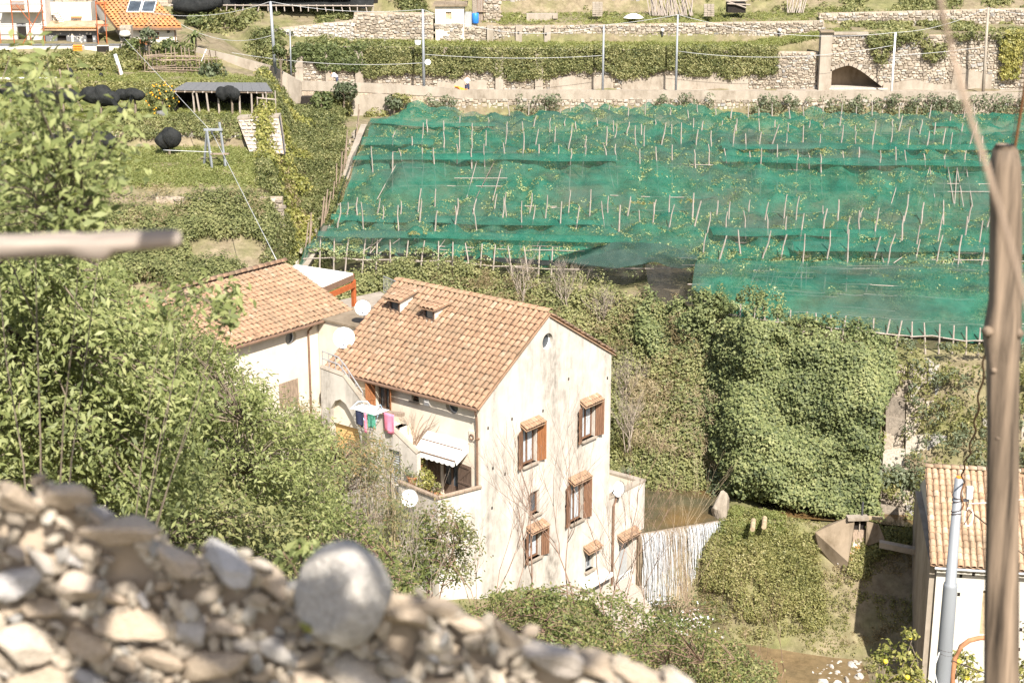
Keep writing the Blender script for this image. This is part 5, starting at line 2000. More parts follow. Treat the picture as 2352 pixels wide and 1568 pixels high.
# plants at the foot of the parapet behind the net
P = []
for i in range(330):
    u = random.uniform(985, 2560)
    if n1(u * .013, 3) < .38 and u < 1750:
        continue
    P.append(tuple(at(u, random.uniform(224, 262), 152.2)))
P = np.array(P)
cover("wall_plants", P, np.tile([[0, -.8, .6]], (len(P), 1)), .5, 30, .13, M['bluegreen'], "grey green bushes rooted in the wall between net and parapet", "bushes", 1., .45)
P = []
for i in range(230):
    u = random.uniform(740, 980)
    P.append(tuple(at(u, 225 + random.random() ** 2 * 60, 152.0)))
P = np.array(P)
P = P[fbm(P * .5, 77) > .5]
cover("wall_plants", P, np.tile([[0, -.8, .6]], (len(P), 1)), .5, 32, .14, M['weed'], "plants hanging on the pale wall left of the net corner", "bushes", 1., .45)
# left terraces: grass, and weeds on the steps between them
for (k0, k1, n_, lb) in ((9.97, 11.0, 7500, "bright grass on the lowest left terrace with the steel frame"), (12.0, 13.0, 5200, "grass on the left terrace with the black wrapped trees"), (14.0, 15.0, 2200, "grass on the narrow left terrace below the white houses")):
    P, Nn = patch(-.36, -.142, k0, k1, n_)
    cover("grass", P, Nn, .3, 11, .14, M['grass'], lb, "grass", .7, .2, .5)
P, Nn = patch(-.36, -.14, 11.0, 12.02, 1100)
P = lumps(P, Nn, .7, .5, 81)
P, Nn = keep(P, Nn, (P[:, 2] > 15.2) & (fbm(P * .35, 83) > .40))
cover("weeds", P, Nn, .4, 34, .09, M['ivy'], "weeds over the stony step behind the steel frame", "weeds", .9, .5)
P, Nn = patch(-.36, -.14, 13.0, 14.0, 700)
P, Nn = keep(P, Nn, fbm(P * .35, 84) > .45)
cover("weeds", P, Nn, .4, 28, .13, M['weed'], "weeds over the low step behind the black wrapped trees", "weeds", .9, .5)
P, Nn = patch(-.36, -.17, 15.0, 16.0, 1200)
P = lumps(P, Nn, 1.6, .4, 85)
cover("scrub", P, Nn, .55, 34, .15, M['weed'], "rough bushes along the wall foot of the white houses", "scrub", 1., .5)
# ------------------------------------------------------------------ things on the left terraces
def foliage_ball(c, rad, n, size, mat, parent, name="crown", squash=.85, asp=.5, tilt=.5, k=9, droop=0.):
    """crown made of several leaf clumps"""
    c = np.array(c, float)
    D = RNG.normal(0, 1, (k, 3))
    D /= np.linalg.norm(D, axis=1, keepdims=True)
    D[:, 2] = D[:, 2] * .8 + .1
    P = c + D * rad * .55 * RNG.random((k, 1)) ** .5 * np.array([1, 1, squash])
    Q, Dn, rn = clumps(P, D, rad * .58, n // k, 1.)
    return leaves(name, Q, Dn, size * (.7 + .6 * RNG.random(len(Q))), mat, parent, None, asp, tilt, droop, rn)


def small_tree(name, label, cat, base, h, rad, leaf, size, n=500, group=None, trunk='bark', fruit=None, k=9, lean=0.):
    t = thing(name, label, cat, base, group=group)
    top = Vector((lean, 0, h - rad * .7))
    mb = MB()
    mb.tube([(0, 0, -.3), (.03, .02, h * .3), top], [.09, .075, .04], 6)
    for i in range(4):
        a = i * 1.7 + random.random()
        mb.tube([(0, 0, h * .35), Vector((math.cos(a) * rad * .5, math.sin(a) * rad * .5, h - rad * .9))], [.05, .02], 5)
    mb.build("trunk", M[trunk], t)
    foliage_ball((lean, 0, h - rad), rad, n, size, M[leaf], t, k=k)
    if fruit:
        for i in range(fruit[1]):
            d = Vector((random.gauss(0, 1), random.gauss(-.6, 1), random.gauss(0, 1))).normalized() * rad * random.uniform(.85, 1.02)
            MB().lathe([(.001, -.06), (.045, -.04), (.06, 0), (.045, .04), (.001, .06)], Matrix.Translation(Vector((lean, 0, h - rad)) + d), 7).build("fruit", M[fruit[0]], t, True)
    return t


def wrapped_tree(label, base, h, wx, wz, seed, tail=None):
    """citrus tree tied up in black net: a lumpy folded bag on a bare trunk"""
    t = thing("wrapped_tree", label, "tree", base, group="fruit trees wrapped in black net")
    nu, nv_ = 72, 34
    V = []
    for j in range(nv_ + 1):
        th_ = math.pi * j / nv_
        for i in range(nu):
            ph_ = 2 * math.pi * i / nu
            d = np.array([math.sin(th_) * math.cos(ph_), math.sin(th_) * math.sin(ph_) * .85, math.cos(th_)])
            V.append(d)
    V = np.array(V)
    low = np.clip(-V[:, 2], 0, 1)
    g = np.random.default_rng(seed + 100)
    r = np.full(len(V), .62)
    for _ in range(4):
        c_ = g.normal(0, .34, 3) * np.array([1.25, .8, .6])
        b_ = V @ c_
        rr = .58 + .16 * g.random()
        disc = b_ ** 2 - (c_ @ c_ - rr ** 2)
        r = np.maximum(r, np.where(disc > 0, b_ + np.sqrt(np.clip(disc, 0, None)), 0))
    az_ = np.arctan2(V[:, 1], V[:, 0])
    fold = np.abs(np.sin(az_ * 5 + seed + fbm(V * 1.6 + seed, seed, 2) * 7 + V[:, 2] * 1.5))
    r *= 1.05 + .20 * (fbm(V * 2.6 + seed, seed, 3) - .5) - .11 * (1 - fold) ** 2 * (.5 + low)
    r *= (1 - .5 * low ** 1.6)
    P = V * r[:, None] * np.array([wx, wx * .8, wz])
    P[:, 2] -= low ** 2 * wz * .35
    P[:, 2] += h
    F = []
    for j in range(nv_):
        for i in range(nu):
            F.append((j * nu + i, (j + 1) * nu + i, (j + 1) * nu + (i + 1) % nu, j * nu + (i + 1) % nu))
    np_mesh("net_wrap", P, F, M['black_net'], None, t, None, True)
    MB().tube([(0, 0, -.3), (.05, 0, h * .4), (.0, 0, h * .8)], [.11, .09, .06], 7).build("trunk", M['bark'], t)
    return t


W = lambda u, v, z: on(u, v, z)
for (u, v, z, h, wx, wz, lb) in ((232, 265, 16.3, 1.45, 1.4, 1.15, "largest black wrapped tree on the second grass terrace, with a round top"),
                                 (146, 266, 16.3, 1.55, 1.05, .9, "right half of the long black wrapped pair on the second terrace"),
                                 (88, 264, 16.35, 1.6, 1.35, .95, "left half of the long black wrapped pair on the second terrace"),
                                 (26, 258, 16.35, 1.6, .8, .8, "black wrapped tree at the far left end of the second terrace row"),
                                 (311, 263, 16.3, 1.6, 1.0, .8, "smaller black wrapped tree right of the largest one"),
                                 (533, 260, 16.4, 1.6, .8, .95, "slim black wrapped tree in front of the dark shed"),
                                 (389, 358, 14.4, 1.3, 1.2, 1.25, "black wrapped tree low on the grass beside the steel frame"),
                                 (240, 378, 14.3, 1.85, 1.2, 1.05, "black wrapped tree narrowing to its trunk on the lowest terrace"),
                                 (146, 372, 14.35, 1.7, .95, 1.25, "black wrapped tree half hidden by leaves on the lowest terrace"),
                                 (-6, 374, 14.3, 1.5, .8, 1.0, "black wrapped tree cut by the left edge of the view")):
    wrapped_tree(lb, W(u, v, z), h, wx * .82, wz * .85, int(u) % 37)
# net bridging the two big ones
mb = MB()
a, b = at(258, 222, 126), at(302, 220, 126)
vs = []
for i in range(13):
    f = i / 12
    p = a.lerp(b, f) - Vector((0, 0, 1.0 * math.sin(math.pi * f)))
    for (dy, dz) in ((-.5, -.25), (-.15, .12), (.3, .0), (.5, -.3)):
        vs.append(p + Vector((0, dy, dz)))
mb.add(vs, [(i * 4 + j, (i + 1) * 4 + j, (i + 1) * 4 + j + 1, i * 4 + j + 1) for i in range(12) for j in range(3)])
tag(mb.build("black_net", M['black_net'], None, True), "black net slung between the two wrapped trees", "net")
# bundle of black net round a stick
p = W(180, 384, 14.3)
mb = MB()
mb.tube([p + Vector((-1.3, .3, .2)), p + Vector((-.6, 0, .55)), p + Vector((.3, .2, .75)), p + Vector((.9, .1, 1.2))], [.12, .22, .2, .3], 7)
tag(mb.build("net_bundle", M['black_net'], None, True), "dark rolled bundle of net lying on the lowest grass terrace", "net bundle")
# steel frame of the cableway
t = thing("cable_frame", "grey steel trestle carrying a thin cable over the lowest grass terrace", "frame")
tl, tr_ = W(505, 315, 17.0), W(540, 314, 17.0)
ft = [(468, 381), (488, 388), (519, 386)]
c3 = [W(u, v, 14.3) for u, v in ft]
tl = Vector((c3[1].x - .3, c3[1].y + .2, 17.0))
tr_ = Vector((c3[2].x - .35, c3[2].y + .2, 17.1))
for (a, b) in ((c3[0], tl), (c3[1], tl), (c3[2], tr_ + Vector((0, 0, .45)))):
    d = (b - a)
    mb = MB()
    mb.tube([a - Vector((0, 0, .2)), b], .09, 4)
    mb.build("leg", M['steel'], t)
MB().box((tl + tr_) / 2, ((tr_ - tl).length + .4, .14, .16)).build("crossbeam", M['steel'], t)
MB().box(c3[1].lerp(c3[2], .5) + Vector((.1, 0, 1.05)), (1.3, .4, .06)).build("platform", M['wood'], t)
MB().tube([tl + Vector((.35, 0, 0)), tl + Vector((.35, 0, -.25))], .07, 6).build("pulley", M['iron'], t)
tip = tl + Vector((.35, 0, -.1))


def cable(name, label, pts, r, mat, sag=0.):
    P = []
    for a, b in zip(pts[:-1], pts[1:]):
        a, b = Vector(a), Vector(b)
        for i in range(12):
            f = i / 12
            P.append(a.lerp(b, f) - Vector((0, 0, sag * 4 * f * (1 - f))))
    P.append(Vector(pts[-1]))
    return tag(MB().tube(P, r, 4).build(name, M[mat], None, True), label, "cable")


cable("overhead_cable", "thin pale cable from the steel trestle down to the tiled house ridge", [tip, hw(4.8, LY + 4.5, 3.0)], .022, 'wire')
cable("overhead_cable", "thin pale cable from the steel trestle up to the broken post by the white houses", [tip, at(281, 84, 151)], .022, 'wire')
cable("rope", "white rope tied round the wrapped tree and stretched to the trestle", [W(375, 345, 15.3), c3[1] + Vector((0, 0, 1.2))], .02, 'frame_white')
# pale stone buttress with black pipe
t = thing("stone_buttress", "pale battered stone buttress facing the grass terrace right of the trestle", "buttress")
q = [W(600, 352, 14.5), W(652, 354, 14.4), at(641, 270, 125.5), at(545, 274, 126)]
mb = MB()
mb.prism([q[0] + Vector((-.9, .3, 0)), q[1], q[2], q[3]], (0, 1.2, 0))
mb.build("wall_core", M['mortar'], t)
o_, ux_ = q[3], (q[2] - q[3])
for r_ in range(9):
    for c_ in range(7):
        f, g = (c_ + .5 + .3 * (r_ % 2)) / 7.3, (r_ + .5) / 9
        a = q[3].lerp(q[2], f)
        b = (q[0] + Vector((-.9, .3, 0))).lerp(q[1], f)
        p = a.lerp(b, g)
        mb = MB()
        stone_block(mb, p, (1, 0, 0), ((a - b).normalized()), (0, -1, .1), .36 * random.uniform(.8, 1.1), .36 * random.uniform(.75, 1.1), .16)
        mb.build("stone", M['white_stone'], t)
MB().prism([q[3] + Vector((0, -.1, 0)), q[2] + Vector((0, -.1, 0)), q[2] + Vector((0, -.1, .16)), q[3] + Vector((0, -.1, .16))], (0, 1.3, 0)).build("coping", M['concrete'], t)
MB().tube([q[2] + Vector((.05, -.15, .1)), q[2].lerp(q[1], .5) + Vector((.12, -.2, 0)), q[1] + Vector((.1, -.2, 0))], .05, 5).build("pipe", M['iron'], t)
# rough stone on the step behind the trestle
stone_wall("dry_stone_wall", "low rough dry stone wall behind the black wrapped trees of the lowest terrace", "wall", (-46, 125.2), (-17.5, 125.2), C_(14.2), C_(15.5), FN, 'white_stone', .42, .28, .5, lambda x, z: n1(x * .4, z * .8, 3) < .38)
stone_wall("dry_stone_wall", "broken dry stone wall showing through ivy under the left grass terrace", "wall", (-24, 109.6), (-15.5, 109.6), C_(11.2), C_(13.6), FN, 'stone', .42, .28, .6, lambda x, z: n1(x * .4, z * .6, 8) < .45)
# dark shed
t = thing("shed", "long low dark sheet roof on rough poles, open and black inside", "shed")
r0, r1 = at(398, 206, 129), at(625, 209, 129)
b0, b1 = at(428, 189, 133.5), at(612, 190, 133.5)
for i in range(10):
    mb = MB()
    f0, f1 = i / 10, (i + .985) / 10
    mb.prism([r0.lerp(r1, f0), r0.lerp(r1, f1), b0.lerp(b1, f1), b0.lerp(b1, f0)], (0, 0, -.06))
    mb.build("roof_sheet", M['grey'], t)
mb = MB()
mb.tube([r0 + Vector((0, .15, -.15)), r1 + Vector((0, .15, -.15))], .08, 6)
mb.build("beam", M['wood'], t)
for i in range(11):
    f = (i + .3) / 11
    p = r0.lerp(r1, f)
    MB().tube([p + Vector((0, -.12, -.15)), b0.lerp(b1, f) + Vector((0, 0, -.15))], .07, 6).build("rafter", M['wood_pole'], t)
for (u, ut, lean) in ((441, 439, 0), (449, 443, .3), (472, 468, .5), (499, 498, 0), (548, 548, 0), (576, 576, 0), (602, 599, 0)):
    f = (u - 398) / 227
    p = r0.lerp(r1, f) + Vector((0, .2, -.2))
    g = ground_z(p.x, p.y)
    MB().tube([(p.x + (u - ut) * .04, p.y, g - .3), p], [.09, .07], 6).build("post", M['wood_pole'], t)
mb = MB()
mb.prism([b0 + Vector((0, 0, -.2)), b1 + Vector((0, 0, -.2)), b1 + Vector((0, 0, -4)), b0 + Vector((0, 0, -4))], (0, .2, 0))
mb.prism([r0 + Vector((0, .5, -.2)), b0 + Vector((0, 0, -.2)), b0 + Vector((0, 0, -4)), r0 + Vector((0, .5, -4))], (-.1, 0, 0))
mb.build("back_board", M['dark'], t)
mb = MB()
g0, g1 = at(592, 252, 129), at(633, 238, 129)
mb.tube([g0 + Vector((0, 0, .9)), g1 + Vector((0, 0, .3))], .06, 5)
for f in (0, .5, 1):
    p = g0.lerp(g1, f)
    mb.tube([p + Vector((0, 0, 1)), Vector((p.x, p.y, ground_z(p.x, p.y)))], .05, 5)
tag(mb.build("timber_fence", M['wood_pole']), "short rough timber fence leaning right of the dark shed", "fence")
# stick trellis
t = thing("stick_trellis", "brown stick trellis standing in front of the ramp wall", "trellis")
for i in range(20):
    u = 315 + i * 9.6 + random.uniform(-3, 3)
    p = at(u, 195, 145.5)
    MB().tube([(p.x, p.y + random.uniform(-.3, 1.5), 17.0), (p.x + random.uniform(-.2, .2), p.y + random.uniform(-.3, .6), 19.1 + random.uniform(-.3, .6))], .045, 5).build("stick", M['wood'], t)
for i in range(22):
    a = at(316 + random.uniform(0, 60), 150, 145)
    L_ = random.uniform(2, 6)
    z = random.choice([18.9, 18.8, 18.6, 17.8, 17.5]) + random.uniform(-.1, .1)
    MB().tube([(a.x, a.y + random.uniform(-.3, 1.4), z), (a.x + L_, a.y + random.uniform(-.3, 1.4), z + random.uniform(-.25, .25))], .035, 5).build("crossbar", M['wood'], t)
# white trough and stakes
p = at(62, 186, 142)
MBx = MB()
MBx.box((p.x, p.y, p.z), (5.0, .5, .55), .02)
tag(MBx.build("metal_sheet", M['frame_white']), "long white corrugated panel lying on the upper left grass terrace", "panel")
for i, (u0, v0, u1, v1, y, r, m_, lb) in enumerate(((264, 125, 284, 182, 144, .17, 'frame_white', "thick pale leaning post by the trellis"), (137, 160, 145, 205, 141, .09, 'wood', "forked dead stake beside the white panel"), (122, 198, 137, 222, 140, .07, 'wood_pole', "pale short stake leaning by the white panel"), (154, 148, 160, 166, 143, .05, 'wood', "stick above the black wrapped stake"), (203, 170, 203, 196, 143, .05, 'wood', "thin stake with an orange tip"), (232, 170, 233, 196, 143, .05, 'wood', "thin stake topped with a small black bag"), (270, 150, 280, 190, 143.5, .06, 'wood', "slanting stick beside the thick pale post"), (462, 142, 474, 108, 149, .05, 'frame_white', "thin white prop under the palm"))):
    tag(MB().tube([at(u1, v1, y) - Vector((0, 0, .2)), at(u0, v0, y)], r, 5).build("stake", M[m_]), lb, "stake")
p0 = at(167, 202, 142.5)
tag(MB().tube([p0 - Vector((0, 0, .3)), p0 + Vector((.05, 0, .4)), p0 + Vector((0, 0, 1.0)), p0 + Vector((-.1, 0, 1.7))], [.12, .3, .25, .1], 8).build("wrapped_stake", M['black_net'], None, True), "narrow black wrapped stake on the upper left terrace", "stake")
p0 = at(232, 172, 142.9)
tag(MB().lathe([(.001, -.25), (.15, -.15), (.2, 0), (.12, .15), (.001, .2)], Matrix.Translation(p0), 8).build("black_bag", M['black_net'], None, True), "small black bag on top of a thin stake", "bag")
p0 = at(373, 262, 128)
tag(MB().lathe([(.3, 0), (.42, .1), (.45, .5), (.4, .5), (.36, .2), (.001, .2)], Matrix.Translation(p0 - Vector((0, 0, .3))), 14).build("tub", M['grey'], None, True), "round grey tub on the grass in front of the orange tree", "tub")
small_tree("orange_tree", "orange tree full of fruit on the second terrace beside the dark shed", "tree", W(374, 256, 16.5), 2.3, 1.35, 'ivy', .16, 620, None, 'bark', ('fruit', 44))
small_tree("fig_tree", "rounded green shrub between trellis and dark shed", "tree", at(487, 190, 143.5) - Vector((0, 0, .4)), 2.3, 1.15, 'bluegreen', .2, 380)
for (u, v, y, h, r, lb, lf) in ((343, 135, 151, 2.9, .85, "tallest clipped shrub against the white terrace wall", 'bluegreen'), (370, 138, 150.6, 1.9, .8, "round shrub between two taller ones below the orange roofed house", 'ivy'), (394, 140, 150.6, 2.1, 1.0, "round dark shrub below the orange roofed house", 'ivy_dark'), (308, 140, 150.8, 2.3, .95, "shrub left of the tall grey green one by the terrace wall", 'ivy_dark'), (430, 142, 150.4, 1.9, .9, "last shrub at the right end of the white terrace wall", 'ivy'), (646, 192, 149.0, 3.6, .75, "slim tree growing against the ramp wall", 'ivy_dark'), (518, 92, 166, 3.4, 2.4, "big leafy tree right of the orange roofed house", 'ivy'), (560, 96, 166, 3.1, 1.9, "spreading leafy tree at the right of the bigger one", 'ivy'), (462, 88, 167, 3.0, 1.7, "dense bush nearest the orange roof gable", 'ivy_dark'), (905, 262, 151.8, 1.9, .9, "bush at the left upper corner of the green net", 'bluegreen'), (738, 262, 149, 2.4, 1.3, "dark bush at the top of the gully under the road", 'ivy_dark'), (790, 240, 151, 2.4, 1.3, "bush below the parapet at the head of the gully", 'bluegreen')):
    p = at(u, v, y)
    small_tree("shrub" if h < 3.2 else "leafy_tree", lb, "shrub" if h < 3.2 else "tree", p, h, r, lf, .17, int(300 * r * r) + 120, None)
# palm
t = thing("palm", "small palm beside the orange roofed house terrace", "palm", at(446, 104, 153.5))
MB().tube([(0, 0, -.3), (0, 0, .7)], [.3, .25], 8).build("trunk", M['bark'], t)
for i in range(26):
    a = i * 2.399
    L_ = random.uniform(1.1, 1.6)
    e_ = random.uniform(.15, 1.2)
    mb = MB()
    vs = []
    for k in range(6):
        f = k / 5
        r_ = L_ * f
        z = .7 + L_ * (e_ * f - .75 * f * f)
        w_ = .15 * (1 - abs(f - .4) * 1.2)
        for s in (-1, 1):
            vs.append((math.cos(a) * r_ - math.sin(a) * w_ * s, math.sin(a) * r_ + math.cos(a) * w_ * s, z - .03))
    mb.add(vs, [(2 * k, 2 * k + 2, 2 * k + 3, 2 * k + 1) for k in range(5)])
    mb.build("frond", M['ivy_dark'], t)

# ------------------------------------------------------------------ the white houses at the upper left
def plain_window(t, x0, x1, z0, z1, y, m_='glass', fm='shutter', name="window"):
    mb = MB()
    for (a, b, c, d) in ((x0, x0 + .08, z0, z1), (x1 - .08, x1, z0, z1), (x0 + .08, x1 - .08, z0, z0 + .08), (x0 + .08, x1 - .08, z1 - .08, z1)):
        mb.box2((a, y - .03, c), (b, y + .05, d))
    w = mb.build(name, M[fm], t)
    MB().box2((x0 + .08, y, z0 + .08), (x1 - .08, y + .03, z1 - .08)).build("pane", M[m_], w)
    return w


def zx(u, v, y):
    p = at(u, v, y)
    return p.x, p.z


# terrace
t = thing("house_terrace", "white walled terrace with grey coping in front of the upper left houses", "terrace")
mb = MB()
x_l, x_r = at(-120, 118, 152).x, at(437, 118, 152).x
mb.box2((x_l, 152.0, 16.5), (x_r, 152.35, at(100, 105, 152).z))
mb.build("wall", M['white'], t)
zt_ = at(100, 105, 152).z
for (u0, u1) in ((0, 42), (75, 130), (131, 166), (194, 222), (250, 332), (356, 385), (407, 437)):
    MB().box2((at(u0, 105, 152).x, 151.95, zt_), (at(u1, 105, 152).x, 152.4, zt_ + .12)).build("coping", M['grey'], t)
for (u0, u1) in ((166, 194), (222, 250)):
    x0_, x1_ = at(u0, 105, 152).x, at(u1, 105, 152).x
    mb = MB()
    mb.box2((x0_, 151.93, zt_ - 1.1), (x1_, 151.99, zt_ - .05))
    mb.build("niche", M['concrete' if u0 == 166 else 'dark'], t)
MB().box2((x_l, 152.35, 17.6), (x_r + 2, 170, zt_ - .9)).build("terrace_floor", M['concrete'], t)
gz = zt_ - .9
# orange roofed house
HY = 157.0
t = thing("white_house", "low white house with a bright orange tiled roof and a solar water heater", "house")
xl, xr = at(280, 90, HY).x, at(406, 90, HY).x
ev = at(300, 61, HY - .6).z
mb = MB()
mb.prism([(xl, HY, gz - .2), (xr, HY, gz - .2), (xr - 2.6, HY + 7, gz - .2), (xl - 2.2, HY + 7, gz - .2)], (0, 0, ev - gz + .2))
mb.add([(xl, HY, ev), (xl - 2.2, HY + 7, ev), (xl - 1.5, HY + 4.2, ev + 1.6)], [(0, 1, 2)])
mb.add([(xr, HY, ev), (xr - 2.6, HY + 7, ev), (xr - 2.2, HY + 4.2, ev + 1.6)], [(0, 1, 2)])
mb.build("wall", M['white'], t)
rl0, rr0 = at(267, 61, HY - .7), at(416, 61, HY - .7)
rl1 = Vector((at(219, 33, HY + 5).x + .3, HY + 4.2, ev + 2.1))
rr1 = Vector((at(354, 33, HY + 5).x, HY + 4.2, ev + 2.1))
L_ = rr0.x - rl0.x
Xr = Vector((0, 4.9, 2.1)).normalized()
tmn = tile_mesh(M['tile_new'], r0=.17, r1=.15, n=4)
mb = MB()
mb.prism([rl0, rr0, rr1, rl1], (0, 0, -.12))
rf = mb.build("roof", M['tile_new'], t)
Z_ = Vector((1, 0, 0)).cross(Xr)
B4 = Matrix((Xr, Vector((-1, 0, 0)), Xr.cross(Vector((-1, 0, 0))))).transposed().to_4x4()
k = 0
rest = MB()
for j in range(12):
    f = j / 12
    a, b = rl0.lerp(rl1, f), rr0.lerp(rr1, f)
    n_ = int((b - a).length / .42)
    for i in range(n_):
        p = a.lerp(b, (i + .5) / n_)
        Mx = Matrix.Translation(p + Vector((0, -.05, .0))) @ B4
        if k < 296:
            o = link("tile", tmn, rf)
            o.matrix_local = Mx
            k += 1
        else:
            tile_geo(rest, Mx, .5, .17, .15, 4, random.random())
if rest.v:
    rest.build("tiles", M['tile_new'], rf, True, 'stuff')
MB().prism([rl1, rr1, rr1 + Vector((-1, 3.5, -1.6)), rl1 + Vector((1, 3.5, -1.6))], (0, 0, -.1)).build("rear_slope", M['tile_new'], rf)
mb = MB()
mb.prism([rl0 + Vector((0, 0, -.12)), rr0 + Vector((0, 0, -.12)), rr0 + Vector((0, 0, -.34)), rl0 + Vector((0, 0, -.34))], (0, .12, 0))
mb.prism([rl0 + Vector((0, 0, -.1)), rl1 + Vector((0, 0, -.1)), rl1 + Vector((0, 0, -.36)), rl0 + Vector((0, 0, -.36))], (.1, 0, 0))
mb.build("fascia", M['gutter'], rf)
for i in range(8):
    MB().box((xl + 1.2 + i * (xr - xl - 1.6) / 7, HY - .25, ev - .12), (.16, .55, .18)).build("rafter", M['shutter_warm'], rf)
x0_, z0_ = zx(340, 90, HY)
x1_, z1_ = zx(365, 74, HY)
plain_window(t, x0_ + .6, x1_, z0_, z1_, HY - .02)
MB().box2((x0_, HY - .08, z0_), (x0_ + .62, HY - .02, z1_)).build("shutter", M['shutter_warm'], t)
x0_, z0_ = zx(283, 76, HY)
x1_, z1_ = zx(294, 72, HY)
MB().box2((x0_, HY - .03, z0_), (x1_, HY + .02, z1_)).build("vent", M['dark'], t)
for u in (322, 387):
    x_, z_ = zx(u, 73, HY)
    mb = MB()
    mb.lathe([(.001, 0), (.13, .02), (.13, .1), (.001, .14)], Matrix.Translation((x_, HY, z_)) @ Matrix.Rotation(math.pi / 2, 4, 'X'), 10)
    mb.build("wall_lamp", M['iron'], t)
mb = MB()
mb.tube([(xr - .1, HY - .5, ev - .25), (xr - .1, HY - .1, ev - .6), (xr - .1, HY - .1, gz)], .06, 6)
mb.build("downpipe", M['gutter'], t)
sh = thing("solar_water_heater", "solar panels with a white water tank on the orange roof", "water heater", rl0.lerp(rl1, .62) + Vector(((rr0.x - rl0.x) * .62, 0, .0)))
for i in range(2):
    mb = MB()
    bb(mb, (0, 0, .25), (Vector((1, 0, 0)), Vector((0, .88, .47)), Vector((0, -.47, .88))), (-.75 + i * 1.35, 0, 0), (1.25, 1.9, .1))
    f_ = mb.build("panel", M['frame_white'], sh)
    mb = MB()
    bb(mb, (0, 0, .25), (Vector((1, 0, 0)), Vector((0, .88, .47)), Vector((0, -.47, .88))), (-.75 + i * 1.35, 0, .06), (1.12, 1.75, .02))
    mb.build("collector", M['glass'], f_)
MB().lathe([(.001, -.95), (.3, -.93), (.34, -.8), (.34, .8), (.3, .93), (.001, .95)], Matrix.Translation((0, 1.15, 1.05)) @ Matrix.Rotation(math.pi / 2, 4, 'Y'), 14).build("tank", M['dish'], sh, True)
mb = MB()
for x in (-.8, .8):
    mb.tube([(x, 1.1, .2), (x, 1.15, .95)], .04, 5)
mb.build("stand", M['rail'], sh)
sat_dish("square looking white dish tilted beside the orange roof", at(337, 9, 164), .6, (.2, -.9, .3), at(337, 22, 164))
mb = MB()
p = Vector((at(323, 92, 154).x, 154.2, gz))
t = thing("garden_bench", "orange brown bench against the white house terrace", "bench", p)
MB().box((0, 0, .45), (1.3, .45, .07)).build("seat", M['shutter_warm'], t)
MB().box((0, .25, .85), (1.3, .05, .7)).build("backrest", M['shutter_warm'], t)
for x in (-.55, .55):
    MB().box((x, 0, .2), (.08, .4, .42)).build("leg", M['shutter_warm'], t)
# scaffolded white building
BY = 158.5
t = thing("white_house", "tall white house behind orange scaffolding at the upper left corner", "house")
xa, xb, xc = at(-140, 50, BY).x, at(106, 50, BY).x, at(213, 50, BY).x
mb = MB()
d0 = (zx(41, 98, BY), zx(59, 54, BY))
w0 = [rect(d0[0][0], gz, d0[1][0], d0[1][1])]
wall_face(mb, (0, BY, 0), (1, 0, 0), FN, rect(xa, gz - .3, xb, gz + 8.5), w0, .35)
mb.add([(xb, BY, gz), (xb, BY + 3, gz), (xb, BY + 3, gz + 8.5), (xb, BY, gz + 8.5)], [(0, 1, 2, 3)])
s0 = (zx(167, 58, BY + 2), zx(179, 44, BY + 2))
dd = (zx(111, 66, BY + 2), zx(121, 35, BY + 2))
wall_face(mb, (0, BY + 2.0, 0), (1, 0, 0), FN, rect(xb, gz, at(211, 50, BY + 2).x, at(200, 5, BY + 2).z), [rect(s0[0][0], s0[0][1], s0[1][0], s0[1][1]), rect(dd[0][0], dd[0][1], dd[1][0], dd[1][1])], .35)
x_ = at(211, 50, BY + 2).x
mb.add([(x_, BY + 2, gz), (x_, BY + 8, gz), (x_, BY + 8, at(200, 5, BY + 2).z), (x_, BY + 2, at(200, 5, BY + 2).z)], [(0, 1, 2, 3)])
mb.build("wall", M['white'], t)
MB().box2((xa, BY + .36, gz), (xb - .1, BY + .5, gz + 8)).build("interior", M['dark'], t)
MB().box2((xb + .05, BY + 2.36, gz), (x_ - .1, BY + 2.5, at(200, 6, BY + 2).z - .1)).build("interior", M['dark'], t)
plain_window(t, s0[0][0], s0[1][0], s0[0][1], s0[1][1], BY + 2.1, 'glass', 'frame_white')
mb = MB()
hx0, hz0 = zx(164, 41, BY + 2)
mb.box2((hx0, BY + 1.7, hz0), (hx0 + 1.0, BY + 2, hz0 + .12))
mb.build("hood", M['tile_new'], t)
b0_ = zx(34, 23, BY)
b1_ = zx(62, 3, BY)
MB().box2((zx(0, 30, BY)[0] + .3, BY - 1.1, b0_[1] - .12), (zx(100, 30, BY)[0], BY - .002, b0_[1])).build("balcony", M['white'], t)
mb = MB()
n_ = 17
for i in range(n_ + 1):
    x = b0_[0] + (b1_[0] - b0_[0]) * i / n_
    mb.tube([(x, BY - 1.05, b0_[1]), (x, BY - 1.05, b1_[1])], .03, 4)
mb.box2((b0_[0], BY - 1.09, b1_[1] - .05), (b1_[0], BY - 1.01, b1_[1] + .05))
mb.box2((b0_[0], BY - 1.09, b0_[1] + .05), (b1_[0], BY - 1.01, b0_[1] + .12))
mb.build("balcony_railing", M['shutter_warm'], t)
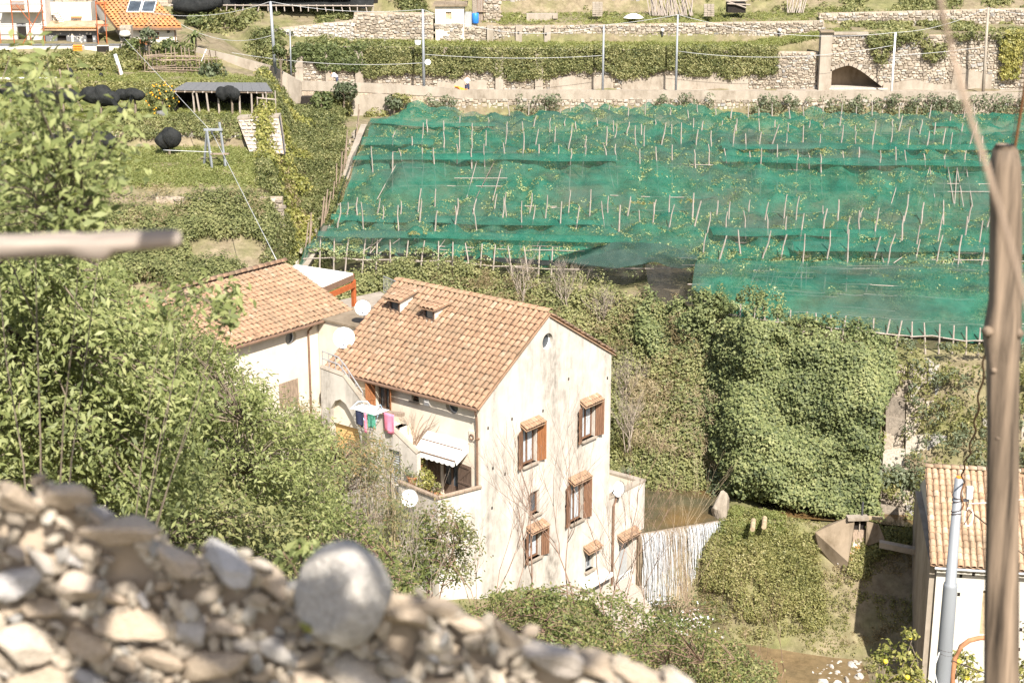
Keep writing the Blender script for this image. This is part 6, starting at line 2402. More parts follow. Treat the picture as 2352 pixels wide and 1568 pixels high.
# lower grey extension
ex0, ex1 = zx(106, 100, BY - 1)[0], zx(226, 100, BY - 1)[0]
ezt = zx(120, 77, BY - 1)[1]
w1_, w2_ = (zx(132, 101, BY - 1), zx(152, 82, BY - 1)), (zx(199, 100, BY - 1), zx(212, 81, BY - 1))
mb = MB()
wall_face(mb, (0, BY - 1, 0), (1, 0, 0), FN, rect(ex0, gz, ex1, ezt + .35), [rect(w1_[0][0], w1_[0][1], w1_[1][0], w1_[1][1]), rect(w2_[0][0], w2_[0][1], w2_[1][0], w2_[1][1])], .3)
mb.build("extension_wall", M['grey'], t)
MB().box2((ex0, BY - .7, gz), (ex1, BY - .6, ezt)).build("interior", M['dark'], t)
mb = MB()
mb.prism([(ex0 - .3, BY - 1.5, ezt + .4), (ex1 + .2, BY - 1.5, ezt + .4), (ex1 + .2, BY + 2, ezt + .9), (ex0 - .3, BY + 2, ezt + .9)], (0, 0, -.1))
e_r = mb.build("extension_roof", M['tile_pale'], t)
for i in range(30):
    tt = link("tile", tmn, e_r)
    tt.matrix_local = Matrix.Translation((ex0 + (ex1 - ex0) * (i + .5) / 30, BY - 1.5, ezt + .42)) @ Matrix((Vector((0, 1, .14)).normalized(), Vector((-1, 0, 0)), Vector((0, -.14, 1)).normalized())).transposed().to_4x4()
for i in range(46):
    x, z = random.uniform(ex0 + .2, ex1 - .2), random.uniform(gz + .6, ezt)
    if any(a[0] - .1 < x < b[0] + .1 and a[1] - .1 < z < b[1] + .1 for a, b in ((w1_[0], w1_[1]), (w2_[0], w2_[1]))):
        continue
    r_ = random.uniform(.04, .12) * (2 if x > ex1 - 2 else 1)
    MB().box((x, BY - 1.005, z), (r_, .014, r_)).build("plaster_dab", M['white'], t)
MB().box((zx(167, 90, BY - 1)[0], BY - 1.05, (gz + ezt) / 2), (.18, .1, ezt - gz)).build("strip", M['cream'], t)
# outside stair of the white house
for i in range(7):
    x, z = zx(125 + i * 3.0, 30 + i * 4.0, BY + 1.4)
    MB().box((x, BY + 1.75, z), (.5, .5, .12)).build("step", M['white'], t)
sc = thing("scaffolding", "orange brown scaffolding poles in front of the tall white house", "scaffolding")
for u in (2, 33, 72, 103, 226, 246):
    for y in (BY - 1.7, BY - 3.0):
        p = at(u, 100, y)
        MB().tube([(p.x, y, gz), (p.x, y, gz + (7.5 if u < 200 else 4.6))], .05, 5).build("standard", M['beam_red' if y < BY - 2 else 'rail'], sc)
for z in (2.3, 4.3, 6.4):
    for y in (BY - 1.7, BY - 3.0):
        MB().tube([(at(-60, 50, y).x, y, gz + z), (at(104, 50, y).x, y, gz + z)], .045, 5).build("ledger", M['rail'], sc)
        if z < 4.5:
            MB().tube([(at(224, 50, y).x, y, gz + z), (at(248, 50, y).x, y, gz + z)], .045, 5).build("ledger", M['beam_red'], sc)
MB().tube([(at(40, 50, BY - 3).x, BY - 3, gz + .1), (at(102, 50, BY - 3).x, BY - 3, gz + 4.2)], .04, 5).build("brace", M['beam_red'], sc)
MB().tube([(at(40, 50, BY - 3).x, BY - 3, gz + 4.3), (at(76, 50, BY - 3).x, BY - 3, gz + 2.3)], .04, 5).build("brace", M['beam_red'], sc)
# pallet, timber and vase like stone pillar on the terrace
p = at(185, 95, 153)
pa = thing("pallet", "orange wooden pallet leaning on the white terrace wall", "pallet", (p.x, 151.8, zt_ - 1.1))
for i in range(6):
    MB().box((0, 0, .1 + i * .2), (.8, .05, .12)).build("board", M['orange'], pa)
for x in (-.35, 0, .35):
    MB().box((x, .06, .6), (.08, .06, 1.2)).build("board", M['orange'], pa)
p = at(291, 95, 151.2)
t = thing("stone_gatepost", "rough stone post topped with a white ball left of the low white house", "post", (p.x, 151.2, 16.5))
mb = MB()
for i in range(9):
    for s in (-1, 1):
        stone_block(mb, (s * .25, -.3, .4 + i * .45), (1, 0, 0), (0, 0, 1), (0, -1, 0), .5, .42, .2)
mb.box((0, .15, 2.2), (1.0, .8, 4.4))
mb.build("masonry", M['stone'], t)
MB().lathe([(.001, 3.4), (.45, 3.5), (.55, 3.7), (.4, 3.95), (.001, 4.05)], Matrix.Translation((0, -.5, 0)), 12).build("ball", M['white'], t, True)

# ------------------------------------------------------------------ hillside buildings and odds and ends along the top
t = thing("stone_hut", "small stone hut with one boarded window above the pier wall", "hut")
y = 163.3
hx0, hx1 = at(1000, 60, y).x, at(1066, 60, y).x
hz1 = at(1030, 15, y).z
mb = MB()
wn_ = rect(at(1024, 46, y).x, at(1024, 46, y).z, at(1037, 46, y).x, at(1024, 28, y).z)
wall_face(mb, (0, y, 0), (1, 0, 0), FN, rect(hx0, 17.6, hx1, hz1), [wn_], .25)
mb.add([(hx1, y, 17.6), (hx1, y + 3.5, 17.6), (hx1, y + 3.5, hz1), (hx1, y, hz1)], [(0, 1, 2, 3)])
mb.add([(hx0, y, 17.6), (hx0, y + 3.5, 17.6), (hx0, y + 3.5, hz1), (hx0, y, hz1)], [(0, 1, 2, 3)])
mb.build("wall", M['cream'], t)
mb = MB()
rubble_face(mb, (hx0 + .1, y - .01, 0), (hx1 - .1, y - .01, 0), C_(17.6), C_(at(1030, 55, y).z), Vector(FN), .4, .24, .1, lambda x, z: n1(x, z, 3) < .4)
mb.build("stones", M['stone'], t, kind='stuff')
MB().box2((wn_[0][0], y + .15, wn_[0][1]), (wn_[1][0], y + .2, wn_[2][1])).build("window_board", M['cane'], t)
MB().box2((hx0 - .2, y - .25, hz1), (hx1 + .3, y + 3.6, hz1 + .18)).build("roof_slab", M['concrete_dark'], t)
mb = MB()
mb.tube([(hx0 + 1, y, hz1 + .6), (hx1 + .2, y, hz1 + .75)], .05, 5)
for f in (0, .5, 1):
    mb.tube([(hx0 + 1 + f * (hx1 - hx0 - .8), y, hz1), (hx0 + 1 + f * (hx1 - hx0 - .8), y, hz1 + .75)], .04, 5)
mb.build("timber_rail", M['wood'], t)
MB().box2((hx1 + .02, y + .8, 18.9), (hx1 + .75, y + .9, hz1 - .6)).build("door", M['grey_shutter'], t)
MB().box2((hx1 + .8, y + .6, 18.9), (hx1 + 1.2, y + 1.2, hz1 + 3)).build("pier", M['stone'], t)
p = at(1092, 54, 164)
tag(MB().lathe([(.28, 0), (.33, .05), (.33, .95), (.27, 1.0), (.22, .97), (.001, .97)], Matrix.Translation((p.x, 164, p.z)), 14).build("barrel", M['blue'], None, True), "blue plastic barrel beside the stone hut door", "barrel")
t = thing("lean_to", "dark lean-to with cane screen beside the stone hut", "shed")
a, b = at(1084, 56, 165), at(1110, 2, 165)
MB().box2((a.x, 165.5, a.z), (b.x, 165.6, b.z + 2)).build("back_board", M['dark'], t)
for i in range(13):
    x = a.x + .1 + (b.x - a.x - .1) * i / 13
    MB().tube([(x, 165.2, at(1100, 28 if i < 4 else 54, 165).z), (x, 165.2, b.z + 1)], .05, 4).build("cane", M['wood_pole' if i % 3 else 'wood'], t)
MB().box2((a.x, 164.95, at(1100, 28, 165).z), (b.x + .3, 165.1, at(1100, 28, 165).z + .12)).build("beam", M['wood'], t)
stone_wall("ruined_wall", "broken stone wall end right of the lean-to", "wall", (at(1111, 40, 166).x, 166), (at(1150, 40, 166).x, 166), C_(19.5), Lz(24, 21.8), FN)
# cinder block stack, concrete trough, sand, canes, hut opening
p = at(1245, 40, 166.5)
MBc = MB()
MBc.box((p.x, 166.5, p.z), (3.1, .9, .75), .02)
MBc.box((p.x + 1.3, 166.0, p.z + .1), (.5, .4, .35))
tag(MBc.build("concrete_trough", M['concrete']), "long low concrete trough among weeds on the top terrace", "trough")
for (u, v, n_, lb) in ((1372, 38, 7, "stack of grey hollow blocks left of the cane bundle"), (1628, 38, 6, "stack of grey hollow blocks right of the cane bundle")):
    p = at(u, v, 166)
    s = thing("block_stack", lb, "blocks", (p.x, 166, p.z))
    for i in range(n_):
        for j in range(3):
            MB().box(((j - 1) * .34 + random.uniform(-.02, .02), random.uniform(-.05, .05), .1 + i * .2), (.32, .3, .18)).build("block", M['concrete'], s)
s = thing("pole_bundle", "bundle of long pale poles leaning against the upper wall", "poles")
for i in range(46):
    u = 1495 + i * 2.1 + random.uniform(-2, 2)
    p = at(u, 36, 168)
    l = (random.random() - .5) * 1.6
    MB().tube([(p.x, 168 + random.uniform(-.6, .2), p.z), (p.x + l, 169.5, p.z + random.uniform(1.8, 2.8))], .05, 4).build("pole", M['wood_pole'], s)
s = thing("pole_bundle", "few pale poles leaning by the right end of the top terrace", "poles")
for i in range(12):
    u = 1808 + i * 3.4 + random.uniform(-2, 2)
    p = at(u, 30, 168)
    MB().tube([(p.x, 168, p.z), (p.x + random.uniform(-.2, .8), 169.5, p.z + random.uniform(1.6, 2.4))], .05, 4).build("pole", M['wood_pole'], s)
p = at(1455, 40, 165.5)
tag(MB().lathe([(1.0, 0), (.7, .22), (.3, .38), (.001, .42)], Matrix.Translation((p.x, 165.5, p.z - .05)), 14).build("sand_heap", M['canvas'], None, True), "low heap of white sand on the top terrace edge", "heap")
t = thing("log_shelter", "low dark log shelter opening on the top terrace", "shelter")
p = at(1692, 30, 167)
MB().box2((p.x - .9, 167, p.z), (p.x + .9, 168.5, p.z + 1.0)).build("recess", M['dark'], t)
for (a, b) in (((-1.0, .9), (1.3, .8)), ((-.9, 1.1), (.9, .5)), ((-1.1, 1.15), (1.0, 1.2))):
    MB().tube([(p.x + a[0], 166.8, p.z + a[1]), (p.x + b[0], 166.8, p.z + b[1])], .07, 5).build("log", M['wood_pole'], t)
# black canopy at the top
t = thing("black_canopy", "long black netted canopy on poles along the top edge left of the hut", "canopy")
c0_, c1_ = at(392, 12, 169), at(858, 14, 168)
P_ = []
nx_ = 60
V = []
for j in range(9):
    for i in range(nx_ + 1):
        f = i / nx_
        g = j / 8
        p = c0_.lerp(c1_, f)
        V.append((p.x, p.y + g * 6, p.z + .2 + math.sin(g * 1.5) * 1.4 + (n1(f * 20, g * 4, 5) - .5) * .5 - (.25 if j == 0 else 0)))
F_ = [(j * (nx_ + 1) + i, j * (nx_ + 1) + i + 1, (j + 1) * (nx_ + 1) + i + 1, (j + 1) * (nx_ + 1) + i) for j in range(8) for i in range(nx_)]
np_mesh("net_sheet", V, F_, M['black_net'], None, t, None, True)
bag = []
mb = MB()
a = at(385, 8, 168.6)
mb.tube([a + Vector((.6, 0, -.4)), a + Vector((2.0, 0, -.3)), a + Vector((4, 0, -.1)), a + Vector((5.5, 0, .1))], [.4, .8, .75, .4], 10)
mb.build("net_roll", M['black_net'], t, True)
for i in range(26):
    f = i / 25
    p = c0_.lerp(c1_, f)
    MB().tube([(p.x + random.uniform(-.2, .2), p.y - .1, 20.6 if f > .2 else 21.0), (p.x, p.y, p.z + .1)], .06, 5).build("pole", M['wood_pole'], t)
MB().tube([c0_ + Vector((0, -.1, 0)), c1_ + Vector((0, -.1, 0))], .07, 5).build("rail", M['wood_pole'], t)
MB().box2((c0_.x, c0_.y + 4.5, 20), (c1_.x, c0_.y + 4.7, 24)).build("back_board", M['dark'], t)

# utility poles with their lamps and wires
poles = [(621, 4, 632, 150, 151.0, .17, "grey steel utility pole standing on the ramp wall at upper left"),
         (971, 22, 974, 208, 153.6, .15, "slim utility pole with a small round dish on the road"),
         (1387, 58, 1384, 212, 155, .12, "utility pole in the middle of the road with no dish"),
         (1557, 34, 1552, 214, 155, .12, "taller thin pole right of the mid road utility pole"),
         (2057, 75, 2047, 216, 155, .12, "white utility pole in front of the arched wall"),
         (2270, 18, 2258, 216, 155, .16, "tallest grey utility pole towards the right edge of the road"),
         (2440, 40, 2432, 216, 155, .15, "utility pole beyond the near wooden post at the right"),
         (666, 70, 668, 160, 153, .08, "short thin post right of the grey steel pole"),
         (2285, 76, 2285, 150, 160, .16, "short square white post on the upper right terrace")]
tops = []
for (u0, v0, u1, v1, y, r, lb) in poles:
    b, a = at(u1, v1, y), at(u0, v0, y)
    t = thing("utility_pole", lb, "utility pole", b)
    MB().tube([(0, 0, -.8), a - b], [r, r * .7], 8).build("shaft", M['concrete' if r > .15 and u0 > 900 else 'steel'] if u0 != 2057 else M['frame_white'], t, True)
    MB().box((a - b) + Vector((0, 0, -.25)), (.5, .06, .06)).build("bracket", M['iron'], t)
    tops.append(a)
sat_dish("small white dish fixed to the slim utility pole", at(983, 143, 153.2), .27, (-.1, -.95, .25), at(975, 148, 153.5))
for i, (a, b, sag, lb) in enumerate(((tops[0], tops[1], .5, "wire from the ramp pole to the slim road pole"), (tops[1], tops[2], 1.4, "wire spanning from the slim pole to the mid road pole"), (tops[2], tops[3], .1, "short wire between the two mid road poles"), (tops[3], tops[4], 1.0, "wire from the tall thin pole to the white pole"), (tops[4], tops[5], .5, "wire from the white pole to the tallest right pole"), (tops[5], tops[6], .2, "wire leaving the tallest right pole"), (at(270, 10, 160), tops[0], 1.2, "upper wire from the white houses to the ramp pole"), (at(390, 40, 160), tops[0] - Vector((0, 0, 3)), 1.2, "lower wire from the orange roof to the ramp pole"), (at(310, 70, 158), at(971, 145, 153.6), 1.2, "long low wire from the white houses to the dish pole"), (at(970, 125, 153.6), at(1384, 128, 155), .3, "wire along the creeper wall at mid height"), (at(1557, 118, 155), at(2050, 105, 155), .8, "wire from the thin pole past the pillar"), (at(2050, 128, 155), at(2262, 108, 155), .1, "wire crossing in front of the arched wall"))):
    cable("overhead_wire", lb, [a, b], .02, 'wire', sag)
# two wall lamps
for (u, v, lb) in ((1522, 72, "white wall lamp on the pier terrace wall, left of the two far ones"), (1791, 72, "white wall lamp near the pillar end of the terrace wall")):
    p = at(u, v, 163.5)
    t = thing("wall_lamp", lb, "lamp", p)
    MB().lathe([(.001, .3), (.14, .22), (.17, 0), (.001, -.1)], None, 10).build("shade", M['dish'], t, True)
    MB().box((0, .05, -.25), (.14, .2, .4)).build("lamp_box", M['iron'], t)


# ------------------------------------------------------------------ people on the road
def person(label, base, face, bend, shirt, legs, h=1.7):
    t = thing("person", label, "person", base, face)
    s = h / 1.7
    me = bpy.data.meshes.new("body")
    hip = Vector((0, 0, .92 * s))
    ch = hip + Vector((0, -math.sin(bend) * .45, math.cos(bend) * .45)) * s
    nk = ch + Vector((0, -math.sin(bend) * .14, math.cos(bend) * .14)) * s
    hd = nk + Vector((0, -math.sin(bend) * .2, math.cos(bend) * .2)) * s
    vs, es, rs = [hip, ch, nk], [(0, 1), (1, 2)], [.15, .16, .06]
    vs.append(hd)
    es.append((2, 3))
    rs.append(.105)
    for sd in (-1, 1):
        i0 = len(vs)
        step = .16 * sd if bend < .3 else .05
        vs += [hip + Vector((sd * .1, 0, -.08)), Vector((sd * .11, -step * .4, .48 * s)), Vector((sd * .11, step, .08 * s)), Vector((sd * .12, step - .14, .04 * s))]
        es += [(0, i0), (i0, i0 + 1), (i0 + 1, i0 + 2), (i0 + 2, i0 + 3)]
        rs += [.1, .075, .05, .04]
        j0 = len(vs)
        vs += [ch + Vector((sd * .19, 0, .04)), ch + Vector((sd * .23, -.05 - .1 * bend, -.24)), ch + Vector((sd * .2, -.2 - .12 * bend, -.46)), ch + Vector((sd * .19, -.26 - .12 * bend, -.53))]
        es += [(1, j0), (j0, j0 + 1), (j0 + 1, j0 + 2), (j0 + 2, j0 + 3)]
        rs += [.07, .05, .04, .035]
    me.from_pydata([tuple(v) for v in vs], es, [])
    b = link("body", me, t)
    sk = b.modifiers.new("skin", 'SKIN')
    for i, r_ in enumerate(rs):
        me.skin_vertices[0].data[i].radius = (r_ * s, r_ * s)
    me.skin_vertices[0].data[0].use_root = True
    b.modifiers.new("smooth", 'SUBSURF').levels = 1
    b.modifiers["smooth"].render_levels = 1
    me.materials.append(M['skin'])
    dn = (ch - hip).normalized()
    MB().tube([hip + Vector((0, 0, -.02)), hip.lerp(ch, .5), ch, ch + dn * .09], [.17, .185, .2, .12], 12).build("shirt", M[shirt], t, True)
    for sd in (-1, 1):
        MB().tube([ch + Vector((sd * .14, 0, .03)), ch + Vector((sd * .24, -.06 - .1 * bend, -.24))], [.09, .07], 9).build("sleeve", M[shirt], t, True)
        step = .16 * sd if bend < .3 else .05
        MB().tube([hip + Vector((sd * .09, 0, .02)), Vector((sd * .11, -step * .4, .48 * s)), Vector((sd * .11, step, .1 * s))], [.125, .095, .075], 10).build("trouser_leg", M[legs], t, True)
    MB().lathe([(.001, .125), (.07, .11), (.115, .04), (.118, -.02), (.1, -.06)], Matrix.Translation(hd + Vector((0, .02, .02))), 12).build("hair", M['hair'], t, True)
    MB().box(hd + Vector((0, -.115, 0)), (.03, .04, .05)).build("nose", M['skin'], t)
    return t


p = at(1073, 205, 154.5)
person("person in white and blue walking along the road in front of the stones", (p.x, 154.5, 14.32), .3, .06, 'cloth_white', 'navy')
p = at(775, 187, 154.3)
person("person in a white top bending over the parapet near the ramp", (p.x, 154.0, 15.0), -1.2, .95, 'cloth_white', 'cloth_dark')
t = thing("orange_tarp", "crumpled orange tarpaulin lying on the parapet corner", "tarpaulin")
mb = MB()
pp = [at(1044 + i * 7, 203 + i * 2.2, 152.9) for i in range(7)]
vs = []
for i, q in enumerate(pp):
    for j in range(4):
        vs.append(q + Vector((0, j * .16 - .1, .12 + .14 * math.sin(i * 2.1 + j * 1.7))))
mb.add(vs, [(i * 4 + j, (i + 1) * 4 + j, (i + 1) * 4 + j + 1, i * 4 + j + 1) for i in range(6) for j in range(3)])
mb.build("sheet", M['orange'], t)
mb = MB()
p = at(960, 108, 160)
tag(mb.lathe([(.25, 0), (.3, .6), (.26, .6), (.22, .05), (.001, .05)], Matrix.Translation((p.x, 160, p.z)), 12).build("bucket", M['dish'], None, True), "white bucket on the grass strip left of the slim pole", "bucket")
# ------------------------------------------------------------------ left edge of the grove, sluice, rocks
t = thing("grove_edge_wall", "pale earthy stone wall along the left edge of the green net", "wall")
eg = [(703, 578, 10.9), (738, 520, 11.3), (768, 462, 11.6), (790, 400, 12.6), (806, 345, 13.4), (826, 290, 13.9), (838, 262, 14.2)]
pt = [on(u, v, z) for u, v, z in eg]
for a, b in zip(pt[:-1], pt[1:]):
    mb = MB()
    mb.prism([a + Vector((-.35, 0, -.9)), b + Vector((-.35, 0, -.9)), b + Vector((-.9, -.3, -3.0)), a + Vector((-.9, -.3, -3.0))], (.5, .2, 0))
    mb.build("panel", M['concrete'], t)
    L_ = (b - a).length
    mb = MB()
    for i in range(int(L_ * 3)):
        p = a.lerp(b, random.random()) + Vector((-.4 - random.random() * .5, -.15, -random.uniform(.8, 2.6)))
        stone_block(mb, p, (b - a).normalized(), (0, 0, 1), (-.9, -.4, 0), .45, .3, .16)
    mb.build("stones", M['stone'], t, kind='stuff')
for i in range(16):
    f = random.random() * 5.9
    a, b = pt[int(f)], pt[int(f) + 1]
    p = a.lerp(b, f % 1)
    MB().tube([p + Vector((-.4, 0, -1)), p + Vector((random.uniform(-.3, .1), 0, random.uniform(.9, 1.8)))], .05, 5).build("stake", M['wood'], t)

t = thing("sluice", "small concrete sluice with a dark gate between canal and stream bank", "sluice")
Wz = lambda u, v, z: on(u, v, z)
mb = MB()
mb.prism([Wz(1872, 1222, 2.1), Wz(1900, 1203, 2.35), Wz(1952, 1186, 2.9), Wz(1963, 1196, 2.75), Wz(1948, 1290, .9), Wz(1938, 1318, .1), Wz(1905, 1285, .7), Wz(1880, 1255, 1.3)], (.15, .8, -1.6))
mb.build("wing_wall", M['concrete_dark'], t)
mb = MB()
mb.prism([Wz(1991, 1196, 2.75), Wz(2018, 1203, 2.6), Wz(2032, 1238, 1.9), Wz(1996, 1252, 1.5), Wz(1988, 1250, 1.5)], (.1, .9, -1.2))
mb.build("wing_wall", M['concrete_dark'], t)
a = Wz(1963, 1196, 2.75)
b = Wz(1991, 1196, 2.75)
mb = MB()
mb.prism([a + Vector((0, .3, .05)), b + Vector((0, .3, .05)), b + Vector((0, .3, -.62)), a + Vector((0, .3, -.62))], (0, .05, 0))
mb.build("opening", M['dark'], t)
mb = MB()
mb.prism([a + Vector((0, .22, -.6)), b + Vector((0, .22, -.6)), b + Vector((0, .05, -1.5)), a + Vector((0, .05, -1.5))], (0, .08, 0))
mb.build("gate_board", M['wood'], t)
mb = MB()
c = (a + b) / 2
mb.box(c + Vector((0, .2, -.25)), (.06, .06, .8))
mb.build("gate_bar", M['concrete'], t)
MB().box(c + Vector((-.15, .15, .12)), (1.1, .5, .16), .06).build("lintel", M['concrete'], t)
MB().box(c + Vector((.75, .3, .05)), (.9, .25, .12), -.15).build("plank", M['cane'], t)
MB().tube([c + Vector((.12, .3, .1)), c + Vector((.12, .3, .95))], .05, 5).build("spindle", M['iron'], t)
mb = MB()
mb.prism([Wz(1958, 1240, 1.4), Wz(1986, 1243, 1.4), Wz(1975, 1290, .5), Wz(1950, 1290, .5)], (0, .3, -.2))
mb.build("chute", M['rust_stone'], t)
mb = MB()
mb.prism([Wz(2020, 1238, 2.1), Wz(2140, 1262, 2.1), Wz(2140, 1270, 2.0), Wz(2020, 1245, 2.0)], (0, 0, -.3))
mb.build("canal_kerb", M['concrete'], t)


def rock_mesh(seed, sub=2, rough_=.35, flat=.75, cuts=9):
    import bmesh
    bm = bmesh.new()
    bmesh.ops.create_icosphere(bm, subdivisions=sub, radius=1)
    V = np.array([v.co[:] for v in bm.verts])
    # cut by a few random planes for a broken, faceted look
    g = np.random.default_rng(seed)
    for _ in range(cuts):
        n_ = g.normal(0, 1, 3)
        n_ /= np.linalg.norm(n_)
        d_ = g.uniform(.5, .9)
        ex = np.clip(V @ n_ - d_, 0, None)
        V = V - ex[:, None] * n_ * .9
    V *= (1 + rough_ * (fbm(V * 1.6 + seed * 3.1, seed, 3) - .5))[:, None]
    V[:, 2] *= flat
    for v, c_ in zip(bm.verts, V):
        v.co = c_
    me = bpy.data.meshes.new("stone")
    bm.to_mesh(me)
    bm.free()
    a_ = me.attributes.new("rnd", 'FLOAT', 'FACE')
    return me


rk = []
for i in range(6):
    me = rock_mesh(i, 1)
    me.materials.append(M['rust_stone'])
    rk.append(me)
rkw = []
for i in range(6):
    me = rock_mesh(20 + i, 2)
    me.materials.append(M['white_stone'])
    rkw.append(me)
t = thing("rock_spill", "rust stained rocks spilling down below the sluice gate", "rocks")
for i in range(70):
    f = random.random()
    u = 1968 - 38 * f + random.uniform(-20, 20) * (.5 + .5 * f)
    v = 1258 + 95 * f
    p = on(u, v, 1.1 - 2.0 * f)
    p.z = max(p.z, ground_z(p.x, p.y) + .18)
    o = link("rock", random.choice(rk), t)
    o.location = p
    o.scale = [random.uniform(.12, .3)] * 3
    o.rotation_euler = (random.random() * 6, random.random() * 6, random.random() * 6)
for (n_, u0, u1, v0, v1, z, nm, lb) in ((120, 1860, 1985, 1520, 1575, -3.05, "shore_stones", "white stones along the near edge of the lower stream"), (34, 1760, 1850, 1375, 1440, -2.9, "shore_stones", "pale rocks on the bank left of the lower stream"), (26, 1640, 1720, 1310, 1400, -2.6, "shore_stones", "pale rocks at the foot of the weir")):
    t = thing(nm, lb, "rocks")
    for i in range(n_):
        p = on(random.uniform(u0, u1), random.uniform(v0, v1), z)
        p.z = ground_z(p.x, p.y) + .02 if abs(ground_z(p.x, p.y) - z) < 1.5 else z
        p.z = max(p.z, -3.05)
        o = link("rock", random.choice(rkw), t)
        o.location = p
        s_ = random.uniform(.06, .16) if random.random() < .88 else random.uniform(.18, .34)
        o.scale = (s_, s_, s_ * .7)
        o.rotation_euler = (random.random() * 6, random.random() * 6, random.random() * 6)
o = link("masonry", rock_mesh(71, 3, .5, 1.0, 12), pier_thing)
o.data.materials.append(M['concrete'])
o.location = PIER_AT + Vector((.1, .5, .4))
o.scale = (.62, .6, 1.35)
o.rotation_euler = (0, .12, .4)
# two cut log ends by the weir
for (u, v, lb) in ((1562 + 160, 1214, "pale cut log end left of the other, on the mound beside the weir"), (1748, 1209, "pale cut log end right of the other, on the mound beside the weir")):
    p = on(u, v, 2.3)
    tag(MB().tube([p + Vector((.1, -.3, .1)), p + Vector((.3, .8, .15))], .13, 10).build("log", M['cane']), lb, "log")
# stepped masonry ledges of the far right bank
t = thing("stepped_bank", "pale stepped masonry ledges on the bank behind the right house", "masonry")
for i in range(9):
    u0, u1 = 2098 + random.uniform(-12, 12) - i * 2, 2420
    v = 830 + i * 33 + random.uniform(-4, 4)
    a_ = .235
    f = 1 - (i + .3) / 9.2
    yk, zk = key_at(np.array([.225, .36]), np.array([9 + f, 9 + f]))
    n_ = random.choice((9, 10, 11, 12))
    for j in range(n_):
        x0 = .222 + (.36 - .222) * j / n_
        x1 = .222 + (.36 - .222) * (j + random.uniform(.9, .99)) / n_
        y0, y1 = np.interp(x0, [.225, .36], yk), np.interp(x1, [.225, .36], yk)
        z0 = np.interp(x0, [.225, .36], zk)
        if random.random() < .15:
            continue
        h = random.uniform(.85, 1.15)
        mb = MB()
        o0, o1 = random.uniform(.3, .75), random.uniform(.3, .75)
        mb.prism([(x0 * (y0 + 6), y0 - o0, z0 - h), (x1 * (y1 + 6), y1 - o1, z0 - h + random.uniform(-.1, .1)), (x1 * (y1 + 6), y1 - o1 + .15, z0 + random.uniform(-.2, .2)), (x0 * (y0 + 6), y0 - o0 + .15, z0 + random.uniform(-.2, .2))], (0, 1.2, 0), random.random())
        mb.build("block", M['stone'], t)

# ------------------------------------------------------------------ potted plants and the wall vine of the mill house
def pot_plant(label, p, r, h, leaf, n, size, rad, pot='terracotta', spiky=False):
    t = thing("potted_plant", label, "potted plant", p)
    MB().lathe([(.001, 0), (r * .7, 0), (r, h), (r * 1.12, h), (r * 1.12, h + .05), (r * .9, h + .05), (r * .85, h - .04), (.001, h - .04)], None, 14).build("pot", M[pot], t)
    if spiky:
        mb = MB()
        for i in range(18):
            a_ = i * 2.4
            e_ = random.uniform(.4, 1.3)
            d_ = Vector((math.cos(a_) * math.cos(e_), math.sin(a_) * math.cos(e_), math.sin(e_)))
            mb.tube([(0, 0, h), Vector((0, 0, h)) + d_ * rad * .5, Vector((0, 0, h)) + d_ * rad], [.03, .035, .004], 4)
        mb.build("blades", M['bluegreen'], t)
    else:
        foliage_ball((0, 0, h + rad * .75), rad, n, size, M[leaf], t, "foliage", k=7)
    return t


q = hp(1437, 1104, (0, 0, AZ - .8), (0, 0, 1))
pot_plant("spiky agave in a clay pot on the annex roof terrace", hw(q.x, q.y, AZ - .83), .24, .35, None, 0, 0, .6, spiky=True)
for (u, v, x, r, h, lf, n, s, rad, lb) in ((936, 1006, -.95, .2, .3, 'ivy', 160, .05, .3, "clay pot with a low green plant highest on the steps"), (958, 1020, -.95, .22, .3, 'yellow_bush', 220, .05, .38, "round bushy pot plant low on the steps"), (976, 1094, -1.0, .3, .4, 'yellow_bush', 900, .07, .85, "big yellow green bush in a pot on the lower terrace"), (948, 1108, -1.5, .25, .35, 'bluegreen', 200, .06, .4, "clay pot with a grey green plant at the parapet corner"), (1003, 1100, -.7, .2, .3, 'ivy', 160, .06, .35, "small pot plant by the lower terrace door")):
    q = hp(u, v, (x, 0, 0), (1, 0, 0))
    fl = -4.88 if q.y < 2.6 else -4.0 + .42 * int(max(0, (q.y - 2.6) / .34))
    fl = min(fl, -1.9)
    pot_plant(lb, hw(x, min(max(q.y, .5), 4.2), fl), r, h, lf, n, s, rad)
t = thing("wall_vine", "bare brown vine spread on the cream wall above the awning", "vine", hw(0, 0, 0), TH)
mb = MB()
for i in range(20):
    y, z = 3.9 + random.uniform(-.25, .25), -3.4
    P_ = [(-.08, y, z)]
    d_ = random.uniform(-.5, .5)
    for k in range(7):
        d_ += random.uniform(-.5, .5)
        y += math.sin(d_) * .35 - .06
        z += math.cos(d_) * .33 + .06
        if not 2.3 < y < 4.9 or z > -.9:
            break
        P_.append((-.06 - random.random() * .12, y, z))
    if len(P_) > 2:
        mb.tube(P_, [.02 - .0022 * k for k in range(len(P_))], 4)
mb.build("stems", M['twig'], t)


# ------------------------------------------------------------------ trees and shrubs on the near slope
def in_poly(p, poly):
    c_ = False
    for i in range(len(poly)):
        (x1, y1), (x2, y2) = poly[i], poly[i - 1]
        if (y1 > p[1]) != (y2 > p[1]) and p[0] < (x2 - x1) * (p[1] - y1) / (y2 - y1) + x1:
            c_ = not c_
    return c_


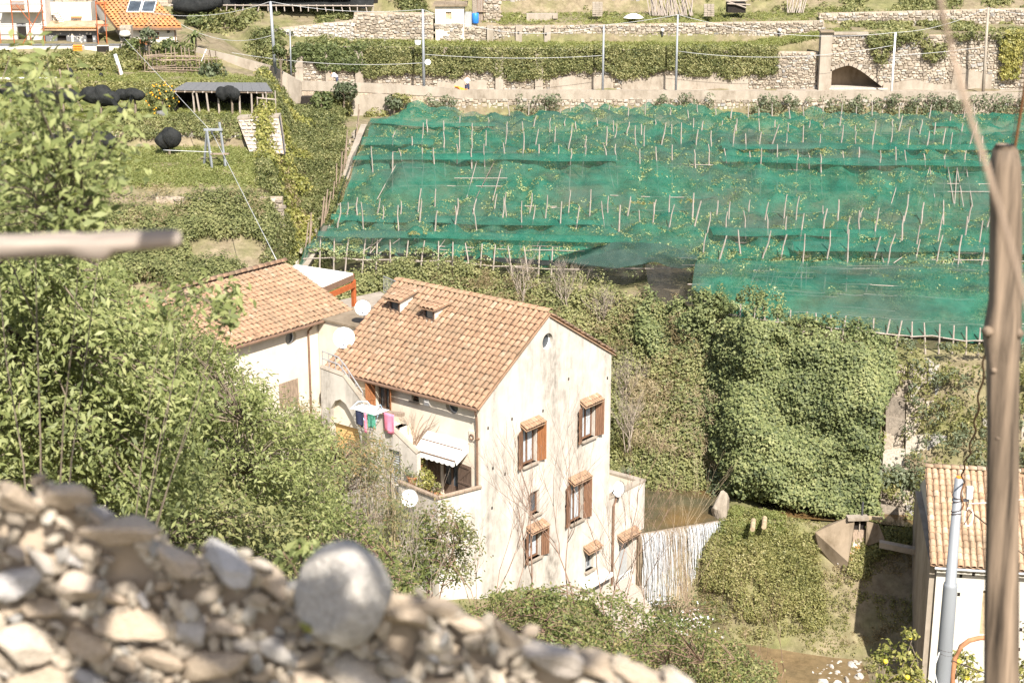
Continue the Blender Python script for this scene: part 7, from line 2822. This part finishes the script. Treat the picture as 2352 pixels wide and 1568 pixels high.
def crown_points(poly, d0, d1, n, hol=0.):
    out = []
    us, vs_ = [p[0] for p in poly], [p[1] for p in poly]
    while len(out) < n:
        u, v = random.uniform(min(us), max(us)), random.uniform(min(vs_), max(vs_))
        if in_poly((u, v), poly):
            y = random.uniform(d0, d1)
            p = at(u, v, y)
            if hol and n1(p.x * 1.3, p.y * .8, p.z * 1.3, 17) < hol:
                continue
            out.append(p)
    return out


def leafy(name, label, cat, base, pts, leaf, size, per, r, asp=.34, stems=7, stem_r=.05, bark='bark', droop=.8, tilt=.45, tw=.008, crown="crown"):
    """multi-stemmed tree: stems from the base, twigs to every leaf spray, leaves along the twigs"""
    t = thing(name, label, cat, base)
    base = Vector(base)
    P = [p - base for p in pts]
    mb = MB()
    main = random.sample(P, min(stems, len(P)))
    nodes = []
    for m_ in main:
        path = []
        for k in range(7):
            f = k / 6
            q = Vector((m_.x * f ** 1.25, m_.y * f ** 1.25, m_.z * f ** .85)) + Vector((random.gauss(0, .03), random.gauss(0, .03), 0)) * m_.length * .12
            path.append(q)
            if k > 1:
                nodes.append(q)
        path[0] = Vector((random.gauss(0, .1), random.gauss(0, .1), -.4))
        mb.tube(path, [stem_r * (1 - .13 * k) for k in range(7)], 6)
    C, Nn, per_ = [], [], []
    Na = np.array([tuple(q) for q in nodes])
    for p in P:
        d = np.linalg.norm(Na - np.array(p), axis=1) + np.clip(Na[:, 2] - p.z, 0, None) * 2
        q = Vector(Na[int(np.argmin(d))])
        mid = q.lerp(p, .55) + Vector((0, 0, .12 * (p - q).length))
        end = p + (p - q).normalized() * r * .6 if (p - q).length > 1e-4 else p
        mb.tube([q, mid, p, end], [tw * 1.8, tw * 1.3, tw, tw * .5], 4)
        k = per
        f = np.sqrt(RNG.random(k))
        seg = np.array(p)[None] + (np.array(end) - np.array(mid))[None] * (f[:, None] - .6) + RNG.normal(0, r * .42, (k, 3))
        C.append(seg)
        nn = seg - np.array(q)[None]
        nn /= np.linalg.norm(nn, axis=1, keepdims=True) + 1e-6
        Nn.append(nn * .6 + np.array([0, -.25, .7]))
    mb.build("trunk", M[bark], t, True)
    C, Nn = np.concatenate(C), np.concatenate(Nn)
    leaves(crown, C, Nn, size * (.65 + .7 * RNG.random(len(C))), M[leaf], t, None, asp, tilt, droop)
    return t


def gbase(u, y):
    x = (u - 1176) / 3800 * y * 1.05
    return Vector((x, y, ground_z(x, y)))


leafy("sapling", "spring green sapling with soft blurred leaves reaching to the upper left corner", "tree", gbase(40, 9.5), crown_points([(-60, 190), (40, 130), (95, 105), (125, 190), (150, 250), (250, 300), (330, 350), (255, 420), (200, 500), (190, 590), (-60, 600)], 8, 11, 110, .32), 'spring', .036, 22, .17, .36, 4, .009, 'bark', .6, .5, .003)
leafy("shrub_branch", "single leafy branch reaching in front of the tiled roof", "tree", gbase(200, 12), crown_points([(330, 690), (420, 655), (500, 640), (590, 660), (560, 700), (520, 760), (470, 730), (380, 760)], 11, 13, 40), 'spring', .042, 12, .1, .36, 5, .008, 'bark', .8, .5, .002)
leafy("leafy_tree", "dense green tree filling the left edge below the pole", "tree", gbase(120, 18), crown_points([(-90, 620), (80, 590), (220, 600), (290, 690), (340, 790), (420, 900), (430, 1040), (390, 1170), (260, 1150), (180, 1090), (-90, 1080)], 15, 20.5, 520), 'spring', .045, 84, .28, .34, 7, .016, 'bark', .9, .5)
leafy("leafy_tree", "mid green tree between the left edge and the tiled house", "tree", gbase(470, 28), crown_points([(360, 720), (440, 770), (520, 820), (580, 880), (640, 960), (710, 980), (750, 1070), (740, 1210), (640, 1260), (540, 1250), (440, 1210), (330, 1180), (280, 1000), (320, 820)], 25, 33, 560), 'spring', .05, 90, .32, .34, 10, .07, 'bark', .9, .5)
leafy("leafy_tree", "low dark leafy tree just behind the left end of the dry stone wall", "tree", gbase(250, 22), crown_points([(-90, 1020), (200, 1050), (420, 1080), (640, 1190), (720, 1290), (560, 1310), (300, 1260), (-90, 1160)], 21, 26, 330), 'ivy', .058, 64, .34, .36, 8, .06, 'bark', .8, .5)
leafy("shrub_branch", "bright leaf sprig just above the round boulder", "shrub", gbase(690, 10), crown_points([(640, 1262), (700, 1248), (760, 1258), (720, 1285), (650, 1290)], 8, 9, 12), 'spring', .04, 10, .07, .36, 3, .015, 'twig', .5, .5, .004)
# reed thicket between the trees and the house
th_pts = crown_points([(590, 1010), (670, 930), (720, 930), (760, 1010), (850, 1010), (905, 1040), (915, 1320), (640, 1290), (590, 1130)], 49, 57, 420, .30)
t = leafy("reed_thicket", "tall reed thicket with rusty leaves in front of the arched stair", "reeds", gbase(750, 53), th_pts, 'bamboo', .095, 50, .42, .18, 6, .04, 'twig', 1.0, .35, .008, "foliage")
mb = MB()
for i in range(110):
    p = random.choice(th_pts)
    b = Vector((p.x + random.uniform(-.4, .4), p.y + random.uniform(-.3, .3), ground_z(p.x, p.y))) - Vector(t.location)
    e_ = p - Vector(t.location) + Vector((random.uniform(-.3, .3), 0, random.uniform(.1, .7)))
    mb.tube([b, b.lerp(e_, .6) + Vector((random.uniform(-.1, .1), 0, 0)), e_], [.022, .018, .008], 4)
mb.build("canes", M['cane'], t)
leafy("hedge_bush", "green bush under the reed thicket left of the pale twigs", "shrub", gbase(700, 44), crown_points([(560, 1150), (680, 1130), (800, 1180), (900, 1260), (1000, 1330), (880, 1370), (640, 1300)], 40, 47, 150, .3), 'bramble', .07, 46, .42, .45, 7, .04, 'twig', .4, .5, .01)
leafy("hedge_bush", "leafy bush in front of the lower terrace of the mill house", "shrub", gbase(980, 58), crown_points([(900, 1190), (990, 1150), (1060, 1180), (1090, 1250), (1080, 1330), (960, 1350), (880, 1300)], 57, 61, 120, .36), 'bramble', .08, 40, .42, .45, 6, .04, 'twig', .4, .5, .01)


def bare_tree(label, base, h, n_stem, mat, spread=.35, r0=.035, lv=4, name="bare_sapling", leaf=None):
    """leafless sapling: forking stems that curve upwards"""
    t = thing(name, label, "sapling", base)
    mb = MB()

    def grow(p, d, L, r, k):
        pts, q = [p], p
        dd = d
        nseg = 4
        for s in range(nseg):
            dd = (dd + Vector((random.gauss(0, .09), random.gauss(0, .09), .06))).normalized()
            q = q + dd * (L / nseg)
            pts.append(q)
        mb.tube(pts, [r * (1 - .4 * s / nseg) for s in range(nseg + 1)], 4 if k < lv else 5)
        if k == 0:
            return
        for c_ in range(random.choice((2, 3, 3)) if k > 1 else random.choice((2, 3, 4))):
            f = random.uniform(.35, 1) if c_ else 1.
            i_ = min(nseg - 1, int(f * nseg))
            pp = pts[i_].lerp(pts[i_ + 1], f * nseg - i_) if f < 1 else pts[-1]
            a_ = random.random() * 6.28
            nd = (dd + Vector((math.cos(a_), math.sin(a_) * .8, random.uniform(-.1, .3))) * spread * random.uniform(.7, 1.5)).normalized()
            grow(pp, nd, L * random.uniform(.6, .85), r * .58, k - 1)
    for i in range(n_stem):
        a_ = random.random() * 6.28
        d = Vector((math.cos(a_) * .22, math.sin(a_) * .22, 1)).normalized()
        grow(Vector((random.gauss(0, .15), random.gauss(0, .15), -.2)), d, h * random.uniform(.3, .42), r0, lv)
    mb.build("branches", M[mat], t, True)
    return t


for (u, y, vt, n_, m_, lb, r0) in ((1110, 56, 1010, 2, 'twig', "bare forked sapling in front of the left corner of the gable", .04), (1165, 54, 960, 2, 'twig', "slender bare sapling left of the main forked one", .035), (1245, 52, 880, 1, 'twig', "main bare forked sapling before the gable wall", .06), (1330, 55, 900, 2, 'twig', "bare sapling under the tall lower window", .045), (1404, 54, 940, 2, 'twig', "bare red stemmed sapling before the annex corner", .045), (1490, 56, 1010, 2, 'twig', "bare sapling in front of the annex door", .04), (1560, 58, 1040, 2, 'cane', "pale bare sapling over the waterfall", .035), (1660, 60, 1180, 2, 'twig', "bare twigs right of the falling water", .03), (1800, 62, 1240, 2, 'twig', "thin bare twigs on the stream bank", .025)):
    b = gbase(u, y)
    top_z = 36 - y * math.tan(PITCH + math.atan((vt - 784) / 3800))
    b.z = max(b.z, top_z - 8)
    bare_tree(lb, b, max(2.5, top_z - b.z) * .92, max(1, n_ - (u % 2)), m_, .38, r0 * .62, 4)
for (u, y, vt, lb) in ((800, 50, 1000, "pale leafless shrub at the right of the reed thicket"), (850, 49, 1060, "greyish leafless shrub in front of the lower terrace"), (900, 52, 1080, "fine twigged leafless shrub below the stair wall"), (700, 47, 1060, "leafless shrub inside the left of the reed thicket")):
    b = gbase(u, y)
    top_z = 36 - y * math.tan(PITCH + math.atan((vt - 784) / 3800))
    bare_tree(lb, b, max(3, top_z - b.z) * .95, 5, 'twig_pale', .35, .03, 4, "bare_shrub")
# bare tangles behind the house on the bank
for (u, v, z, lb) in ((1300, 690, 9.0, "grey bare tangle on the bank above the mill house ridge"), (1390, 760, 7.5, "grey bare tangle at the right eaves of the mill house"), (1440, 900, 5, "grey bare tangle right of the upper gable window"), (1445, 1000, 3.6, "grey bare tangle low on the bank beside the gable"), (1200, 660, 9.5, "pale bare tangle above the middle of the mill house ridge")):
    b = on(u, v + 30, z)
    b.z = max(b.z, ground_z(b.x, b.y) + .2)
    bare_tree(lb, b, 3.4, 5, 'twig_pale', .55, .035, 4, "bare_shrub")

# brambles along the bottom of the view
bp = crown_points([(1040, 1420), (1130, 1370), (1300, 1355), (1420, 1375), (1520, 1410), (1600, 1420), (1680, 1480), (1740, 1540), (1760, 1600), (1500, 1600), (1300, 1540), (1100, 1480)], 50, 60, 400, .33)
t = leafy("bramble_thicket", "bramble thicket with fresh and rusty leaves below the gable", "brambles", gbase(1330, 55), bp, 'bramble', .07, 44, .40, .5, 12, .03, 'twig', .2, .6, .009, "foliage")
bp = crown_points([(1560, 1500), (1680, 1480), (1770, 1530), (1790, 1580), (1780, 1630), (1560, 1630)], 57, 63, 130, .3)
leafy("bramble_thicket", "low bramble patch right of the waterfall foot", "brambles", gbase(1740, 60), bp, 'ivy', .075, 46, .42, .5, 6, .03, 'twig', .2, .6, .009, "foliage")
bp = crown_points([(1500, 1380), (1600, 1370), (1650, 1400), (1600, 1450), (1520, 1440)], 61, 64, 40)
leafy("bramble_thicket", "orange tinted bramble sprays in front of the foot of the waterfall", "brambles", gbase(1580, 62), bp, 'bamboo', .08, 20, .4, .5, 5, .03, 'twig', .2, .6, .009, "foliage")
# lemon tree and its neighbour at the lower right
for (poly, y, lb, fr) in (([(2010, 1580), (2015, 1500), (2040, 1470), (2055, 1520), (2085, 1445), (2100, 1440), (2105, 1500), (2130, 1530), (2135, 1600), (2010, 1610)], 33, "yellow leaved lemon tree in front of the shaded bank at the lower right", 9), ([(2170, 1590), (2200, 1490), (2215, 1480), (2240, 1540), (2260, 1600)], 31, "thin lemon sprigs between the grey pole and the wooden post", 2), ([(2330, 1600), (2335, 1490), (2360, 1440), (2400, 1500), (2400, 1600)], 31, "lemon sprigs right of the wooden post", 1)):
    cp = crown_points(poly, y - .8, y + .8, 60 if fr > 5 else 22)
    t = leafy("lemon_tree", lb, "tree", gbase(poly[0][0] + 40, y), cp, 'yellow_bush', .055, 22, .14, .5, 6, .03, 'bark', .1, .7, .008)
    for i in range(fr):
        p = random.choice(cp) - Vector(t.location)
        MB().lathe([(.001, -.06), (.045, -.035), (.055, 0), (.045, .035), (.001, .06)], Matrix.Translation(p + Vector((0, -.15, -.05))), 9).build("lemon", M['lemon'], t, True)

# ------------------------------------------------------------------ grey pole, wires and conduit at the right
gt, gb = at(2203, 1098, 25), Vector((0, 0, 0))
gb = Vector((gt.x, 25, ground_z(gt.x, 25)))
t = thing("utility_pole", "near grey stepped steel pole wound with wires in front of the right house", "utility pole", gb)
H_ = gt.z - gb.z
MB().lathe([(.13, -.5), (.125, H_ * .45), (.115, H_ - 1.9), (.108, H_ - 1.85), (.09, H_ - 1.83), (.07, H_), (.055, H_ + .01), (.001, H_ + .01)], None, 20).build("shaft", M['steel'], t, True)
MB().lathe([(.001, H_ + .012), (.05, H_ + .012), (.05, H_ + .03), (.001, H_ + .03)], None, 12).build("cap", M['orange'], t)
for k, z in enumerate((H_ - .3, H_ - .36, H_ - .55, H_ - .62, H_ - 3.05, H_ - 3.1, H_ - 3.75)):
    r_ = .081 if z > H_ - 1 else .118
    MB().tube([Vector((r_ * math.cos(a), r_ * math.sin(a), z + .03 * math.sin(a + k))) for a in np.linspace(0, 6.28, 15)], .009, 4).build("wire_band", M['wire_dark'], t)
MB().box((.17, -.06, H_ - .22), (.09, .07, .2)).build("junction_box", M['dish'], t)
MB().box((.1, -.05, H_ - .36), (.14, .04, .04)).build("bracket", M['iron'], t)
MB().tube([Vector((.17 + .07 * math.cos(a), -.12, H_ - .62 + .16 * math.sin(a))) for a in np.linspace(1.4, 7.2, 14)], .011, 5).build("wire_loop", M['canvas'], t)
MB().tube([Vector((.16, -.1, H_ - .35)), Vector((.12, -.13, H_ - .5)), Vector((.2, -.12, H_ - .55)), Vector((.1, -.13, H_ - .75))], .01, 4).build("wire_loop", M['wire_dark'], t)
MB().tube([Vector((-.12, -.1, H_ - 3.05)), Vector((-.2, -.12, H_ - 3.35)), Vector((-.1, -.15, H_ - 3.7)), Vector((.05, -.15, H_ - 4.3))], .011, 4).build("loose_wire", M['canvas'], t)
cable("overhead_wire", "dark wire slanting from the grey pole down past the wooden post", [gb + Vector((.15, -.05, H_ - .5)), at(2420, 1330, 33)], .011, 'wire_dark')
cable("overhead_wire", "pale wire running right from the grey pole box", [gb + Vector((.15, -.05, H_ - .42)), at(2420, 1135, 25)], .01, 'wire', .03)
cable("overhead_wire", "thin dark wire from the grey pole foot towards the conduit", [gb + Vector((.1, -.1, H_ - 3.2)), at(2300, 1560, 26)], .009, 'wire_dark')
P_ = [at(u, v, y) for u, v, y in ((2264, 784, 6.6), (2258, 850, 8), (2246, 930, 11), (2238, 985, 14), (2226, 1040, 18), (2212, 1075, 22))] + [gb + Vector((.05, -.06, H_ - .05)), gb + Vector((.06, -.09, H_ - .5))]
pp = []
for i in range(len(P_) - 1):
    for k in range(6):
        w_ = math.sin((i * 6 + k) * 1.1) * .006 * (1 + i * .6)
        pp.append(P_[i].lerp(P_[i + 1], k / 6) + Vector((w_, 0, 0)))
pp.append(P_[-1])
tag(MB().tube(pp, [.005 + .010 * i / len(pp) for i in range(len(pp))], 5).build("twisted_cable", M['wire_rust']), "brown twisted cable from the wooden post down to the grey pole top", "cable")
pp = [at(u, v, 27) for u, v in ((2186, 1620), (2188, 1550), (2194, 1510), (2207, 1484), (2226, 1470), (2250, 1464), (2300, 1462))]
tag(MB().tube(pp, .045, 8).build("conduit", M['terracotta'], None, True), "bent orange brown conduit in front of the right house wall", "pipe")

# ------------------------------------------------------------------ nearest things: post, cables, stick, dry stone wall
def px(d):
    return d * 1.05 / 3800


t = thing("wooden_post", "rough wooden post standing close at the right edge", "post")
PY = 6.6
cl = [(2309, 332, 22), (2310, 345, 30), (2310, 380, 37), (2311, 500, 38), (2309, 690, 39), (2304, 745, 44), (2300, 780, 46), (2302, 830, 40), (2303, 1000, 39), (2301, 1200, 41), (2299, 1400, 44), (2298, 1700, 46), (2296, 2300, 48)]
pts = [at(u, v, PY) for u, v, r in cl]
n_ = 28
vs, fs = [], []
for i, (p, (u, v, r)) in enumerate(zip(pts, cl)):
    for k in range(n_):
        a_ = 2 * math.pi * k / n_
        rr = r * .92 * px(PY) * (1 + .05 * math.sin(a_ * 5 + i * .3) + .10 * (n1(math.cos(a_) * 1.6, math.sin(a_) * 1.6, v * .004, 5) - .5))
        vs.append(p + Vector((math.cos(a_) * rr, math.sin(a_) * rr, 0)))
for i in range(len(pts) - 1):
    for k in range(n_):
        fs.append((i * n_ + k, i * n_ + (k + 1) % n_, (i + 1) * n_ + (k + 1) % n_, (i + 1) * n_ + k))
fs.append(tuple(range(n_)))
mb = MB().add(vs, fs)
mb.build("shaft", M['near_wood'], t, True)
for (u, v, r) in ((2268, 760, 15), (2340, 765, 13), (2284, 850, 9), (2292, 1005, 8)):
    p = at(u, v, PY - .045)
    MB().lathe([(.001, r * px(PY) * .8), (r * px(PY) * .6, r * px(PY) * .6), (r * px(PY), 0), (r * px(PY) * .6, -r * px(PY) * .7), (.001, -r * px(PY))], Matrix.Translation(p), 10).build("knot", M['near_wood'], t, True)
pp = [at(u, v, 2.3) for u, v in ((2140, -120), (2166, 40), (2195, 150), (2222, 250), (2262, 372), (2310, 530), (2358, 700), (2420, 900))]
tag(MB().tube(pp, 0.0045, 8).build("near_cable", M['wood'], None, True), "thick pale blurred cable crossing the upper right corner close to the viewer", "cable")
tag(MB().tube([at(2372, 60, 6.4), at(2352, 210, 6.5), at(2330, 345, 6.6)], .0065, 6).build("near_wire", M['wire_rust']), "dark brown wire tied to the top of the wooden post", "cable")
tag(MB().tube([at(2362, 60, 6.4), at(2342, 210, 6.5), at(2322, 345, 6.6)], .0022, 5).build("near_wire", M['wire_dark']), "hair thin wire beside the dark one at the post top", "cable")
SY = 2.75
pp = [(-700, 590, 30), (-200, 575, 29), (-60, 568, 29), (60, 565, 28), (160, 560, 27), (200, 566, 30), (235, 566, 33), (262, 556, 25), (330, 552, 23), (400, 547, 21), (416, 546, 15)]
t = thing("chestnut_rail", "thick blurred chestnut pole jutting in from the left edge", "pole")
MB().tube([at(u, v, SY) for u, v, r in pp], [r * px(SY) for u, v, r in pp], 16).build("shaft", M['rail_wood'], t, True)
p = at(-500, 580, SY)
MB().tube([(p.x, p.y + .06, p.z + .4), (p.x, p.y + .06, p.z - 2.2)], .035, 8).build("upright", M['wood_pole'], t)

# the dry stone wall in front
sil = [(-260, 1085), (-100, 1092), (0, 1098), (55, 1084), (110, 1080), (170, 1108), (215, 1150), (290, 1165), (330, 1214), (420, 1236), (520, 1240), (590, 1252), (640, 1308), (690, 1310), (885, 1330), (1000, 1350), (1080, 1392), (1240, 1440), (1400, 1492), (1550, 1515), (1600, 1560), (1660, 1640), (1760, 1760)]
WY = 3.05
sp = [at(u, v, WY) for u, v in sil]
sx_, sz_ = [p.x for p in sp], [p.z for p in sp]
wall = thing("dry_stone_wall", "blurred dry stone wall running along the bottom left of the view", "wall")
mb = MB()
core = [Vector((p.x, WY + .03, p.z - .03)) for p in sp]
mb.prism([Vector((core[0].x, WY - .0, 33.3)), Vector((core[-1].x, WY - .0, 33.3))] + [p - Vector((0, 0, .045)) for p in core[::-1]], (0, .06, 0))
mb.build("wall_core", M['mortar'], wall)
nst = []
for i in range(12):
    me = rock_mesh(50 + i, 3, .5, .66, 20)
    me.materials.append(M['near_stone'])
    nst.append(me)
placed = []


def put_stone(x, z, r, y=None, asp=None, rot=None):
    o = link("stone", random.choice(nst), wall)
    a_ = asp or random.uniform(1.15, 1.9)
    o.scale = (r * a_ * 1.1, r * 1.05, r * 1.12)
    o.location = (x, y if y is not None else WY - r * .15 + random.uniform(-.012, .012), z)
    o.rotation_euler = (random.uniform(-.5, .5), rot if rot is not None else random.gauss(.15, .35), random.choice((0, 1.57, 3.14, 4.7)) * 0 + random.uniform(-.6, .6))
    placed.append((x, z, r * a_ ** .5))
    return o


b_ = at(788, 1368, WY - .09)
bme = rock_mesh(98, 4, .22, 1.0, 5)
bme.materials.append(M['boulder'])
bme.polygons.foreach_set("use_smooth", np.ones(len(bme.polygons), dtype=bool))
o = link("stone", bme, wall)
o.scale = (.098, .085, .105)
o.location = (b_.x, b_.y, b_.z)
o["label"] = "large rounded boulder on top of the wall"
placed.append((b_.x, b_.z, .085))
# coping stones along the top
x = sx_[0]
while x < sx_[-1] - .05:
    r = random.uniform(.028, .055)
    z = float(np.interp(x + r, sx_, sz_)) - r * 1.05
    if abs(x + r - b_.x) > .1:
        put_stone(x + r, z, r)
        put_stone(x + r + random.uniform(-.03, .03), z - .075, r * .95, WY + .09)
    x += r * random.uniform(1.9, 2.4)
for (r0, tries) in ((.056, 160), (.042, 420), (.032, 1500), (.024, 4000), (.015, 8000)):
    for _ in range(tries):
        x = random.uniform(sx_[0], sx_[-1])
        zt_ = float(np.interp(x, sx_, sz_))
        z = random.uniform(max(33.95, 34.22), zt_ - r0 * .8)
        if z > zt_ - r0 * .8 or z < 34.2:
            continue
        r = r0 * random.uniform(.85, 1.15)
        if all((x - a) ** 2 + ((z - b) * 1.15) ** 2 > ((r * 1.12 + c_) * .80) ** 2 for a, b, c_ in placed):
            if len(placed) < 298:
                put_stone(x, z, r)
bits = MB()
tmpl = []
for i in range(5):
    rm = rock_mesh(130 + i, 1, .5, .7, 12)
    tmpl.append(([tuple(v.co) for v in rm.vertices], [tuple(p.vertices) for p in rm.polygons]))
n_b = 0
for _ in range(9000):
    x = random.uniform(sx_[0], sx_[-1])
    zt_ = float(np.interp(x, sx_, sz_))
    z = random.uniform(34.2, zt_)
    r = random.uniform(.007, .022)
    if z > zt_ - r or any((x - a) ** 2 + (z - b) ** 2 < (c_ * .7) ** 2 for a, b, c_ in placed):
        continue
    vs, fs = random.choice(tmpl)
    Mx = Matrix.Translation((x, WY + random.uniform(-.018, .004), z)) @ Matrix.Rotation(random.random() * 6, 4, 'Y') @ Matrix.Rotation(random.random() * 6, 4, 'X') @ Matrix.Diagonal((r * 1.5, r, r, 1))
    bits.add([Mx @ Vector(v) for v in vs], fs, random.random())
    n_b += 1
    if n_b > 1100:
        break
bits.build("rubble", M['stone'], wall, kind='stuff')
tag(MB().tube([at(690, 1430, WY - .13), at(705, 1442, WY - .14), at(722, 1452, WY - .13)], [.003, .008, .004], 6).build("leaf", M['yellow_bush']), "small yellow leaf lying at the foot of the large boulder", "leaf")

# unseen poles and a vine, added overhead to cast shade on the wall
S_ = SUN_DIR
def shade_pole(label, a, b, k, r, ext=.25):
    A, B = at(a[0], a[1], WY) + S_ * k, at(b[0], b[1], WY) + S_ * k
    d = (B - A)
    pts = [A - d * ext + Vector((0, 0, 0)), A.lerp(B, .3) + Vector((.01, 0, .012)), A.lerp(B, .7) - Vector((.012, 0, 0)), B + d * ext]
    tag(MB().tube(pts, [r, r * 1.1, r * .95, r], 10).build("added_shade_pole", M['wood_pole'], None, True), label, "pole")


shade_pole("unseen pole added overhead, casting the broad band of shade at the left of the wall", (150, 1120), (560, 1560), 3.0, .042, .35)
shade_pole("unseen pole added overhead, casting the lower left band of shade on the wall", (-60, 1230), (230, 1520), 3.2, .03, .35)
shade_pole("unseen pole added overhead, casting the middle band of shade past the boulder", (380, 1250), (900, 1600), 3.1, .032, .3)
shade_pole("thin unseen stick added overhead, shading across the boulder", (900, 1290), (700, 1330), 2.9, .012, 1.0)
shade_pole("thin unseen stick added overhead, shading the boulder from its top down", (775, 1290), (900, 1480), 2.9, .014, .2)
vp = [at(u, v, WY) + S_ * random.uniform(2.7, 3.3) for u, v in ((700, 1480), (760, 1500), (830, 1480), (900, 1500), (960, 1470), (1000, 1540), (1100, 1500), (420, 1300), (660, 1480), (560, 1420), (1250, 1510), (880, 1540))]  # leaf sprays added out of view, sunward of the wall, for dappled shade
leafy("added_shade_vine", "unseen leafy vine added overhead, dappling the wall around the boulder", "vine", vp[0] + Vector((.6, -.6, .8)), vp, 'spring', .03, 12, .06, .5, 3, .008, 'twig', .4, .6, .003)
q = at(362, 550, SY) + S_ * 1.5  # unseen pole added sunward of the rail to shade its tip
tag(MB().tube([q + Vector((-.03, .6, .02)), q, q + Vector((.02, -.7, .0))], .03, 8).build("added_shade_pole", M['wood_pole'], None, True), "unseen pole added overhead, shading the tip of the left chestnut pole", "pole")
